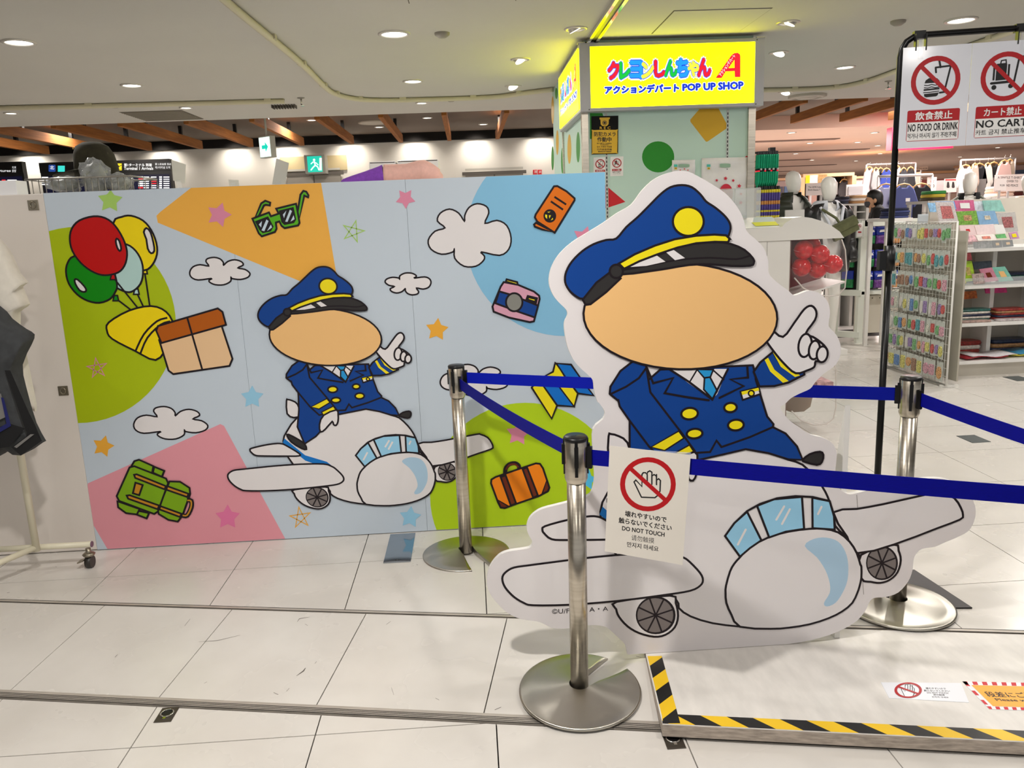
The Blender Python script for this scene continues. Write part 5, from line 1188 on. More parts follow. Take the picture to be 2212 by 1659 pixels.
def board_art(k, sym, t1, t2, t3, ph):
    tf = lambda x, y: (a0 + aw * k + x * aw, zt_ - y * aw)     # unit = sheet width
    R = hh / aw
    A = Art(bpl, .0004, tf); cx, cy = (.5, .338 * R) if k == 0 else (.51, .34 * R); r = .36
    sym(A, cx, cy - .01, r); ban_art(A, cx, cy, r, 1, .072, None, .78); A.build('symbol', board)
    A = Art(bpl, .0004, tf); x0, x1, y0, y1, ym = .115, .885, .622 * R, .932 * R, .742 * R
    A.fill(rrect(x0, y0, x1, y1, .025), SREDD); A.fill(rectq(x0 + .008, ym, x1 - .008, y1 - .008), PAPER); A.build('title_box', board)
    for t, (p0, p1, p2, p3), m, bo in ((t1, (.235, .642 * R, .775, .722 * R), PAPER, .04), (t2, (.135, .76 * R, .868, .832 * R), INK, .03), (t3, (.135, .852 * R, .855, .905 * R), INK, .008)):
        Art(bpl, .0012, tf).text(t, rectq(p0, p1, p2, p3), m, bo).build('lettering', board)
board_art(0, food_symbol, '飲食禁止', 'NO FOOD OR DRINK', '먹거나 마시지 않기 不吃不喝', 0)
board_art(1, cart_symbol, 'カート禁止', 'NO CART', '카트 금지 禁止推车', 1)
for fa in (.13, 1.0):
    a = a0 + aw * 2 * (fa if fa < .5 else .86); p = bpl.at(a, 0)
    c = MB([BLACK, CLEARA]); zt2 = ztop
    c.obox(SB + su * a + Vector((0, 0, zt2)), su * .02, sn * .014, (0, 0, .014))
    for s_ in (-1, 1): c.obox(SB + su * (a + s_ * .018) + sn * .02 + Vector((0, 0, zt2 - .03)), su * .002, sn * .012, (0, 0, .03))
    c.obox(SB + su * a + sn * .02 + Vector((0, 0, zt2 - .055)), su * .009, sn * .012, (0, 0, .035), 1)
    c.build('hanging_clip', board)

# ================================================================== garment rack at the left edge
RK = mat('rack_cream', (226, 220, 196), .35); rk = thing('garment_rack', 'cream tubular garment rack on casters at the left edge', 'garment rack', (-2.2, 3.72, 0))
ry = 3.72
def rp(x, y, Y=ry): return on_y(x, y, Y)
pb = rp(73, 1152); zb = .12
pb = Vector((pb.x, ry, zb)); ptp = Vector((pb.x, ry, 1.62))
MB(RK).tube([pb, ptp], .0165, 14).build('upright', rk)
MB(RK).tube([(pb.x - .25, ry + .05, zb), (pb.x + .235, ry + .05, zb)], .0145, 12).build('foot_bar', rk)
MB(RK).tube([pb + Vector((0, 0, .02)), (pb.x - .3, ry - .42, zb - .02)], .0145, 12).build('brace', rk)
MB(RK).tube([(ptp.x, ry, 1.6), (ptp.x - 1.2, ry, 1.6)], .0145, 12).build('hanging_rail', rk)
MB(RK).tube([(pb.x - 1.2, ry, zb), (ptp.x - 1.2, ry, 1.62)], .0165, 14).build('upright', rk)
MB(RK).tube([(pb.x - 1.2, ry - .18, zb), (pb.x - 1.2, ry + .18, zb)], .0145, 12).build('foot_bar', rk)
MB(mat('end_cap_mauve', (120, 92, 112), .5)).tube([(pb.x + .235, ry + .05, zb), (pb.x + .239, ry + .05, zb)], .0148, 12).build('end_cap', rk)
CASB = mat('caster_dark', (44, 40, 36), .4)
for cx_, cy_ in ((pb.x + .215, ry + .05), (pb.x - .3, ry - .42), (pb.x - 1.2, ry - .18), (pb.x - 1.2, ry + .18)):
    w = MB([CASB, LAT]); w.tube([(cx_ - .014, cy_, .03), (cx_ + .014, cy_, .03)], .03, 18).tube([(cx_, cy_, .05), (cx_, cy_, .1)], .012, 10, 1).lathe([(.026, .062), (.03, .07), (.02, .078), (.001, .08)], (cx_, cy_, 0), 14, 1).obox((cx_ - .028, cy_ - .02, .045), (.014, 0, .004), (0, .02, 0), (0, 0, .003), 1); w.build('caster', rk)
def garment(name, label, outline, m, Y, th=.05, extra=None, bands=None, group=None):
    """hanging garment: front and back sheets bulging apart, outline in photo pixels at depth Y"""
    P = [on_y(x, y, Y) for x, y in outline]; q = [(p.x, p.z) for p in P]; c = (sum(p[0] for p in q) / len(q), sum(p[1] for p in q) / len(q))
    o = thing(name, label, 'clothing', (c[0], Y, min(p[1] for p in q)), group)
    mm = MB(m); sc = lambda k: [(c[0] + (a - c[0]) * k, c[1] + (b - c[1]) * k) for a, b in q]
    n = len(q); L = [[(a, Y, b) for a, b in q], [(a, Y - th * .7, b) for a, b in sc(.93)], [(a, Y - th, b) for a, b in sc(.75)]]; vs = sum(L, [])
    mm.add(vs, [(r * n + i, r * n + (i + 1) % n, (r + 1) * n + (i + 1) % n, (r + 1) * n + i) for r in range(2) for i in range(n)], 0, True)
    tr = tessellate_polygon([[Vector((a, b, 0)) for a, b in sc(.75)]]); mm.add(L[2], [tuple(t) for t in tr], 0, True)
    mm.add([(a, Y + th * .3, b) for a, b in q], [tuple(t) for t in tessellate_polygon([[Vector((a, b, 0)) for a, b in q]])]); mm.add([(a, Y, b) for a, b in q] + [(a, Y + th * .3, b) for a, b in q], [(i, (i + 1) % n, n + (i + 1) % n, n + i) for i in range(n)])
    mm.build('fabric', o)
    return o
CREAM = mat('cream_cloth', (222, 216, 204), .9, noise=(25, .06)); DKG = mat('dark_grey_cloth', (58, 60, 62), .9, noise=(30, .15)); BLKC = mat('black_cloth', (18, 18, 20), .9); GRYC = mat('grey_cloth', (120, 118, 116), .9)
garment('cream_shirt', 'cream cotton shirt hanging on the left rack', smooth([(-60, 480), (-20, 505), (3, 523), (20, 545), (40, 590), (57, 611), (45, 620), (61, 657), (47, 668), (40, 700), (75, 875), (68, 880), (50, 860), (30, 700), (-60, 720)], 2), CREAM, 3.66, .06)
j = garment('dark_jacket', 'dark grey and black striped jacket hanging in front on the left rack', smooth([(-80, 650), (-10, 660), (20, 690), (50, 712), (68, 724), (62, 745), (42, 790), (50, 840), (72, 916), (91, 952), (88, 958), (45, 984), (24, 966), (5, 982), (-80, 985)], 2), DKG, 3.56, .09)
for g, m_, d in (([(10, 800), (22, 800), (62, 890), (76, 918), (90, 952), (50, 968), (58, 936), (45, 900)], BLKC, .105), ([(24, 966), (74, 932), (91, 952), (45, 984)], BLKC, .108), ([(30, 965), (66, 938), (74, 938), (36, 968)], GRYC, .113), ([(-40, 935), (20, 915), (54, 925), (20, 965), (-40, 975)], BLKC, .104), ([(-40, 860), (2, 850), (14, 900), (-40, 925)], GRYC, .106), ([(2, 858), (8, 860), (24, 920), (-20, 945), (-22, 936), (14, 915)], mat('jacket_navy', (20, 26, 96), .8), .11)):
    pl = Plane((0, 3.56 - d, 0), (1, 0, 0), (0, 0, 1)); Art(pl, 0).fill(g, m_).build('stripe', j)
for nm, lb, x in (('hanger', 'cream clothes hanger inside the cream shirt', -2.28), ('hanger', 'dark clothes hanger inside the striped jacket', -2.32)):
    yy = 3.68 if 'cream' in lb else 3.59
    h = thing(nm, lb, 'hanger', (x, yy, 1.6)); MB(mat('hanger_wood', (196, 150, 92), .5)).tube([(x - .2, yy, 1.46), (x - .08, yy, 1.53), (x, yy, 1.55), (x + .08, yy, 1.53), (x + .2, yy, 1.46)], .008, 8).build('bar', h)
    MB(CHROME).tube([(x, yy, 1.55), (x, yy, 1.585), (x, yy + .012, 1.605), (x, yy + (3.72 - yy), 1.622)], .0025, 6).build('hook', h)
# ================================================================== things seen over the top of the mural
def at(px, py, Y): return on_y(px, py, Y)
def card_q(px0, py0, px1, py1, Y): a, b = at(px0, py0, Y), at(px1, py1, Y); return a.x, a.z, b.x, b.z
# display shelf standing behind the wall so that what peeps over it stands on something
sh = thing('stock_counter', 'counter just behind the mural wall whose wire basket and cushion show over its top', 'counter', (-1, 4.6, 0))
CW = mat('counter_white', (222, 220, 216), .5)
MB(CW).box((-2.9, 4.2, .0), (.45, 5.15, 1.755), b=.005).build('body', sh)
MB(CW).box((-2.95, 4.16, 1.755), (.5, 5.2, 1.79), b=.004).build('top', sh)
# wire basket
WIRE = mat('wire_grey', (150, 146, 138), .35, .6)
bk = thing('wire_basket', 'grey wire basket filled with bagged goods behind the wall top', 'basket', (-2.15, 4.8, 1.79))
bx0, bx1, by0, by1, bz0, bz1 = at(55, 395, 4.62).x, at(285, 405, 4.62).x, 4.62, 5.0, 1.791, at(60, 388, 4.62).z
for z in (bz0 + .004, bz1): MB(WIRE).tube([(bx0, by0, z), (bx1, by0, z), (bx1, by1, z), (bx0, by1, z)], .005, 6, closed=True).build('rim', bk)
m = MB(WIRE)
for i in range(17):
    x = bx0 + (bx1 - bx0) * i / 16; m.tube([(x, by0, bz0), (x, by0, bz1)], .0025, 5)
    m.tube([(x, by1, bz0), (x, by1, bz1)], .0025, 5)
tag(m.build('wires', bk), kind='stuff')
FILM = mat('crumpled_film', (206, 210, 214), .08, alpha=.34, noise=(28, .3)); BAGD = mat('bagged_dark', (104, 106, 88), .4, noise=(16, .5))
def lump(name, label, c, r, m, inner=None, seed=1, amp=.25):
    o = thing(name, label, 'bag', (c[0], c[1], c[2] - r[2])); rnd = random.Random(seed)
    def mk(mm, k, a, nm):
        b = MB(mm).ball(c, r[0] * k, r[1] * k, r[2] * k, n=22); ph = [rnd.random() * 6 for _ in range(6)]
        b.v = [tuple(c[i] + (p[i] - c[i]) * (1 + a * (math.sin(9 * p[0] / r[0] * .5 + ph[0]) * math.sin(7 * p[2] / r[2] * .5 + ph[1]) * .6 + .4 * math.sin(15 * p[0] / r[0] + ph[2] + 5 * p[1] / r[1]))) for i in range(3)) for p in b.v]
        b.build(nm, o)
    if inner: mk(inner, .82, amp * .6, 'contents')
    mk(m, 1, amp, 'film')
    return o
c1 = at(205, 382, 4.75); c2 = at(258, 396, 4.8); c3 = at(140, 395, 4.75)
lump('plastic_bag', 'crumpled clear plastic bag peaking in the middle of the wire basket', (c1.x, 4.75, c1.z - .01), (.075, .09, .11), FILM, BAGD, 3)
lump('plastic_bag', 'crumpled clear plastic bag of dark goods at the right end of the wire basket', (c2.x, 4.8, c2.z), (.075, .1, .055), FILM, BAGD, 5)
lump('plastic_bag', 'flat clear plastic bag at the left of the wire basket', (c3.x, 4.75, c3.z - .01), (.09, .1, .045), FILM, BAGD, 8)
# olive cap on a display stalk
OLV = mat('olive_cloth', (44, 40, 24), .9, noise=(30, .25)); cc = at(206, 345, 5.0)
hat = thing('cap', 'dark olive brimmed cap displayed above the wire basket', 'hat', (cc.x, 5.0, cc.z - .1))
MB(OLV).loft([(cc.x + .0, 5.0, cc.z - .1, .125, .11), (cc.x, 5.0, cc.z - .04, .122, .108), (cc.x - .005, 5.0, cc.z + .03, .112, .1), (cc.x - .01, 5.0, cc.z + .075, .09, .08), (cc.x - .01, 5.0, cc.z + .098, .05, .045), (cc.x - .01, 5.0, cc.z + .103, .005, .005)], 26).build('crown', hat)
b = MB(OLV); vs = []
for i in range(13):
    t = PI * .5 + PI * i / 12
    for r in (1.0, 2.1): vs.append((cc.x + .12 * r * math.cos(t), 5.0 + .108 * math.sin(t) * (1 if r == 1 else 1.3), cc.z - .055 - (.03 * abs(math.cos(t)) if r > 1 else 0)))
b.add(vs, [(2 * i, 2 * i + 1, 2 * i + 3, 2 * i + 2) for i in range(12)], 0, True); ob = b.build('brim', hat); md = ob.modifiers.new('s', 'SOLIDIFY'); md.thickness = .006
MB(OLV).box((cc.x + .02, 4.95, cc.z - .17), (cc.x + .125, 5.06, cc.z - .09), b=.02).build('neck_flap', hat)
MB(mat('brass', (190, 160, 90), .3, 1)).ball((cc.x - .085, 4.93, cc.z + .06), .006, n=8).build('eyelet', hat)
stl = thing('cap_stand', 'thin wire stand holding the olive cap', 'stand', (cc.x, 5.0, 1.79)); MB(WIRE).tube([(cc.x, 5.0, 1.791), (cc.x, 5.0, cc.z - .06)], .006, 8).lathe([(.07, 1.7905), (.07, 1.796), (.001, 1.797)], (cc.x, 5.0, 0), 16).build('stem', stl)
# small clip cards
CARD = mat('card_ivory', (220, 218, 206), .5); 
def clip_card(label, q, Y, m=CARD, pole=True):
    P = [at(x, y, Y) for x, y in q]; o = thing('price_card', label, 'card', (sum(p.x for p in P) / 4, Y, 1.79))
    MB(m).add([(p.x, Y, p.z) for p in P] + [(p.x, Y + .003, p.z) for p in P], [(0, 1, 2, 3), (7, 6, 5, 4)] + [(i, (i + 1) % 4, 4 + (i + 1) % 4, 4 + i) for i in range(4)]).build('card', o)
    x = (P[2].x + P[3].x) / 2; z = min(P[2].z, P[3].z)
    MB(CLEARA).box((x - .012, Y - .008, 1.791), (x + .012, Y + .01, z + .02)).build('clip_foot', o)
clip_card('ivory card on a clip stand right of the arrivals board', [(370, 345), (401, 355), (400, 397), (374, 390)], 4.7)
clip_card('small ivory card peeping over the orange triangle of the mural', [(493, 388), (515, 389), (517, 403), (495, 401)], 4.4)
clip_card('tall translucent card leaning on a thin rod above the orange triangle', [(597, 342), (624, 352), (616, 399), (588, 398)], 4.6, mat('card_frost', (206, 206, 198), .3, alpha=.8))
# plain two-tone bolster cushion in place of the plush figure
cu = thing('bolster_cushion', 'long plain pink and purple bolster cushion lying along the mural top', 'cushion', (-.4, 4.35, 1.79))
PKF = mat('plush_pink', (240, 190, 178), .95, noise=(60, .05)); PPF = mat('plush_purple', (140, 76, 192), .95, noise=(60, .12))
p_ = [at(x, y, 4.35) for x, y in ((745, 384), (800, 376), (830, 376), (880, 374), (915, 368), (948, 366))]
r_ = [.024, .044, .056, .056, .064, .035]
zc = lambda p, r: (p.x, 4.35, 1.791 + r)
P = [zc(p, r) for p, r in zip(p_, r_)]
def dense(P, R, n=6):
    q = smooth([(p[0], p[2]) for p in P], n, False); rr = [R[min(i // n, len(R) - 2)] * (1 - (i % n) / n) + R[min(i // n + 1, len(R) - 1)] * ((i % n) / n) if i < n * (len(R) - 1) else R[-1] for i in range(len(q))]
    return [(a, 4.35, b) for a, b in q], rr
q, rr = dense(P[:3], r_[:3]); MB(PPF).tube(q, rr, 18).build('purple_half', cu)
q, rr = dense(P[2:], r_[2:]); q.append((q[-1][0] + .02, 4.35, q[-1][2])); rr.append(.012); MB(PKF).tube(q, rr, 18).build('pink_half', cu)
MB(PPF).ball((P[0][0] + .005, 4.35, P[0][2] - .002), .03, .03, .028, n=12).build('end_tuft', cu)
# white cartons behind it
for x0, y0, x1, y1, lb, dk in ((797, 350, 856, 376, 'white carton behind the cushion, left of the printed one', False), (858, 347, 948, 378, 'white carton with printed label behind the cushion', True)):
    a, z1, b_, z0 = card_q(x0, y0, x1, y1, 4.75); o = thing('carton', lb, 'box', (a, 4.75, 1.79))
    MB(PAPER).box((a, 4.75, 1.791), (b_, 5.05, z1), b=.003).build('body', o)
    MB(mat('carton_gap', (60, 56, 50), .8)).box((a + .005, 4.749, z1 - .008), (b_ - .005, 4.751, z1 - .004)).build('lid_line', o)
    if dk:
        pl = Plane((0, 4.75, 0), (1, 0, 0), (0, 0, 1)); A = Art(pl, .001); A.line([(883, 359), (897, 359), (897, 375), (883, 375)], INK, .8, True); A.text('MADE IN JAPAN', rectq(882, 352, 906, 356), INK, 0); A.text('6.1', rectq(885, 362, 895, 369), INK, .02); A.build('lettering', o)

# far back wall: arrival screens, exit signs, doors, hydrant labels
SCR = mat('screen_frame', (24, 24, 27), .4); SCRN = mat('screen_dark', (12, 14, 40), .3, emit=.25, ecol=(20, 24, 70)); LIT = mat('screen_text', (236, 238, 240), .4, emit=.9); HDR = mat('sign_header', (12, 12, 14), .4)
def arrivals(x0, y0, x1, y1, hy, label, rows, Y=12.2):
    a, z1, b_, z0 = card_q(x0, y0, x1, y1, Y); o = thing('flight_board', label, 'display board', (a, Y, z0)); zh = at(x0, hy, Y).z
    MB(SCR).box((a, Y, z0 - .4), (b_, Y + .1, zh)).build('cabinet', o); MB(HDR).box((a, Y - .01, zh), (b_, Y + .1, z1)).build('header', o)
    MB(SCRN).box((a + .03, Y - .004, z0 - .35), (b_ - .03, Y, zh - .05)).build('screen', o)
    for s_ in (a + .1, b_ - .1): MB(SCR).box((s_ - .03, Y + .03, 0), (s_ + .03, Y + .09, z0)).build('post', o)
    return o, Plane((0, Y - .012, 0), (1, 0, 0), (0, 0, 1)), Plane((0, Y - .005, 0), (1, 0, 0), (0, 0, 1))
o, ph, ps = arrivals(250, 347, 374, 408, 372, 'dark arrivals board headed Terminal 1 Arrivals on the far left wall', 5)
A = Art(ph, .001); A.fill(rectq(250, 353, 263, 368), mat('sign_lit_yellow', (250, 226, 30), .4, emit=.7)); A.line([(252, 364), (257, 360), (262, 357)], INK, 1.4); A.line([(255, 357), (258, 360)], INK, 1.2); A.line([(253, 366.5), (262, 366.5)], INK, .8); A.build('arrivals_symbol', o)
Art(ph, .001).text('第1ターミナル 到着', rectq(268, 353, 328, 359.5), LIT, .03).build('lettering', o); Art(ph, .001).text('Terminal 1 Arrivals', rectq(268, 360.5, 331, 367), LIT, .02).build('lettering', o); Art(ph, .001).text('第１航站楼 到达', rectq(335, 352, 370, 357), LIT, 0).build('lettering', o); Art(ph, .001).text('제1터미널 도착', rectq(335, 359, 368, 364.5), LIT, 0).build('lettering', o)
RD = mat('screen_red', (230, 40, 50), .4, emit=.7)
for k in range(6):
    y = 381 + k * 4.6; A = Art(ps, .001)
    A.fill(rectq(299, y, 309, y + 3), RD if k in (1, 5) else LIT); A.fill(rectq(310, y + .5, 322, y + 2.6), LIT); A.fill(rectq(326, y + .5, 338, y + 2.6), RD if k in (2, 3) else LIT); A.fill(rectq(344, y, 350, y + 3), LIT); A.fill(rectq(353, y + .5, 366, y + 2.6), LIT); A.build('flight_row', o)
o, ph, ps = arrivals(-40, 352, 57, 412, 376, 'dark departures board cut by the left picture edge', 4)
Art(ph, .001).text('Departures', rectq(-26, 366, 23, 373), LIT, .02).build('lettering', o); Art(ph, .001).text('출발', rectq(26, 366, 35, 372), LIT, 0).build('lettering', o); Art(ph, .001).text('北发', rectq(26, 359, 35, 364), LIT, 0).build('lettering', o)
for k in range(4): A = Art(ps, .001); y = 388 + k * 4.6; A.fill(rectq(4, y, 12, y + 2.4), LIT if k else RD); A.fill(rectq(16, y, 36, y + 2.4), LIT); A.build('flight_row', o)
o, ph, ps = arrivals(84, 352, 246, 412, 374, 'dark board with the boxed north exit mark behind the olive cap', 4)
A = Art(ph, .001); A.fill(rrect(105, 356, 120, 371, 2), mat('sign_lit_blue', (40, 80, 170), .4, emit=.5)); A.text('北', rectq(108, 358, 117, 366), LIT, .02); A.build('north_mark', o)
Art(ph, .001).fill(rectq(125, 358, 140, 371), mat('sign_lit_aqua', (60, 220, 210), .4, emit=.8)).build('aqua_mark', o)
for k in range(4): A = Art(ps, .001); y = 382 + k * 5; A.fill(rectq(90, y, 104, y + 2.6), LIT); A.build('flight_row', o)
EXG = mat('exit_green', (14, 196, 172), .4, emit=.8); EXW = mat('exit_white', (226, 255, 246), .4, emit=1.0)
a, z1, b_, z0 = card_q(663, 338, 697, 371, 12.7); ex_ = thing('exit_sign', 'green running man exit sign on the far wall', 'exit sign', (a, 12.7, z0))
MB(mat('exit_case', (170, 168, 160), .5)).box((a - .045, 12.7, z0 - .02), (b_ + .045, 13.0, z1 + .02)).build('case', ex_); MB(EXG).box((a, 12.694, z0), (b_, 12.7, z1)).build('face', ex_)
pl = Plane((0, 12.694, 0), (1, 0, 0), (0, 0, 1)); A = Art(pl, .001)
A.fill(ellipse(678.5, 345.5, 2.6, 2.6, 0, 12), EXW); A.line([(679, 349), (681, 357), (676, 362), (672, 367)], EXW, 2.6); A.line([(681, 357), (686, 360), (689, 367)], EXW, 2.6); A.line([(672, 354), (676, 350), (683, 352), (687, 356)], EXW, 2.0); A.fill([(690, 341), (695, 341), (695, 368), (690, 368)], EXW); A.build('running_man', ex_)
e2 = thing('hanging_exit_sign', 'exit sign with green arrow hanging on a rod from the ceiling edge', 'exit sign', (at(575, 318, 9.4).x, 9.4, 2.3))
p = at(578, 318, 9.4); c = Vector((p.x, 9.4, p.z)); u = Vector((.62, -.5, 0)).normalized(); n = Vector((-.5, -.62, 0)).normalized()
n = Vector((u.y, -u.x, 0))
MB(mat('exit_case', (170, 168, 160), .5)).obox(c, u * .1, n * .035, (0, 0, .115)).build('case', e2)
MB(EXW).obox(c + n * .036, u * .092, n * .002, (0, 0, .105)).build('face', e2)
pl = Plane(c + n * .039, u, (0, 0, 1)); tfl = lambda x, y: (x, y)
A = Art(pl, .001, tfl); A.fill([(-.05, .02), (.01, .02), (.01, .055), (.06, 0), (.01, -.055), (.01, -.02), (-.05, -.02)], EXG); A.build('arrow', e2)
MB(mat('exit_case', (170, 168, 160), .5)).tube([(c.x, c.y, c.z + .11), (c.x, c.y, 3.0)], .012, 8).lathe([(.11, 3.0), (.09, 2.96), (.03, 2.93)], (c.x, c.y, 0), 16).build('hanging_rod', e2)
# doors and panels in the far wall
DR = mat('door_grey', (150, 144, 136), .6)
for x0, x1, y0, lb, nm in ((619, 735, 374, 'door_1', 1), (1005, 1130, 372, 'door_2', 2)):
    a, b_ = at(x0, y0, 12.95).x, at(x1, y0, 12.95).x; z = at(x0, y0, 12.95).z
    d = struct(MB(DR).box((a, 12.95, 0), (b_, 13.0, z)).build(lb)); MB(mat('door_frame_dark', (96, 90, 84), .6)).box((a - .05, 12.94, z - .05), (b_ + .05, 12.96, z)).build('door_frame', d); MB(mat('door_frame_dark', (96, 90, 84), .6)).box(((a + b_) / 2 - .01, 12.945, 0), ((a + b_) / 2 + .01, 12.955, z - .05)).build('door_gap', d)
    MB(mat('door_rail', (190, 186, 178), .4)).box((a, 12.93, z + .02), (b_, 12.96, z + .05)).build('lintel_rail', d)
a, b_ = at(600, 320, 12.9).x, at(745, 320, 12.9).x
pb_ = struct(MB(mat('warm_panel', (196, 178, 138), .7)).box((a, 12.97, at(600, 372, 12.97).z), (b_, 13.0, at(600, 340, 12.97).z)).build('trim_4'))
for px, t in ((1157, '消'), (1167, '火')):
    p = at(px, 371, 12.9); o = thing('fire_label', f'small red fire equipment label on the far wall, {"left" if px < 1160 else "right"} of the pair', 'label', (p.x, 12.98, p.z)); MB(PRED).box((p.x - .032, 12.985, p.z - .035), (p.x + .032, 13.0, p.z + .035)).build('plate', o)
    Art(Plane((0, 12.985, 0), (1, 0, 0), (0, 0, 1)), .001).text(t, rectq(px - 3, 368, px + 3, 374), PAPER, .02).build('lettering', o)

a, z1, b_, z0 = card_q(-40, 393, 44, 412, 4.06); o = thing('white_carton', 'plain white carton standing on the board top at the left edge', 'box', (a, 4.06, 1.80))
MB(mat('carton_white', (238, 238, 240), .45)).box((a, 4.03, 1.801), (b_, 4.13, max(z1, 1.84)), b=.002).build('body', o)
# ================================================================== shop on the right
def solidbox(name, label, cat, lo, hi, m, part='body', group=None, b=0.0):
    o = thing(name, label, cat, ((lo[0] + hi[0]) / 2, (lo[1] + hi[1]) / 2, lo[2]), group); MB(m).box(lo, hi, b=b).build(part, o); return o
SHW = mat('shelf_white', (232, 230, 226), .4)
# --- hanging socks next to the pillar
rk2 = thing('hook_rack', 'slim metal hook rack carrying green and striped socks beside the pillar', 'rack', (2.62, 7.25, 0))
MB(BLACKM).box((2.45, 7.22, 0), (2.50, 7.27, 2.14)).box((2.72, 7.22, 0), (2.77, 7.27, 2.14)).build('upright', rk2)
SG = mat('sock_green', (20, 158, 116), .9, noise=(40, .1)); SP = mat('sock_purple', (92, 76, 150), .9); SYE = mat('sock_yellow', (226, 206, 60), .9); SOR = mat('sock_orange', (214, 150, 84), .9); SBK = mat('sock_black', (20, 20, 22), .9); SWH = mat('sock_white', (214, 210, 208), .9)
for z in (2.09, 1.79): MB(BLACKM).box((2.45, 7.20, z), (2.77, 7.225, z + .015)).build('crossbar', rk2)
def sock(name, label, x, y, z, L, mats, bands, group):
    """flat hanging pair: leg tube with a rounded toe, coloured bands as parts"""
    o = thing(name, label, 'socks', (x, y, z - L), group); w, t = .013, .05
    MB(BLACK).box((x - .008, y - .02, z - .012), (x + .008, y + .02, z + .018)).build('header_clip', o)
    for (a, b), m in zip(bands, mats):
        zz = [z - .012 - (L - .012) * (a + (b - a) * k / 3) for k in range(4)]
        k0 = lambda q: 1 - .75 * max(0, (q - .86) / .14) ** 2
        MB(m).loft([(x, y + .01 * (z - q) / L, q, w * k0((z - q) / L), t * k0((z - q) / L)) for q in zz], 10).build('knit_band', o)
    return o
for k in range(10):
    p = at(1634 + k * 4.4, 335, 7.18); sock('sock_pair', f'green socks with a red and white motif beside the pillar, {NTH[k]} from the pillar', p.x, 7.14 - .004 * (k % 3), 2.085, .29, [SG, SWH if k % 2 else SBK, SRED if k % 3 == 0 else SBK, SG], [(0, .42), (.42, .48), (.48, .52), (.52, 1)], 'green socks on the hook rack')
for k in range(9):
    p = at(1636 + k * 5, 410, 7.18); sock('sock_pair', f'purple and yellow striped socks below the green ones, {NTH[k]} from the pillar', p.x, 7.14 - .004 * (k % 3), 1.785, .28, [SYE, SP, SOR, SP, SYE, SP, SYE], [(0, .1), (.1, .36), (.36, .48), (.48, .66), (.66, .72), (.72, .84), (.84, 1)], 'striped socks on the hook rack')

# --- mannequins
MQ = mat('mannequin_white', (236, 232, 226), .3)
def skin(name, pts, edges, rad, m, parent, sub=2, root=0):
    me = bpy.data.meshes.new(name); me.from_pydata(pts, edges, []); o = bpy.data.objects.new(name, me); COL.objects.link(o)
    md = o.modifiers.new('s', 'SKIN'); md.use_smooth_shade = True
    for i, v in enumerate(me.skin_vertices[0].data): v.radius = rad[i] if hasattr(rad[i], '__len__') else (rad[i], rad[i]); v.use_root = i == root
    sd = o.modifiers.new('u', 'SUBSURF'); sd.levels = sub; sd.render_levels = sub
    dg = bpy.context.evaluated_depsgraph_get(); m2 = bpy.data.meshes.new_from_object(o.evaluated_get(dg)); m2.name = name
    bpy.data.objects.remove(o); m2.materials.clear(); m2.materials.append(m)
    m2.polygons.foreach_set('use_smooth', [True] * len(m2.polygons))
    o = bpy.data.objects.new(name, m2); COL.objects.link(o); adopt(o, parent); OFF[o.name] = Vector((0, 0, 0)); return o
def mannequin(label, loc, rz, clothes):
    """local frame: faces -y, head top at 1.86 above a plinth"""
    t = thing('mannequin', label, 'mannequin', (0, 0, 0))
    P = [(0, 0, .98), (0, .01, 1.15), (0, .01, 1.32), (0, .0, 1.51), (0, -.005, 1.57), (.10, 0, .92), (-.10, 0, .92), (.11, -.01, .5), (-.11, -.01, .5), (.11, .03, .06), (-.11, .03, .06), (.185, 0, 1.5), (-.185, 0, 1.5), (.23, .02, 1.16), (-.23, .02, 1.16), (.24, -.06, .93), (-.24, -.06, .93), (.12, -.10, .03), (-.12, -.10, .03), (0, -.01, 1.6)]
    E_ = [(0, 1), (1, 2), (2, 3), (3, 4), (4, 19), (0, 5), (0, 6), (5, 7), (6, 8), (7, 9), (8, 10), (3, 11), (3, 12), (11, 13), (12, 14), (13, 15), (14, 16), (9, 17), (10, 18)]
    R = [(.13, .1), (.12, .09), (.14, .1), (.1, .08), (.055, .055), (.09, .09), (.09, .09), (.06, .06), (.06, .06), (.04, .04), (.04, .04), (.06, .06), (.06, .06), (.045, .045), (.045, .045), (.03, .03), (.03, .03), (.03, .03), (.03, .03), (.055, .055)]
    skin('body', P, E_, R, MQ, t)
    MB(MQ).loft([(0, -.015, 1.60, .05, .055), (0, -.03, 1.635, .058, .07), (0, -.03, 1.68, .07, .088), (0, -.02, 1.74, .078, .1), (0, -.01, 1.80, .075, .097), (0, -.005, 1.84, .055, .075), (0, 0, 1.86, .02, .03), (0, 0, 1.863, .002, .002)], 22).build('head', t)
    MB(mat('plinth_metal', (180, 180, 178), .3, .8)).lathe([(.18, 0), (.18, .012), (.001, .014)]).build('base_disc', t)
    clothes(t)
    return place(t, loc, rz)
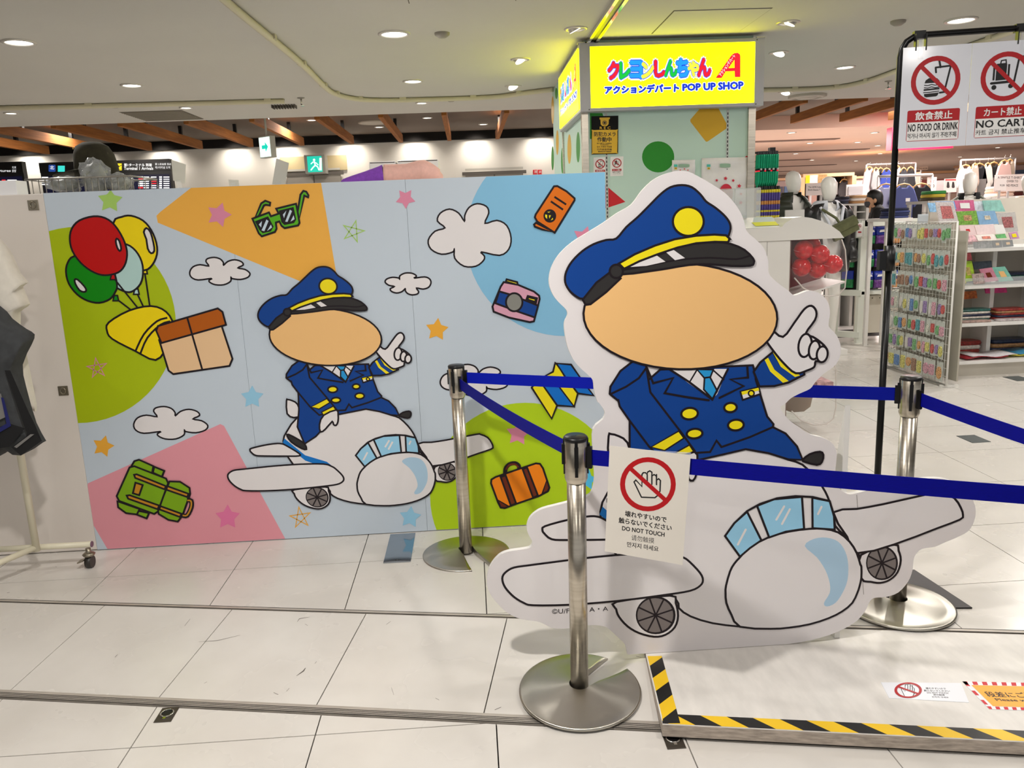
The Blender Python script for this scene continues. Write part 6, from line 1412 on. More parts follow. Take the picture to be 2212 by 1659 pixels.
def jacket(t, m, trim=None, puff=0, z0=.9, open_=.06, sleeves=True, m_in=None, collar=True):
    """two open front halves and a back, with sleeves; puff = number of quilted rolls"""
    n = puff * 6 if puff else 14
    for s in (-1, 1):
        vs = []; K = 12
        for i in range(n + 1):
            z = z0 + (1.57 - z0) * i / n; u = i / n
            bul = .012 * abs(math.sin(PI * puff * u)) if puff else .004 * math.sin(u * 9)
            rx = (.235 if u < .8 else .235 - .125 * ((u - .8) / .2) ** 1.6) + bul; ry = (.16 if u < .8 else .16 - .06 * (u - .8) / .2) + bul
            for k in range(K + 1):
                a = PI / 2 - s * (PI * k / K) * (1 - open_ * (1 + u * 1.2)); vs.append((rx * math.cos(a) if s > 0 else rx * math.cos(a), ry * math.sin(a), z))
        o = MB(m).add(vs, [(i * (K + 1) + k, i * (K + 1) + k + 1, (i + 1) * (K + 1) + k + 1, (i + 1) * (K + 1) + k) for i in range(n) for k in range(K)], 0, True).build('jacket_half', t)
        md = o.modifiers.new('s', 'SOLIDIFY'); md.thickness = .018; md.offset = 1
        if sleeves:
            S_ = [(s * .165, 0, 1.50), (s * .24, .01, 1.40), (s * .265, .02, 1.17), (s * .27, -.02, 1.05), (s * .265, -.06, .93)]
            q = []; rr = []
            for i in range(len(S_) - 1):
                for k in range(6):
                    f = k / 6; q.append(Vector(S_[i]).lerp(Vector(S_[i + 1]), f)); w = (i + f) / 4; rr.append(.085 - .025 * w + (.01 * abs(math.sin(PI * w * puff * .9)) if puff else .004 * math.sin(w * 20)))
            MB(m).tube(q, rr, 14).build('sleeve', t)
    if collar:
        o = MB(trim or m).lathe([(.11, 1.50), (.125, 1.55), (.115, 1.62), (.1, 1.62)], (0, .01, 0), 20, a0=-PI / 2 + .5, a1=1.5 * PI - .5).build('collar', t)
    if m_in: MB(m_in).loft([(0, 0, .92, .19, .125), (0, 0, 1.2, .185, .125), (0, 0, 1.42, .185, .12), (0, .0, 1.53, .09, .085)], 20).build('undershirt', t)
GVEST = mat('quilted_green', (44, 48, 36), .5); BJK = mat('puffer_black', (20, 19, 20), .4); LTR = mat('hood_lining', (206, 208, 216), .7); KH = mat('khaki_bag', (88, 90, 58), .8, noise=(20, .2)); GRV = mat('vest_greygreen', (128, 130, 118), .8); SHC = mat('checked_shirt', (214, 206, 186), .8, noise=(30, .15)); CRP = mat('puffer_cream', (216, 196, 172), .5)
def plinth(x, y, z, label):
    o = solidbox('plinth', label, 'plinth', (x - .2, y - .2, 0), (x + .2, y + .2, z), SHW, b=.004); return z
mp = at(1712, 369, 9.3); zp = plinth(mp.x, 9.3, mp.z - 1.863, 'white display plinth under the green-vested mannequin')
mannequin('white mannequin wearing an open quilted dark green vest', (mp.x, 9.3, zp), .3, lambda t: jacket(t, GVEST, None, 9, .95, .075, False))
mp = at(1790, 381, 8.65); zp = plinth(mp.x, 8.65, mp.z - 1.863, 'white display plinth under the black-jacketed mannequin')
def cl2(t):
    jacket(t, BJK, None, 5, .85, .1, True, PAPER, False)
    MB(LTR).lathe([(.12, 1.48), (.15, 1.53), (.14, 1.59), (.11, 1.61)], (0, .03, 0), 20, a0=-PI / 2 + .35, a1=1.5 * PI - .35).build('hood', t)
    for s in (-1, 1): MB(LTR).tube([(s * .13, -.1, 1.54), (s * .07, -.18, 1.38), (s * .05, -.185, 1.2)], .016, 8).build('zip_edge', t)
    MB(KH).tube([(-.14, -.15, 1.52), (.0, -.2, 1.42), (.12, -.2, 1.25)], .014, 8).build('bag_strap', t)
    b = MB(KH); b.obox((.07, -.24, 1.31), (.12, -.02, .06), (.01, .045, 0), (-.03, 0, .075)).obox((.07, -.285, 1.34), (.11, -.02, .055), (.003, .012, 0), (-.015, 0, .035)).build('belt_bag', t)
mannequin('white mannequin in a black hooded jacket with khaki bag across the chest', (mp.x, 8.65, zp), .05, cl2)
mp = at(2097, 370, 9.3); zp = plinth(mp.x, 9.3, max(.02, mp.z - 1.863), 'white display plinth under the grey-vested mannequin')
mannequin('white mannequin in a grey-green vest over a checked shirt behind the card rack', (mp.x, 9.3, zp), -.45, lambda t: jacket(t, GRV, BLKC, 0, .9, .16, True, SHC))
mp = at(2225, 388, 8.8); zp = plinth(mp.x, 8.8, max(.02, mp.z - 1.863), 'white display plinth under the cream-jacketed mannequin')
mannequin('mannequin in a cream padded jacket cut by the right picture edge', (mp.x, 8.8, zp), .5, lambda t: jacket(t, CRP, CRP, 7, .9, .05, True, SHC))
# upright tank with the vest mannequin's display card
dc_ = solidbox('display_card', 'small framed card standing in front of the quilted vest', 'card', (at(1697, 456, 7.3).x, 7.3, 1.44), (at(1738, 456, 7.3).x, 7.32, at(1697, 454, 7.3).z), mat('card_grey', (206, 202, 198), .5), 'card')
MB(mat('card_dot', (70, 60, 110), .6)).ball((dc_.location.x - .03, 7.298, 1.455), .008, n=8).ball((dc_.location.x + .035, 7.298, 1.452), .008, n=8).build('dots', dc_)
tb0 = solidbox('display_table', 'white display table in front of the vest mannequin', 'table', (dc_.location.x - .04, 7.15, 0), (dc_.location.x + .12, 7.5, 1.437), SHW, 'carcass', b=.004)

# --- shop assistant
def person():
    t = thing('person', 'person with short black hair and face mask in black clothes, facing away to the left', 'person', (0, 0, 0))
    P = [(0, 0, .97), (0, .01, 1.12), (0, .04, 1.36), (0, .04, 1.53), (0, .01, 1.58), (.1, 0, .9), (-.1, 0, .9), (.11, .0, .5), (-.11, 0, .5), (.11, .04, .08), (-.11, .04, .08), (.19, .03, 1.53), (-.19, .03, 1.53), (.27, -.02, 1.2), (-.26, -.04, 1.2), (.26, -.20, .98), (-.2, -.27, 1.08), (.11, -.1, .04), (-.11, -.1, .04), (0, -.02, 1.57)]
    E_ = [(0, 1), (1, 2), (2, 3), (3, 4), (4, 19), (0, 5), (0, 6), (5, 7), (6, 8), (7, 9), (8, 10), (3, 11), (3, 12), (11, 13), (12, 14), (13, 15), (14, 16), (9, 17), (10, 18)]
    R = [(.15, .11), (.15, .11), (.18, .125), (.14, .105), (.062, .062), (.1, .1), (.1, .1), (.07, .07), (.07, .07), (.05, .05), (.05, .05), (.078, .078), (.078, .078), (.058, .058), (.058, .058), (.042, .042), (.042, .042), (.04, .04), (.04, .04), (.054, .054)]
    CB = mat('clothes_black', (15, 14, 16), .85); SK = mat('skin', (214, 164, 128), .6); HR = mat('hair_black', (14, 12, 12), .45)
    skin('body', P, E_, R, CB, t)
    MB(SK).tube([(0, -.015, 1.52), (0, -.02, 1.62)], [.056, .052], 14).loft([(0, -.055, 1.585, .03, .035), (0, -.05, 1.61, .055, .06), (0, -.035, 1.66, .072, .085), (0, -.02, 1.72, .078, .098), (0, -.01, 1.78, .07, .088), (0, -.005, 1.82, .03, .04)], 20).build('head', t)
    MB(SK).loft([(0, -.125, 1.655, .012, .012), (0, -.135, 1.67, .014, .014), (0, -.118, 1.71, .006, .008)], 8).build('nose', t)
    for s in (-1, 1):
        MB(SK).ball((s * .082, -.005, 1.685), .014, .024, .034, n=12).build('ear', t)
        MB(INK).ball((s * .03, -.118, 1.715), .008, .006, .006, n=8).build('eye', t)
    MB(HR).loft([(0, .045, 1.60, .05, .04), (0, .035, 1.63, .078, .075), (0, .022, 1.69, .089, .09), (0, -.002, 1.745, .091, .112), (0, -.008, 1.80, .08, .1), (0, -.005, 1.835, .05, .065), (0, 0, 1.85, .01, .01)], 22).build('hair', t)
    MB(mat('mask_white', (70, 70, 76), .8)).loft([(0, -.08, 1.592, .032, .03), (0, -.085, 1.62, .058, .05), (0, -.08, 1.655, .07, .062), (0, -.085, 1.675, .062, .052)], 16).build('mask', t)
    for s, w, d in ((1, Vector((.26, -.20, .98)), Vector((-.1, -.9, -.25))), (-1, Vector((-.2, -.27, 1.08)), Vector((.05, -.9, .0)))):
        d = d.normalized(); sd = Vector((0, 0, 1)).cross(d).normalized(); n_ = d.cross(sd)
        hp = [tuple(w), tuple(w + d * .05), tuple(w + d * .1)]; ed = [(0, 1), (1, 2)]; rr = [.026, (.036, .02), (.034, .016)]
        for k in range(4):
            o = sd * (.03 - .02 * k); L = (.075, .085, .08, .06)[k]; i = len(hp)
            hp += [tuple(w + d * .1 + o), tuple(w + d * (.1 + L * .5) + o * 1.1 - n_ * .012), tuple(w + d * (.1 + L * .85) + o * 1.1 - n_ * .04)]; ed += [(2, i), (i, i + 1), (i + 1, i + 2)]; rr += [.0095, .009, .008]
        i = len(hp); hp += [tuple(w + d * .05 + sd * .04), tuple(w + d * .085 + sd * .058 - n_ * .02)]; ed += [(1, i), (i, i + 1)]; rr += [.011, .009]
        skin('hand', hp, ed, rr, SK, t, 1)
    for n_ in ('head', 'nose', 'ear', 'eye', 'hair', 'mask'):
        for q in CH[t.name]:
            if q.name.split('.')[0] == n_:
                for v in q.data.vertices: v.co = (v.co.x * .88, v.co.y * .88 - .01, 1.56 + (v.co.z - 1.56) * .88)
    return t
pp = at(1893, 408, 10.1)
place(person(), (pp.x, 10.1, 0), math.radians(-112), scale=pp.z / 1.815)

# --- gondola with snack-sized cloth packs, storage trunk below
GF = mat('gondola_frame', (228, 232, 222), .45)
gx0, gx1, gy, gyb, gz = 4.60, 5.55, 9.18, 9.46, 1.44
go = thing('gondola', 'white framed shop rack with rows of blue-topped packs', 'shop rack', (gx0, gy, 0))
for x in (gx0, gx1): MB(GF).box((x - .035, gy, 0), (x + .035, gy + .07, gz)).build('upright', go)
MB(GF).obox(((gx0 + 4.39) / 2, (gy + 9.40) / 2, gz - .1), (-.105, .11, 0), (.012, .012, 0), (0, 0, .1)).build('end_header', go)
for x, y in ((4.39, 9.40),): MB(GF).box((x - .03, y - .03, 0), (x + .03, y + .03, gz)).build('upright', go)
for z in (.1, .60): MB(GF).obox(((gx0 + 4.39) / 2, (gy + 9.40) / 2, z), (-.105, .11, 0), (.02, .02, 0), (0, 0, .035)).build('end_rail', go)
MB(GF).box((gx0, gy, gz - .07), (gx1, gy + .05, gz)).build('top_rail', go); MB(GF).box((gx0, gy, .58), (gx1, gyb, .615)).build('lower_shelf', go)
MB(mat('rack_backing', (24, 22, 22), .8)).box((gx0 + .04, gyb, .62), (gx1 - .04, gyb + .02, gz - .07)).build('back_panel', go)
MB(mat('rack_backing', (24, 22, 22), .8)).add([(4.40, 9.43, .62), (4.59, 9.23, .62), (4.59, 9.23, gz - .2), (4.40, 9.43, gz - .2)], [(0, 1, 2, 3)]).build('end_panel', go)
PK = {'green': mat('pack_green_print', (30, 122, 66), .35, noise=(40, .5)), 'purple': mat('pack_purple_print', (112, 62, 140), .35, noise=(50, .6)), 'orange': mat('pack_orange_print', (216, 150, 92), .35, noise=(40, .5))}
PBL = mat('pack_blue_header', (22, 44, 150), .3); 
for r, z in enumerate((1.16, .89, .64)):
    for c, (x, col) in enumerate(((4.72, 'green'), (4.86, 'purple'), (5.03, 'orange'), (5.2, 'green'), (5.37, 'purple'))):
        h = .2; w = .066; o = thing('hanging_pack', f'{col} pack with blue header on the white rack, {["top", "middle", "bottom"][r]} row, {NTH[c]} from the left', 'pack', (x, 9.3, z), 'blue-topped packs on the white rack')
        MB(PK[col]).loft([(x, 9.3, z, w, .01), (x, 9.3, z + .02, w, .03), (x, 9.3, z + .08, w, .035), (x, 9.3, z + .1, w, .028)], 14, sq=.5).build('printed_base', o)
        MB(PBL).loft([(x, 9.3, z + .1, w, .028), (x, 9.3, z + .15, w, .025), (x, 9.3, z + .2, w, .006)], 14, sq=.5).build('header', o); hd_ = CH[o.name][-1]
        MB(PAPER).add([(x - .04, 9.262, z + .135), (x + .045, 9.262, z + .14), (x + .035, 9.263, z + .165), (x - .03, 9.263, z + .16)], [(0, 1, 2, 3)]).build('logo_patch', hd_)
        MB(WIRE).tube([(x, 9.3, z + .195), (x, 9.55, z + .215)], .003, 5).build('hook', o)
for c, (z, col) in enumerate(((1.16, 'green'), (.9, 'green'), (.66, 'green'))):
    o = thing('hanging_pack', f'green pack with blue header on the white rack\'s end side, {["top", "middle", "bottom"][c]} one', 'pack', (4.46, 9.27, z), 'blue-topped packs on the white rack')
    MB([PK[col], PBL]).obox((4.475, 9.29, z + .05), (.045, -.045, 0), (.015, .015, 0), (0, 0, .05)).obox((4.475, 9.29, z + .15), (.045, -.045, 0), (.012, .012, 0), (0, 0, .05), 1).build('pack_body', o)
for k, (px, lb, sym) in enumerate(((1827, 'no cart label on the white rack\'s end header', 0), (1857, 'narrow no entry style label on the white rack\'s corner post', 1))):
    Y = 9.16 if k else 9.2; a, z1, b_, z0 = card_q(px - (8 if k == 0 else 5), 480 if k == 0 else 481, px + (8 if k == 0 else 5), 545 if k == 0 else 511, Y)
    o = thing('warning_label', lb, 'label', (a, Y, z0)); MB(PAPER).box((a, Y - .004, z0), (b_, Y, z1)).build('card', o); pl = Plane((0, Y - .005, 0), (1, 0, 0), (0, 0, 1)); A = Art(pl, .001)
    r = 6.5 if k == 0 else 3.6; cy = 499 if k == 0 else 488; cart_symbol(A, px, cy, r); ban_art(A, px, cy, r, 1, r * .22); A.build('symbol', o); A = Art(pl, .001); A.fill(rectq(px - r, cy + r * 2.6, px + r, cy + r * 3.9) if k == 0 else rectq(px - r, 500, px + r, 503), SREDD); A.build('title_strip', o)
    if k == 0: Art(pl, .001).text('NO CART', rectq(px - 6, 526, px + 6, 531), INK, .02).build('lettering', o)
tk = thing('storage_trunk', 'cream riveted storage trunk under the white rack', 'trunk', (5.0, 9.5, 0))
a, b_ = at(1861, 690, 9.3).x, at(1925, 690, 9.3).x + .25
MB(mat('trunk_cream', (212, 206, 192), .5)).box((a, 9.3, .1), (b_, 9.5, .55), b=.006).build('body', tk)
for x, z in ((a + .02, .53), (a + .02, .12)): MB(LAT).box((a - .002, 9.296, z - .035 if z > .3 else z - .02), (a + .07, 9.31, z + .02 if z > .3 else z + .035), b=.002).build('corner_guard', tk)
for k in range(12):
    x, z = (a + .03, .2 + k * .055) if k < 6 else (a + .12 + (k - 6) * .09, .52)
    MB(BLACK).ball((x, 9.298, z), .006, n=8).build('rivet', tk)
for x in (a + .15, b_ - .15): MB(BLACK).tube([(x - .02, 9.5, .04), (x + .02, 9.5, .04)], .04, 14).build('wheel', tk)

# --- wire rack full of small hanging packs (a grid standing along the room's depth)
GXP, GY0, GY1, GZT = 4.13, 6.64, 7.69, 1.435
gr = thing('wire_rack', 'white wire grid rack hung with rows of small carded keyrings', 'wire rack', (GXP, 7.1, 0))
WW = mat('wire_white', (232, 230, 224), .35)
MB(WW).tube([(GXP, GY0, 0.02), (GXP, GY0, GZT), (GXP, GY1, GZT), (GXP, GY1, .02)], .009, 8, closed=True).build('frame', gr)
m = MB(WW)
for k in range(1, 21): y = GY0 + (GY1 - GY0) * k / 21; m.tube([(GXP, y, .03), (GXP, y, GZT)], .0022, 4, caps=False)
for k in range(1, 20): z = .03 + (GZT - .03) * k / 20; m.tube([(GXP, GY0, z), (GXP, GY1, z)], .0022, 4, caps=False)
tag(m.build('grid_wires', gr), kind='stuff')
MB(mat('rack_backboard', (176, 170, 156), .7)).box((GXP + .10, GY0 + .02, .05), (GXP + .115, GY1, GZT - .08)).build('backboard', gr)
for y in (GY0 + .04, GY1 - .04): MB(WW).box((GXP - .03, y - .015, 0), (GXP + .13, y + .015, .02)).build('foot', gr)
COLS = [('red', (206, 60, 56)), ('yellow', (226, 210, 96)), ('teal', (60, 150, 160)), ('green', (96, 170, 96)), ('pink', (222, 150, 170)), ('violet', (140, 110, 176)), ('brown', (150, 104, 76)), ('cream', (226, 220, 200)), ('blue', (70, 120, 190)), ('orange', (226, 150, 80)), ('grey', (150, 152, 150))]
CM = {n: mat('card_' + n, tuple(int(v * .72 + 42) for v in c), .4, noise=(90, .75)) for n, c in COLS}
PKB = mat('pack_clear_back', (190, 194, 188), .25, noise=(30, .15))
ZR = [1.26, 1.04, .83, .62, .43, .25, .07]; NR = [15, 14, 13, 14, 13, 14, 10]; HR_ = [.15, .16, .15, .17, .16, .15, .17]
rnd = random.Random(11)
for r in range(7):
    for c in range(NR[r]):
        f = (c + .5) / NR[r]; y = GY1 - .03 - (GY1 - GY0 - .06) * f; cn = rnd.choice(COLS)[0]; h = HR_[r] * rnd.uniform(.85, 1.05); z1 = ZR[r] + .155; x = GXP - .02 - rnd.random() * .015; w = (GY1 - GY0) / NR[r] * .43
        o = thing('keyring_card', f'{cn} keyring card, {NTH[c]} from the left in the wire rack\'s {NTH[r]} row', 'keyring', (x, y, z1 - h), f'keyring cards in the {NTH[r]} row of the wire rack')
        cd_ = MB(PKB).box((x - .002, y - w, z1 - h), (x + .002, y + w, z1)).build('card', o)
        mm = MB(CM[cn]); cy, cz = y, z1 - h * .58; rw, rh = w * rnd.uniform(.65, .9), h * rnd.uniform(.26, .36)
        pts = ellipse(0, 0, rw, rh, 0, 10) if rnd.random() < .6 else rrect(-rw, -rh, rw, rh, rw * .3, 2)
        mm.prism([(cy + a, cz + b) for a, b in pts], YZ, x - .012, x - .002).build('trinket', cd_)
        MB(WIRE).tube([(x - .012, y, z1 - .006), (GXP, y, z1 + .008)], .0028, 4).build('hook', o)

# --- white shelf unit behind it
SX0, SX1, SYF, SYB_ = 4.46, 6.6, 7.05, 7.62
su_ = thing('shelf_unit', 'white shop shelf unit with slanted front shelves at the right edge', 'shelf', (SX0, SYF, 0))
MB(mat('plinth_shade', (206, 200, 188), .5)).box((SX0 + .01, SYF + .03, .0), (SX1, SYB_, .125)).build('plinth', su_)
SZ = [.125, .47, .81, 1.145]
for k, z in enumerate(SZ): MB(SHW).box((SX0 - .01 * (k == 0), SYF - .04 * (k == 0) + .06 * (k > 1), z), (SX1, SYB_, z + .032), b=.003).build('shelf_board', su_)
MB(mat('shelf_back', (196, 188, 176), .6)).box((SX0, SYB_, .1), (SX1, SYB_ + .03, 1.62)).build('back_panel', su_)
for x in (SX0 + .5, SX0 + 1.0, SX0 + 1.5): MB(SHW).box((x - .02, SYF + .3, .15), (x + .02, SYB_, 1.15)).build('divider', su_)
for z in (1.145, .81): MB(CLEARA).box((SX0 + .02, SYF + .055, z + .03), (SX1, SYF + .06, z + .10)).build('lip', su_)
def flat_pack(name, label, q, Y, m, th=.012, cat='pack', grp=None, mark=None, lean=0.02):
    P = [at(x, y, Y) for x, y in q]; z0 = min(p.z for p in P); o = thing(name, label, cat, (P[3].x, Y, z0), grp)
    z1 = max(p.z for p in P)
    f = lambda p, d: (p.x, Y + d + lean * (p.z - z0) / max(.01, z1 - z0), p.z)
    MB(m).add([f(p, 0) for p in P] + [f(p, th) for p in P], [(0, 1, 2, 3), (7, 6, 5, 4)] + [(i, (i + 1) % 4, 4 + (i + 1) % 4, 4 + i) for i in range(4)]).build('cover', o)
    if mark:
        mm, sc = mark; c = sum(P, Vector()) / 4
        R = [c + (p - c) * sc for p in P]; MB(mm).add([f(p, -.003) for p in R] + [f(p, .001) for p in R], [(0, 1, 2, 3), (7, 6, 5, 4)] + [(i, (i + 1) % 4, 4 + (i + 1) % 4, 4 + i) for i in range(4)]).build('printed_field', o)
    return o
cc_ = lambda n, c, k=.35, s=45: mat('cover_' + n, c, .35, noise=(s, k))
F_ = [('stationery_pack', 'blue-edged sticker pack behind the red-printed sticker sheet', [(2007, 438), (2023, 438), (2023, 458), (2010, 458)], 7.3, cc_('bluewhite', (120, 176, 220))),
      ('sticker_sheet', 'white sticker sheet of tiny red figures on the shelf top', [(2024, 436), (2062, 436), (2071, 480), (2030, 482)], 7.12, cc_('whitered', (224, 214, 214), .25, 90), (cc_('minired', (206, 120, 120), .5, 120), .6)),
      ('sticker_sheet', 'blue and white sticker sheet standing behind the red-printed one', [(2024, 435), (2064, 435), (2066, 452), (2026, 452)], 7.3, cc_('bluewhite2', (90, 150, 220))),
      ('letter_set', 'deep pink letter set with a white title band at the back', [(2065, 433), (2106, 432), (2106, 456), (2066, 456)], 7.34, cc_('deeppink', (204, 90, 136), .2), (PAPER, .5)),
      ('letter_set', 'pale grey letter set between the deep pink and mint ones', [(2106, 435), (2128, 434), (2130, 455), (2107, 455)], 7.36, cc_('palegrey', (206, 214, 222), .15)),
      ('letter_set', 'mint patterned folder at the back of the shelf top', [(2126, 433), (2164, 432), (2172, 457), (2128, 457)], 7.34, cc_('mint', (142, 194, 184), .2, 25)),
      ('letter_set', 'bright green letter set with red and white dots', [(2069, 457), (2112, 455), (2114, 485), (2072, 486)], 7.2, cc_('grassgreen', (126, 176, 70), .4, 60), (cc_('reddots', (196, 150, 110), .6, 90), .4)),
      ('letter_set', 'sky blue letter set with a small figure print', [(2112, 456), (2152, 455), (2158, 484), (2116, 485)], 7.2, cc_('skyblue', (140, 182, 220), .1), (cc_('motif', (210, 200, 180), .5, 60), .3)),
      ('sticker_sheet', 'grey-white vertical card with red writing near the right edge', [(2155, 460), (2196, 458), (2200, 500), (2162, 502)], 7.22, cc_('greywhite', (206, 202, 198), .1), (cc_('redwriting', (176, 110, 110), .5, 90), .55)),
      ('memo_pad', 'pale pink memo pad with a cherry print in the front row', [(2076, 487), (2106, 486), (2110, 508), (2077, 509)], 7.14, cc_('palepink', (240, 214, 214), .05), (PRED, .25)),
      ('memo_pad', 'larger pale pink card with a tiny figure in the front row', [(2108, 487), (2149, 484), (2152, 505), (2111, 507)], 7.14, cc_('palepink2', (242, 220, 220), .05)),
      ('memo_pad', 'plain white memo pad right of the pale pink card', [(2150, 486), (2170, 485), (2174, 504), (2152, 505)], 7.14, PAPER),
      ('memo_pad', 'green-striped card in the lowest front row', [(2154, 507), (2174, 505), (2175, 514), (2155, 515)], 7.1, cc_('greencard', (84, 160, 90), .2)),
      ('memo_pad', 'rainbow-edged card at the left end of the lowest front row', [(2076, 510), (2108, 508), (2112, 521), (2078, 524)], 7.1, cc_('rainbow', (226, 170, 176), .5, 40)),
      ('memo_pad', 'white card with red bird print in the lowest front row', [(2111, 508), (2150, 506), (2153, 518), (2113, 520)], 7.1, cc_('whitecard', (236, 228, 222), .1), (cc_('redbird', (200, 110, 90), .5, 60), .45)),
      ('badge_pack', 'mauve pack with a yellow and black round badge at the right edge', [(2182, 503), (2200, 500), (2203, 515), (2184, 517)], 7.1, cc_('mauve', (196, 150, 186), .1), (P_YEL, .5)),
      ('black_box', 'small black-and-white patterned box on the third shelf lip', [(2105, 523), (2145, 520), (2145, 537), (2106, 540)], 7.12, cc_('blackwhite', (120, 118, 116), .9, 50)),
      ('black_box', 'black box with a cream figure at the shelf front, left one', [(2146, 520), (2166, 519), (2166, 534), (2146, 536)], 7.12, cc_('blackbox', (50, 48, 50), .4, 40), (P_SKIN, .35)),
      ('black_box', 'black box with a cream figure at the shelf front, right one', [(2168, 519), (2190, 518), (2190, 532), (2168, 534)], 7.12, cc_('blackbox', (50, 48, 50), .4, 40), (P_SKIN, .35)),
      ('pouch', 'pink and orange pouch on the second shelf from the top', [(2074, 548), (2100, 546), (2100, 562), (2074, 563)], 7.3, cc_('hotpink', (226, 110, 120), .2)),
      ('folder', 'bright yellow-green folder leaning on the middle shelf', [(2076, 565), (2102, 564), (2108, 606), (2086, 609)], 7.2, cc_('limefolder', (160, 196, 50), .25, 25), (cc_('folderprint', (190, 170, 100), .5, 40), .4)),
      ('folder', 'dull yellow folder at the left end of the middle shelf', [(2062, 575), (2076, 574), (2088, 612), (2064, 614)], 7.16, cc_('yellowfolder', (214, 196, 70), .25)),
      ('pouch', 'slate blue pouch behind the pink one on the middle shelf', [(2104, 566), (2148, 563), (2150, 580), (2106, 582)], 7.35, cc_('slate', (84, 96, 110), .2)),
      ('pouch', 'dusty pink character-free pouch on the middle shelf', [(2118, 582), (2146, 578), (2158, 606), (2128, 610)], 7.16, cc_('dustypink', (200, 130, 150), .15), (BRN, .35)),
      ('pouch', 'mint green pouch with a peach patch on the middle shelf', [(2146, 578), (2174, 576), (2190, 606), (2158, 609)], 7.16, cc_('mintpouch', (126, 190, 172), .15), (P_SKIN, .4)),
      ('charm_bag', 'clear bag of small red and black charms on the middle shelf front', [(2103, 592), (2128, 590), (2128, 612), (2104, 614)], 7.1, cc_('charmbag', (170, 150, 146), .5, 60)),
      ('towel', 'striped orange-brown towel on the lower shelf', [(2068, 632), (2112, 628), (2112, 644), (2070, 648)], 7.3, cc_('striped', (170, 90, 40), .5, 50)),
      ('folder', 'magenta folded folder stack upper right on the lower shelf', [(2130, 620), (2176, 618), (2176, 632), (2130, 634)], 7.35, cc_('magenta', (206, 60, 130), .2))]
for f in F_: flat_pack(*f[:5], mark=f[5] if len(f) > 5 else None, cat=f[0].replace('_', ' '), grp='goods on the white shelf unit')
# folded cloths and folders lying flat
def folded(name, label, x0, x1, y0, y1, z, h, ms, cat='clothing', grp=None):
    o = thing(name, label, cat, ((x0 + x1) / 2, (y0 + y1) / 2, z), grp); n = len(ms)
    for k, m_ in enumerate(ms):
        a = z + h * k / n; b_ = z + h * (k + 1) / n; j = .006 * ((k * 7) % 3)
        MB(m_).loft([((x0 + x1) / 2 + j, (y0 + y1) / 2, a, (x1 - x0) / 2 * .96, (y1 - y0) / 2 * .96), ((x0 + x1) / 2 + j, (y0 + y1) / 2, (a + b_) / 2, (x1 - x0) / 2, (y1 - y0) / 2), ((x0 + x1) / 2 + j, (y0 + y1) / 2, b_ - .0006, (x1 - x0) / 2 * .94, (y1 - y0) / 2 * .94)], 16, sq=.4).build('fold', o)
    return o
tcol = [cc_('navycloth', (36, 44, 70), .4), cc_('whitecloth', (214, 206, 196), .3), cc_('redcloth', (150, 50, 44), .5), cc_('tealcloth', (40, 90, 84), .4), cc_('tancloth', (160, 120, 80), .4)]
for k, (x0, x1, sel) in enumerate(((4.5, 4.86, (3, 1, 0, 1, 3)), (4.9, 5.2, (2, 0, 2, 4, 2)), (5.24, 5.6, (0, 1, 4, 1, 0)))):
    folded('towel_stack', f'pile of folded patterned towels on the lower shelf, {["left", "middle", "right"][k]} one', x0, x1, SYF + .12, SYF + .285, .503, .11 - .01 * k, [tcol[i] for i in sel], 'towels', 'folded towels on the lower shelf')
for k, (x0, x1, c, z) in enumerate(((4.55, 4.95, (150, 26, 40), .158), (4.62, 5.05, (226, 222, 226), .166), (4.98, 5.35, (200, 190, 60), .158), (5.1, 5.45, (60, 140, 180), .168))):
    n = ['dark red', 'white and blue', 'yellow', 'light blue'][k]; o = thing('flat_folder', f'{n} plastic folder lying on the bottom shelf', 'folder', ((x0 + x1) / 2, SYF + .15, z), 'folders lying on the bottom shelf')
    vs = []; 
    for i in range(9):
        for j in range(2): vs.append((x0 + (x1 - x0) * i / 8, SYF - .02 + j * .26 + .02 * k, z + .012 + .018 * math.sin(i / 8 * PI * 1.3 + k) ** 2))
    ob = MB(cc_('folder' + str(k), c, .15)).add(vs, [(2 * i, 2 * i + 1, 2 * i + 3, 2 * i + 2) for i in range(8)], 0, True).build('cover', o); md = ob.modifiers.new('s', 'SOLIDIFY'); md.thickness = .004
for k, (x0, x1) in enumerate(((4.5, 4.8), (4.85, 5.15), (5.2, 5.5))):
    folded('print_pile', f'flat pile of printed sheets under the towels, {["left", "middle", "right"][k]} one', x0, x1, SYF + .02, SYF + .11, .503, .018, [cc_('prints' + str(k), ((180, 150, 140), (200, 190, 190), (60, 100, 160))[k], .4)], 'papers', 'printed sheets on the lower shelf')

for k, (x0, x1, z, n) in enumerate(((4.52, 4.92, .158, 'maroon and white'), (5.01, 5.4, .158, 'dark striped'), (5.51, 5.9, .158, 'brown'), (4.52, 4.91, .843, 'black and pink'), (5.01, 5.41, .843, 'dark grey'), (4.52, 4.91, 1.178, 'pink and white'))):
    sel = ((2, 1, 2), (0, 4, 0), (4, 2, 4), (0, 2, 0), (0, 3, 0), (1, 2, 1))[k]
    folded('goods_pile', f'{n} pile of flat goods at the back of the {["bottom", "bottom", "bottom", "middle", "middle", "top"][k]} shelf', x0, x1, SYF + .32, SYF + .5, z, .12 if k < 3 else .08, [tcol[i] for i in sel], 'goods', 'piles at the back of the shelves')
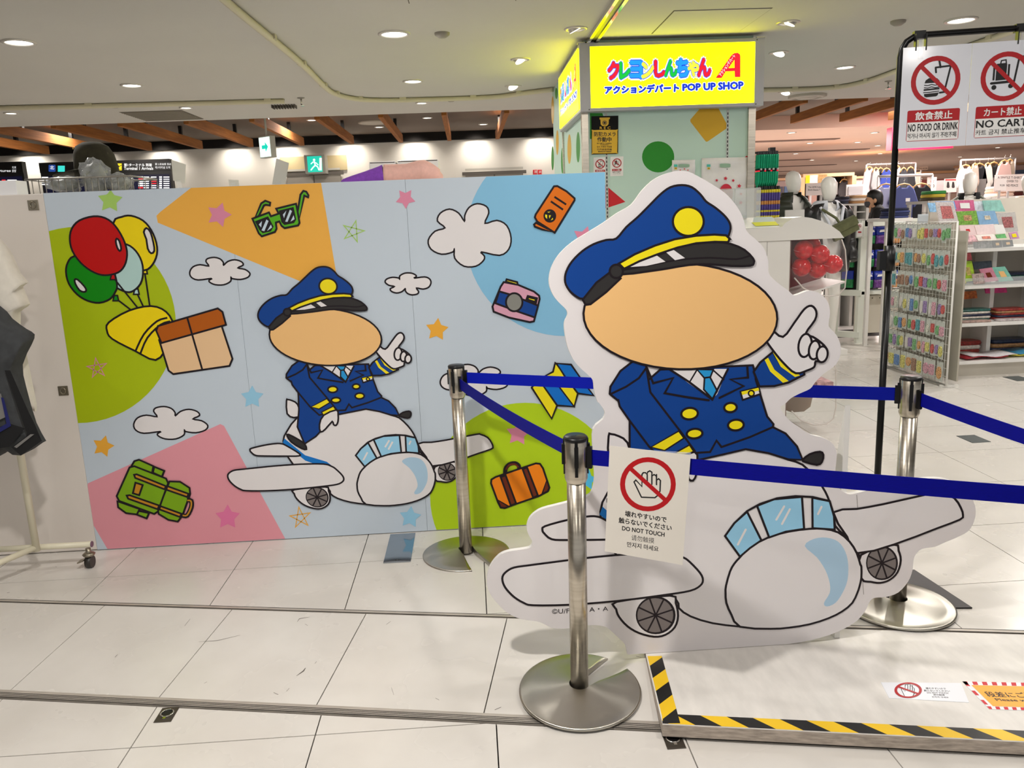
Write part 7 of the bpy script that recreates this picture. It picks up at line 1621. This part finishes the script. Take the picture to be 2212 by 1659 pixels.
# --- T-shirt rails
HW = mat('hanger_wood', (196, 150, 92), .5); RLW = mat('rail_white', (190, 184, 182), .4)
def hanger(x, Y, z, label, w=.19, grp='wooden hangers in the shirt displays'):
    o = thing('hanger', label, 'hanger', (x, Y, z), grp)
    MB(HW).tube([(x - w, Y, z - .07), (x - w * .5, Y, z - .015), (x, Y, z), (x + w * .5, Y, z - .015), (x + w, Y, z - .07)], .011, 8).build('bar', o)
    MB(CHROME).tube([(x, Y, z), (x, Y, z + .04), (x + .012, Y, z + .055), (x + .004, Y, z + .066)], .003, 5).build('hook', o)
def tshirt(label, px, py, Y, w, h, m, grp, chest=None):
    """px,py = neck point in the photograph"""
    c = at(px, py, Y); x, z = c.x, c.z; W = w / 2
    nk = min(.07, w * .2); P = [(x - nk, z), (x - W * .72, z - .05), (x - W * 1.12, z - .24), (x - W * .86, z - .30), (x - W * .72, z - .2), (x - W * .72, z - h), (x + W * .72, z - h), (x + W * .72, z - .2), (x + W * .86, z - .30), (x + W * 1.12, z - .24), (x + W * .72, z - .05), (x + nk, z), (x + nk * .6, z - .04), (x - nk * .6, z - .04)]
    o = thing('t_shirt', label, 't-shirt', (x, Y, z - h), grp); n = len(P); cx, cz = x, z - h * .5
    sc = [(cx + (a - cx) * .9, cz + (b - cz) * .95) for a, b in P]; mm = MB(m)
    for s in (-1, 1):
        A_ = [(a, Y, b) for a, b in P]; B_ = [(a, Y + s * .022, b) for a, b in sc]
        mm.add(A_ + B_, [(i, (i + 1) % n, n + (i + 1) % n, n + i) for i in range(n)], 0, True); mm.add(B_, [tuple(t) for t in tessellate_polygon([[Vector((a, b, 0)) for a, b in sc]])])
    mm.build('fabric', o)
    if chest: mc, dx, dz, rw, rh = chest; MB(mc).box((x + dx - rw, Y - .025, z - dz - rh), (x + dx + rw, Y - .021, z - dz + rh)).build('chest_print', o)
    hanger(x, Y, z + .012, 'hanger of the ' + label, w * .36)
    return o
T_ = lambda n, c: mat('tee_' + n, c, .9)
rr_ = thing('clothes_rail', 'white clothes rail holding lavender, blue and black T-shirts', 'clothes rail', (at(1900, 383, 10.8).x, 10.8, 0))
ra, rb = at(1897, 385, 10.8), at(2014, 380, 10.8); zr = (ra.z + rb.z) / 2 + .02
MB(RLW).tube([(ra.x, 10.8, zr), (rb.x, 10.8, zr)], .018, 10).build('bar', rr_)
for x in (ra.x, rb.x): MB(RLW).tube([(x, 10.8, .02), (x, 10.8, zr)], .016, 10).box((x - .02, 10.55, 0), (x + .02, 11.05, .025)).build('stand', rr_)
tshirt('lavender T-shirt on the white rail partly behind the black pole', 1914, 399, 10.75, .36, .62, T_('lavender', (170, 172, 206)), 'T-shirts on the white rail')
tshirt('slate blue T-shirt with small white chest print on the white rail', 1953, 399, 10.7, .38, .66, T_('slate', (78, 86, 138)), 'T-shirts on the white rail', (PAPER, .05, .2, .03, .022))
tshirt('black T-shirt at the right end of the white rail', 1990, 398, 10.75, .36, .66, T_('black', (20, 22, 30)), 'T-shirts on the white rail')
def gallery(x0, y0, x1, Y, label):
    a, b_ = at(x0, y0, Y), at(x1, y0, Y); o = thing('clothes_rail', label, 'clothes rail', (a.x, Y, 0)); z = a.z
    MB(RLW).tube([(a.x, Y, z), (b_.x, Y, z)], .012, 8).build('bar', o)
    for x in (a.x, b_.x): MB(RLW).tube([(x, Y, 0), (x, Y, z)], .012, 8).build('stand', o)
gallery(1872, 356, 1978, 12.0, 'tall white frame rail hung with small shirts left of the black pole')
for k, (x, y, n, c, w, h) in enumerate([(1878, 362, 'pink-white', (232, 208, 208), .3, .62), (1892, 364, 'grey striped', (150, 146, 146), .22, .55), (1902, 364, 'black', (26, 26, 30), .2, .55), (1915, 365, 'royal blue', (40, 56, 130), .32, .5), (1939, 360, 'pale pink', (226, 206, 204), .22, .5), (1952, 364, 'charcoal', (40, 40, 44), .22, .5), (1967, 362, 'black printed', (24, 22, 24), .26, .55)]):
    tshirt(f'{n} shirt hung {NTH[k]} from the left on the tall frame rail', x, y, 11.95 - .045 * (k % 2), w * .62, h, T_(n, c), 'shirts on the tall frame rail')
gallery(2076, 346, 2193, 11.2, 'tall white rail with pale and black T-shirts at the far right')
for k, (x, y, n, c, w, h) in enumerate([(2086, 358, 'white ringer', (222, 212, 206), .4, .68), (2116, 355, 'black photo-print', (22, 20, 22), .36, .8), (2106, 355, 'beige', (186, 160, 146), .2, .5), (2147, 352, 'black long', (24, 22, 22), .34, .9), (2134, 354, 'pale', (214, 202, 194), .24, .7), (2170, 348, 'dusty pink', (206, 168, 160), .34, .6), (2182, 346, 'striped', (170, 150, 130), .24, .5)]):
    tshirt(f'{n} T-shirt on the far right rail, hung {NTH[k]}', x, y, 11.15 - .05 * (k % 3), w * .66, h, T_(n, c), 'T-shirts on the far right rail', (T_('printgrey', (120, 114, 110)), .02, .32, .08, .12) if 'photo' in n else ((T_('printgrey', (120, 114, 110)), .0, .3, .04, .1) if 'black long' in n else None))

# --- tables, cabinets and cards in the middle of the shop
tb = thing('cash_counter', 'pale shop counter with open cubbies and folded clothes in front of the person', 'counter', (4.6, 10.2, 0))
a, b_ = at(1816, 440, 10.65).x, at(1884, 440, 10.65).x; zt = at(1840, 440, 10.65).z
MB(SHW).box((a, 10.6, zt - .03), (b_, 11.1, zt)).build('top', tb)
for x in (a + .02, a + .19, a + .36): MB(SHW).box((x - .02, 10.62, 0), (x + .02, 11.08, zt - .03)).build('side', tb)
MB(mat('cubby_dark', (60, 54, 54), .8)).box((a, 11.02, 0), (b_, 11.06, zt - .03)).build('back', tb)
for z in (zt - .12, zt - .22, zt - .32): MB(SHW).box((a, 10.64, z), (a + .36, 11.02, z + .015)).build('shelf', tb)
folded('folded_shirts', 'pile of dark folded shirts left of the tan ones on the counter', a + .0, a + .13, 10.66, 10.96, zt, .1, [T_('dk1', (40, 40, 52)), T_('dk2', (70, 70, 90)), T_('dk1', (40, 40, 52))], 'clothing', 'folded clothes on the shop counter')
folded('folded_shirts', 'pile of tan and white folded clothes on the counter', a + .15, a + .42, 10.66, 10.96, zt, .11, [T_('tan', (170, 126, 84)), T_('wht', (226, 216, 208)), T_('tan2', (190, 150, 110))], 'clothing', 'folded clothes on the shop counter')
tbl = thing('wooden_recess', 'wide dark recess with wooden top board at the shop\'s back left', 'shelf', (5, 15, 0))
a, b_ = at(1735, 376, 15).x, at(1846, 376, 15).x; zt2 = at(1740, 376, 15).z
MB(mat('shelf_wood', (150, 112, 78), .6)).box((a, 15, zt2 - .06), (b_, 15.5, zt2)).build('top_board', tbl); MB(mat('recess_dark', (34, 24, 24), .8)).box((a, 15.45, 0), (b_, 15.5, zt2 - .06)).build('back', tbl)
for x in (a, b_): MB(mat('shelf_wood', (150, 112, 78), .6)).box((x - .04, 15, 0), (x + .04, 15.5, zt2 - .06)).build('side', tbl)
garms = [(1756, 'brown'), (1795, 'white'), (1824, 'black ')]
for k, (x, n) in enumerate(garms):
    c = {'brown': (110, 80, 70), 'black': (30, 26, 28), 'white': (206, 196, 190), 'beige': (180, 150, 130), 'black ': (36, 30, 30)}[n]
    tshirt(f'{n.strip()} garment in the wooden back recess, {NTH[k]} from the left', x, 388, 15.2, .24, .8, T_('rec' + n.strip(), c), 'garments in the back recess')
def scard(label, x0, y0, x1, y1, Y, m, texts=(), name='price_card', stand=True):
    a, z1, b_, z0 = card_q(x0, y0, x1, y1, Y); o = thing(name, label, 'sign card', (a, Y, z0)); MB(m).box((a, Y, z0), (b_, Y + .012, z1)).build('card', o)
    if stand: MB(RLW).box(((a + b_) / 2 - .012, Y + .013, 0), ((a + b_) / 2 + .012, Y + .03, z0 + .05)).build('stand', o)
    pl = Plane((0, Y, 0), (1, 0, 0), (0, 0, 1))
    for t, q, mm, bo in texts: Art(pl, .001).text(t, rectq(*q), mm, bo).build('lettering', o)
    return o
PKC = mat('card_pinkish', (240, 222, 218), .5); RT_ = mat('card_red_ink', (216, 60, 60), .5); GT_ = mat('card_grey_ink', (96, 84, 84), .5)
scard('pinkish sign card about short sleeve shirts between the two front mannequins', 1742, 396, 1809, 420, 9.6, PKC, [('The SAME Color', (1746, 402, 1775, 406), GT_, .01), ("Short Sleeve T", (1745, 408, 1772, 412), GT_, .01), ('UT', (1800, 401, 1806, 406), RT_, .03), ('500', (1794, 409, 1806, 416), INK, .03)], stand=True)
scard('white and yellow box card on the back shelf edge', 1741, 379, 1766, 396, 12.6, PAPER, name='box_card'); scard('tan box card right of the yellow one', 1768, 377, 1786, 395, 12.6, mat('tan_card', (190, 150, 90), .5, noise=(30, .3)), name='box_card')
scard('narrow yellow price strip beside the white box card', 1741, 379, 1749, 396, 12.55, P_YEL, stand=False)
scard('empty white picture frame board above the counter', 1829, 399, 1869, 425, 11.3, PAPER, name='frame_board')
MB(mat('frame_inner', (196, 192, 192), .5)).box((at(1833, 403, 11.29).x, 11.285, at(1833, 421, 11.29).z), (at(1864, 403, 11.29).x, 11.3, at(1833, 403, 11.29).z)).build('inset', [o for o in COL.objects if o.name.startswith('frame_board')][0])
scard('white price card reading UT 500 right of the T-shirt rail', 2004, 383, 2022, 412, 10.8, PKC, [('UT', (2010, 390, 2018, 395), RT_, .03), ('500', (2005, 398, 2018, 405), INK, .02)])
scard('grey mirror-like board right of the price card', 2023, 390, 2043, 417, 10.9, mat('board_grey', (176, 170, 170), .4), name='grey_board')
o = scard('small poster of two dark coats with a red top strip', 2041, 386, 2066, 415, 10.7, PKC, name='coat_poster'); pl = Plane((0, 10.7, 0), (1, 0, 0), (0, 0, 1))
Art(pl, .001).fill(rectq(2042, 387, 2065, 390), RT_).build('red_strip', o)
for x in (2048, 2059): Art(pl, .001).fill([(x - 2, 393), (x + 2, 393), (x + 3.4, 404), (x + 2, 406), (x - 2, 406), (x - 3.4, 404)], T_('coat', (60, 54, 54))).build('printed_coat', o)
scard('wide pinkish card about T-shirt, power and peace at the far right', 2150, 378, 2212, 412, 9.9, PKC, [('A SINGLE T-SHIRT', (2155, 381, 2207, 386), GT_, .02), ('POWER TO', (2172, 389, 2199, 394), GT_, .02), ('AND PEACE', (2170, 398, 2199, 403), GT_, .02)])
scard('small pinkish price card overlapping the wide far right card', 2151, 386, 2173, 411, 9.8, mat('card_paler', (244, 232, 230), .5), [('¥1,500', (2160, 398, 2170, 403), GT_, .02)], stand=True)
scard('white card of yellow-brown sticker samples in the wire rack\'s top basket', 1984, 463, 2022, 482, 7.9, mat('card_bluegrey', (196, 206, 214), .4), [('キャラクターステッカー', (1985, 458, 2022, 462), INK, .02), ('XXXXXXX', (1988, 466, 2019, 472), P_YEL, .02), ('XXXXXXX', (1987, 475, 2019, 480), P_YEL, .02)][:1], name='sticker_board')
folded('folded_knits', 'bright green and yellow patterned clothes folded by the T-shirt rail', at(2012, 428, 9.65).x, at(2046, 428, 9.65).x, 9.65, 9.95, at(2012, 434, 9.6).z, .12, [T_('kn1', (70, 60, 40)), T_('kn2', (196, 170, 60)), T_('kn3', (50, 130, 60))], 'clothing')
folded('folded_knits', 'white and brown chevron clothes folded under the far right card', at(2152, 425, 10.05).x, at(2195, 425, 10.05).x, 10.05, 10.35, at(2152, 425, 10.0).z, .13, [T_('ch1', (214, 196, 180)), T_('ch2', (180, 150, 130)), T_('ch1', (214, 196, 180))], 'clothing')
folded('folded_jeans', 'crumpled slate blue cloth pile below the blue T-shirt', at(1925, 470, 8.6).x, at(1968, 470, 8.6).x, 8.6, 8.9, at(1930, 472, 8.55).z, .11, [T_('jn1', (60, 68, 116)), T_('jn2', (40, 46, 84)), T_('jn1', (60, 68, 116)), T_('jn3', (30, 34, 60))], 'clothing')
for lb, x0, x1, Y, zz in (('white shop table under the green patterned clothes', 2005, 2050, 9.6, 434), ('white shop table under the chevron clothes', 2140, 2240, 10.0, 425), ('white shop table under the slate blue cloth pile', 1922, 1972, 8.55, 472)):
    a, b_ = at(x0, zz, Y).x, at(x1, zz, Y).x; z = at(x0, zz, Y).z
    o = thing('shop_table', lb, 'table', ((a + b_) / 2, Y + .3, 0)); MB(SHW).box((a, Y, z - .035), (b_, Y + .5, z - .0005)).build('top', o)
    for x in (a + .03, b_ - .03):
        for y in (Y + .03, Y + .47): MB(SHW).box((x - .02, y - .02, 0), (x + .02, y + .02, z - .035)).build('leg', o)
# red lit hanging sign glimpsed behind the warning board
rs = thing('red_lit_sign', 'glowing red and white shop sign mostly hidden behind the warning board', 'sign', (at(1940, 300, 11.8).x, 11.8, 2.2))
a, b_ = at(1926, 300, 11.8).x, at(2060, 300, 11.8).x; z1, z0 = at(1930, 275, 11.8).z, at(1930, 324, 11.8).z
MB(mat('sign_lit_red', (250, 20, 60), .4, emit=1.1)).box((a, 11.8, z0), (b_, 11.95, z1)).build('body', rs); MB(mat('sign_lit_white', (255, 220, 236), .4, emit=1.2)).box((a + .09, 11.79, z0 + .05), (a + .16, 11.8, z1 - .06)).build('white_panel', rs)
for x in (a + .1, b_ - .1): MB(BLACK).box((x - .01, 11.86, z1), (x + .01, 11.88, 3.0)).build('hanger_rod', rs)
# far wall cabinets that close the view
for k, (x0, x1, y0, Y, c) in enumerate([(1640, 1745, 392, 16.5, (120, 98, 92)), (1850, 1990, 386, 18, (176, 150, 140)), (1990, 2090, 376, 17, (150, 126, 112)), (2090, 2240, 360, 18.5, (170, 146, 136))]):
    a, b_ = at(x0, y0, Y).x, at(x1, y0, Y).x; z = at(x0, y0, Y).z; m_ = mat('cab' + str(k), c, .7)
    o = thing('wall_cabinet', f'{["dim brown", "pinkish", "brown", "long pinkish"][k]} low stock cabinet far back in the shop', 'cabinet', ((a + b_) / 2, Y, 0)); MB(m_).box((a, Y, 0), (b_, Y + .5, z), b=.01).build('carcass', o)
    MB(mat('shelf_wood', (150, 112, 78), .6)).box((a - .02, Y - .03, z), (b_ + .02, Y + .52, z + .05)).build('top_board', o)
    rr2 = random.Random(k)
    n = 6
    for i in range(n):
        x = a + (b_ - a) * (i + .5) / n; w = (b_ - a) / n * .42
        for j in range(3): MB(T_('st' + str((i * 3 + j * 5 + k) % 6), [(60, 56, 66), (196, 180, 170), (120, 60, 56), (70, 84, 110), (206, 196, 186), (44, 40, 42)][(i * 3 + j * 5 + k) % 6])).box((x - w, Y - .02, z - .5 * (j + 1) + .08), (x + w, Y + .0, z - .5 * j - .12)).build('folded_stack', o)
o = scard('dark fitting room lettering board at the shop\'s back', 1978, 361, 2004, 367, 16.9, mat('fit_board', (176, 150, 130), .6), [('FITTING ROOM', (1980, 362, 2003, 366), INK, .02)], name='room_sign')
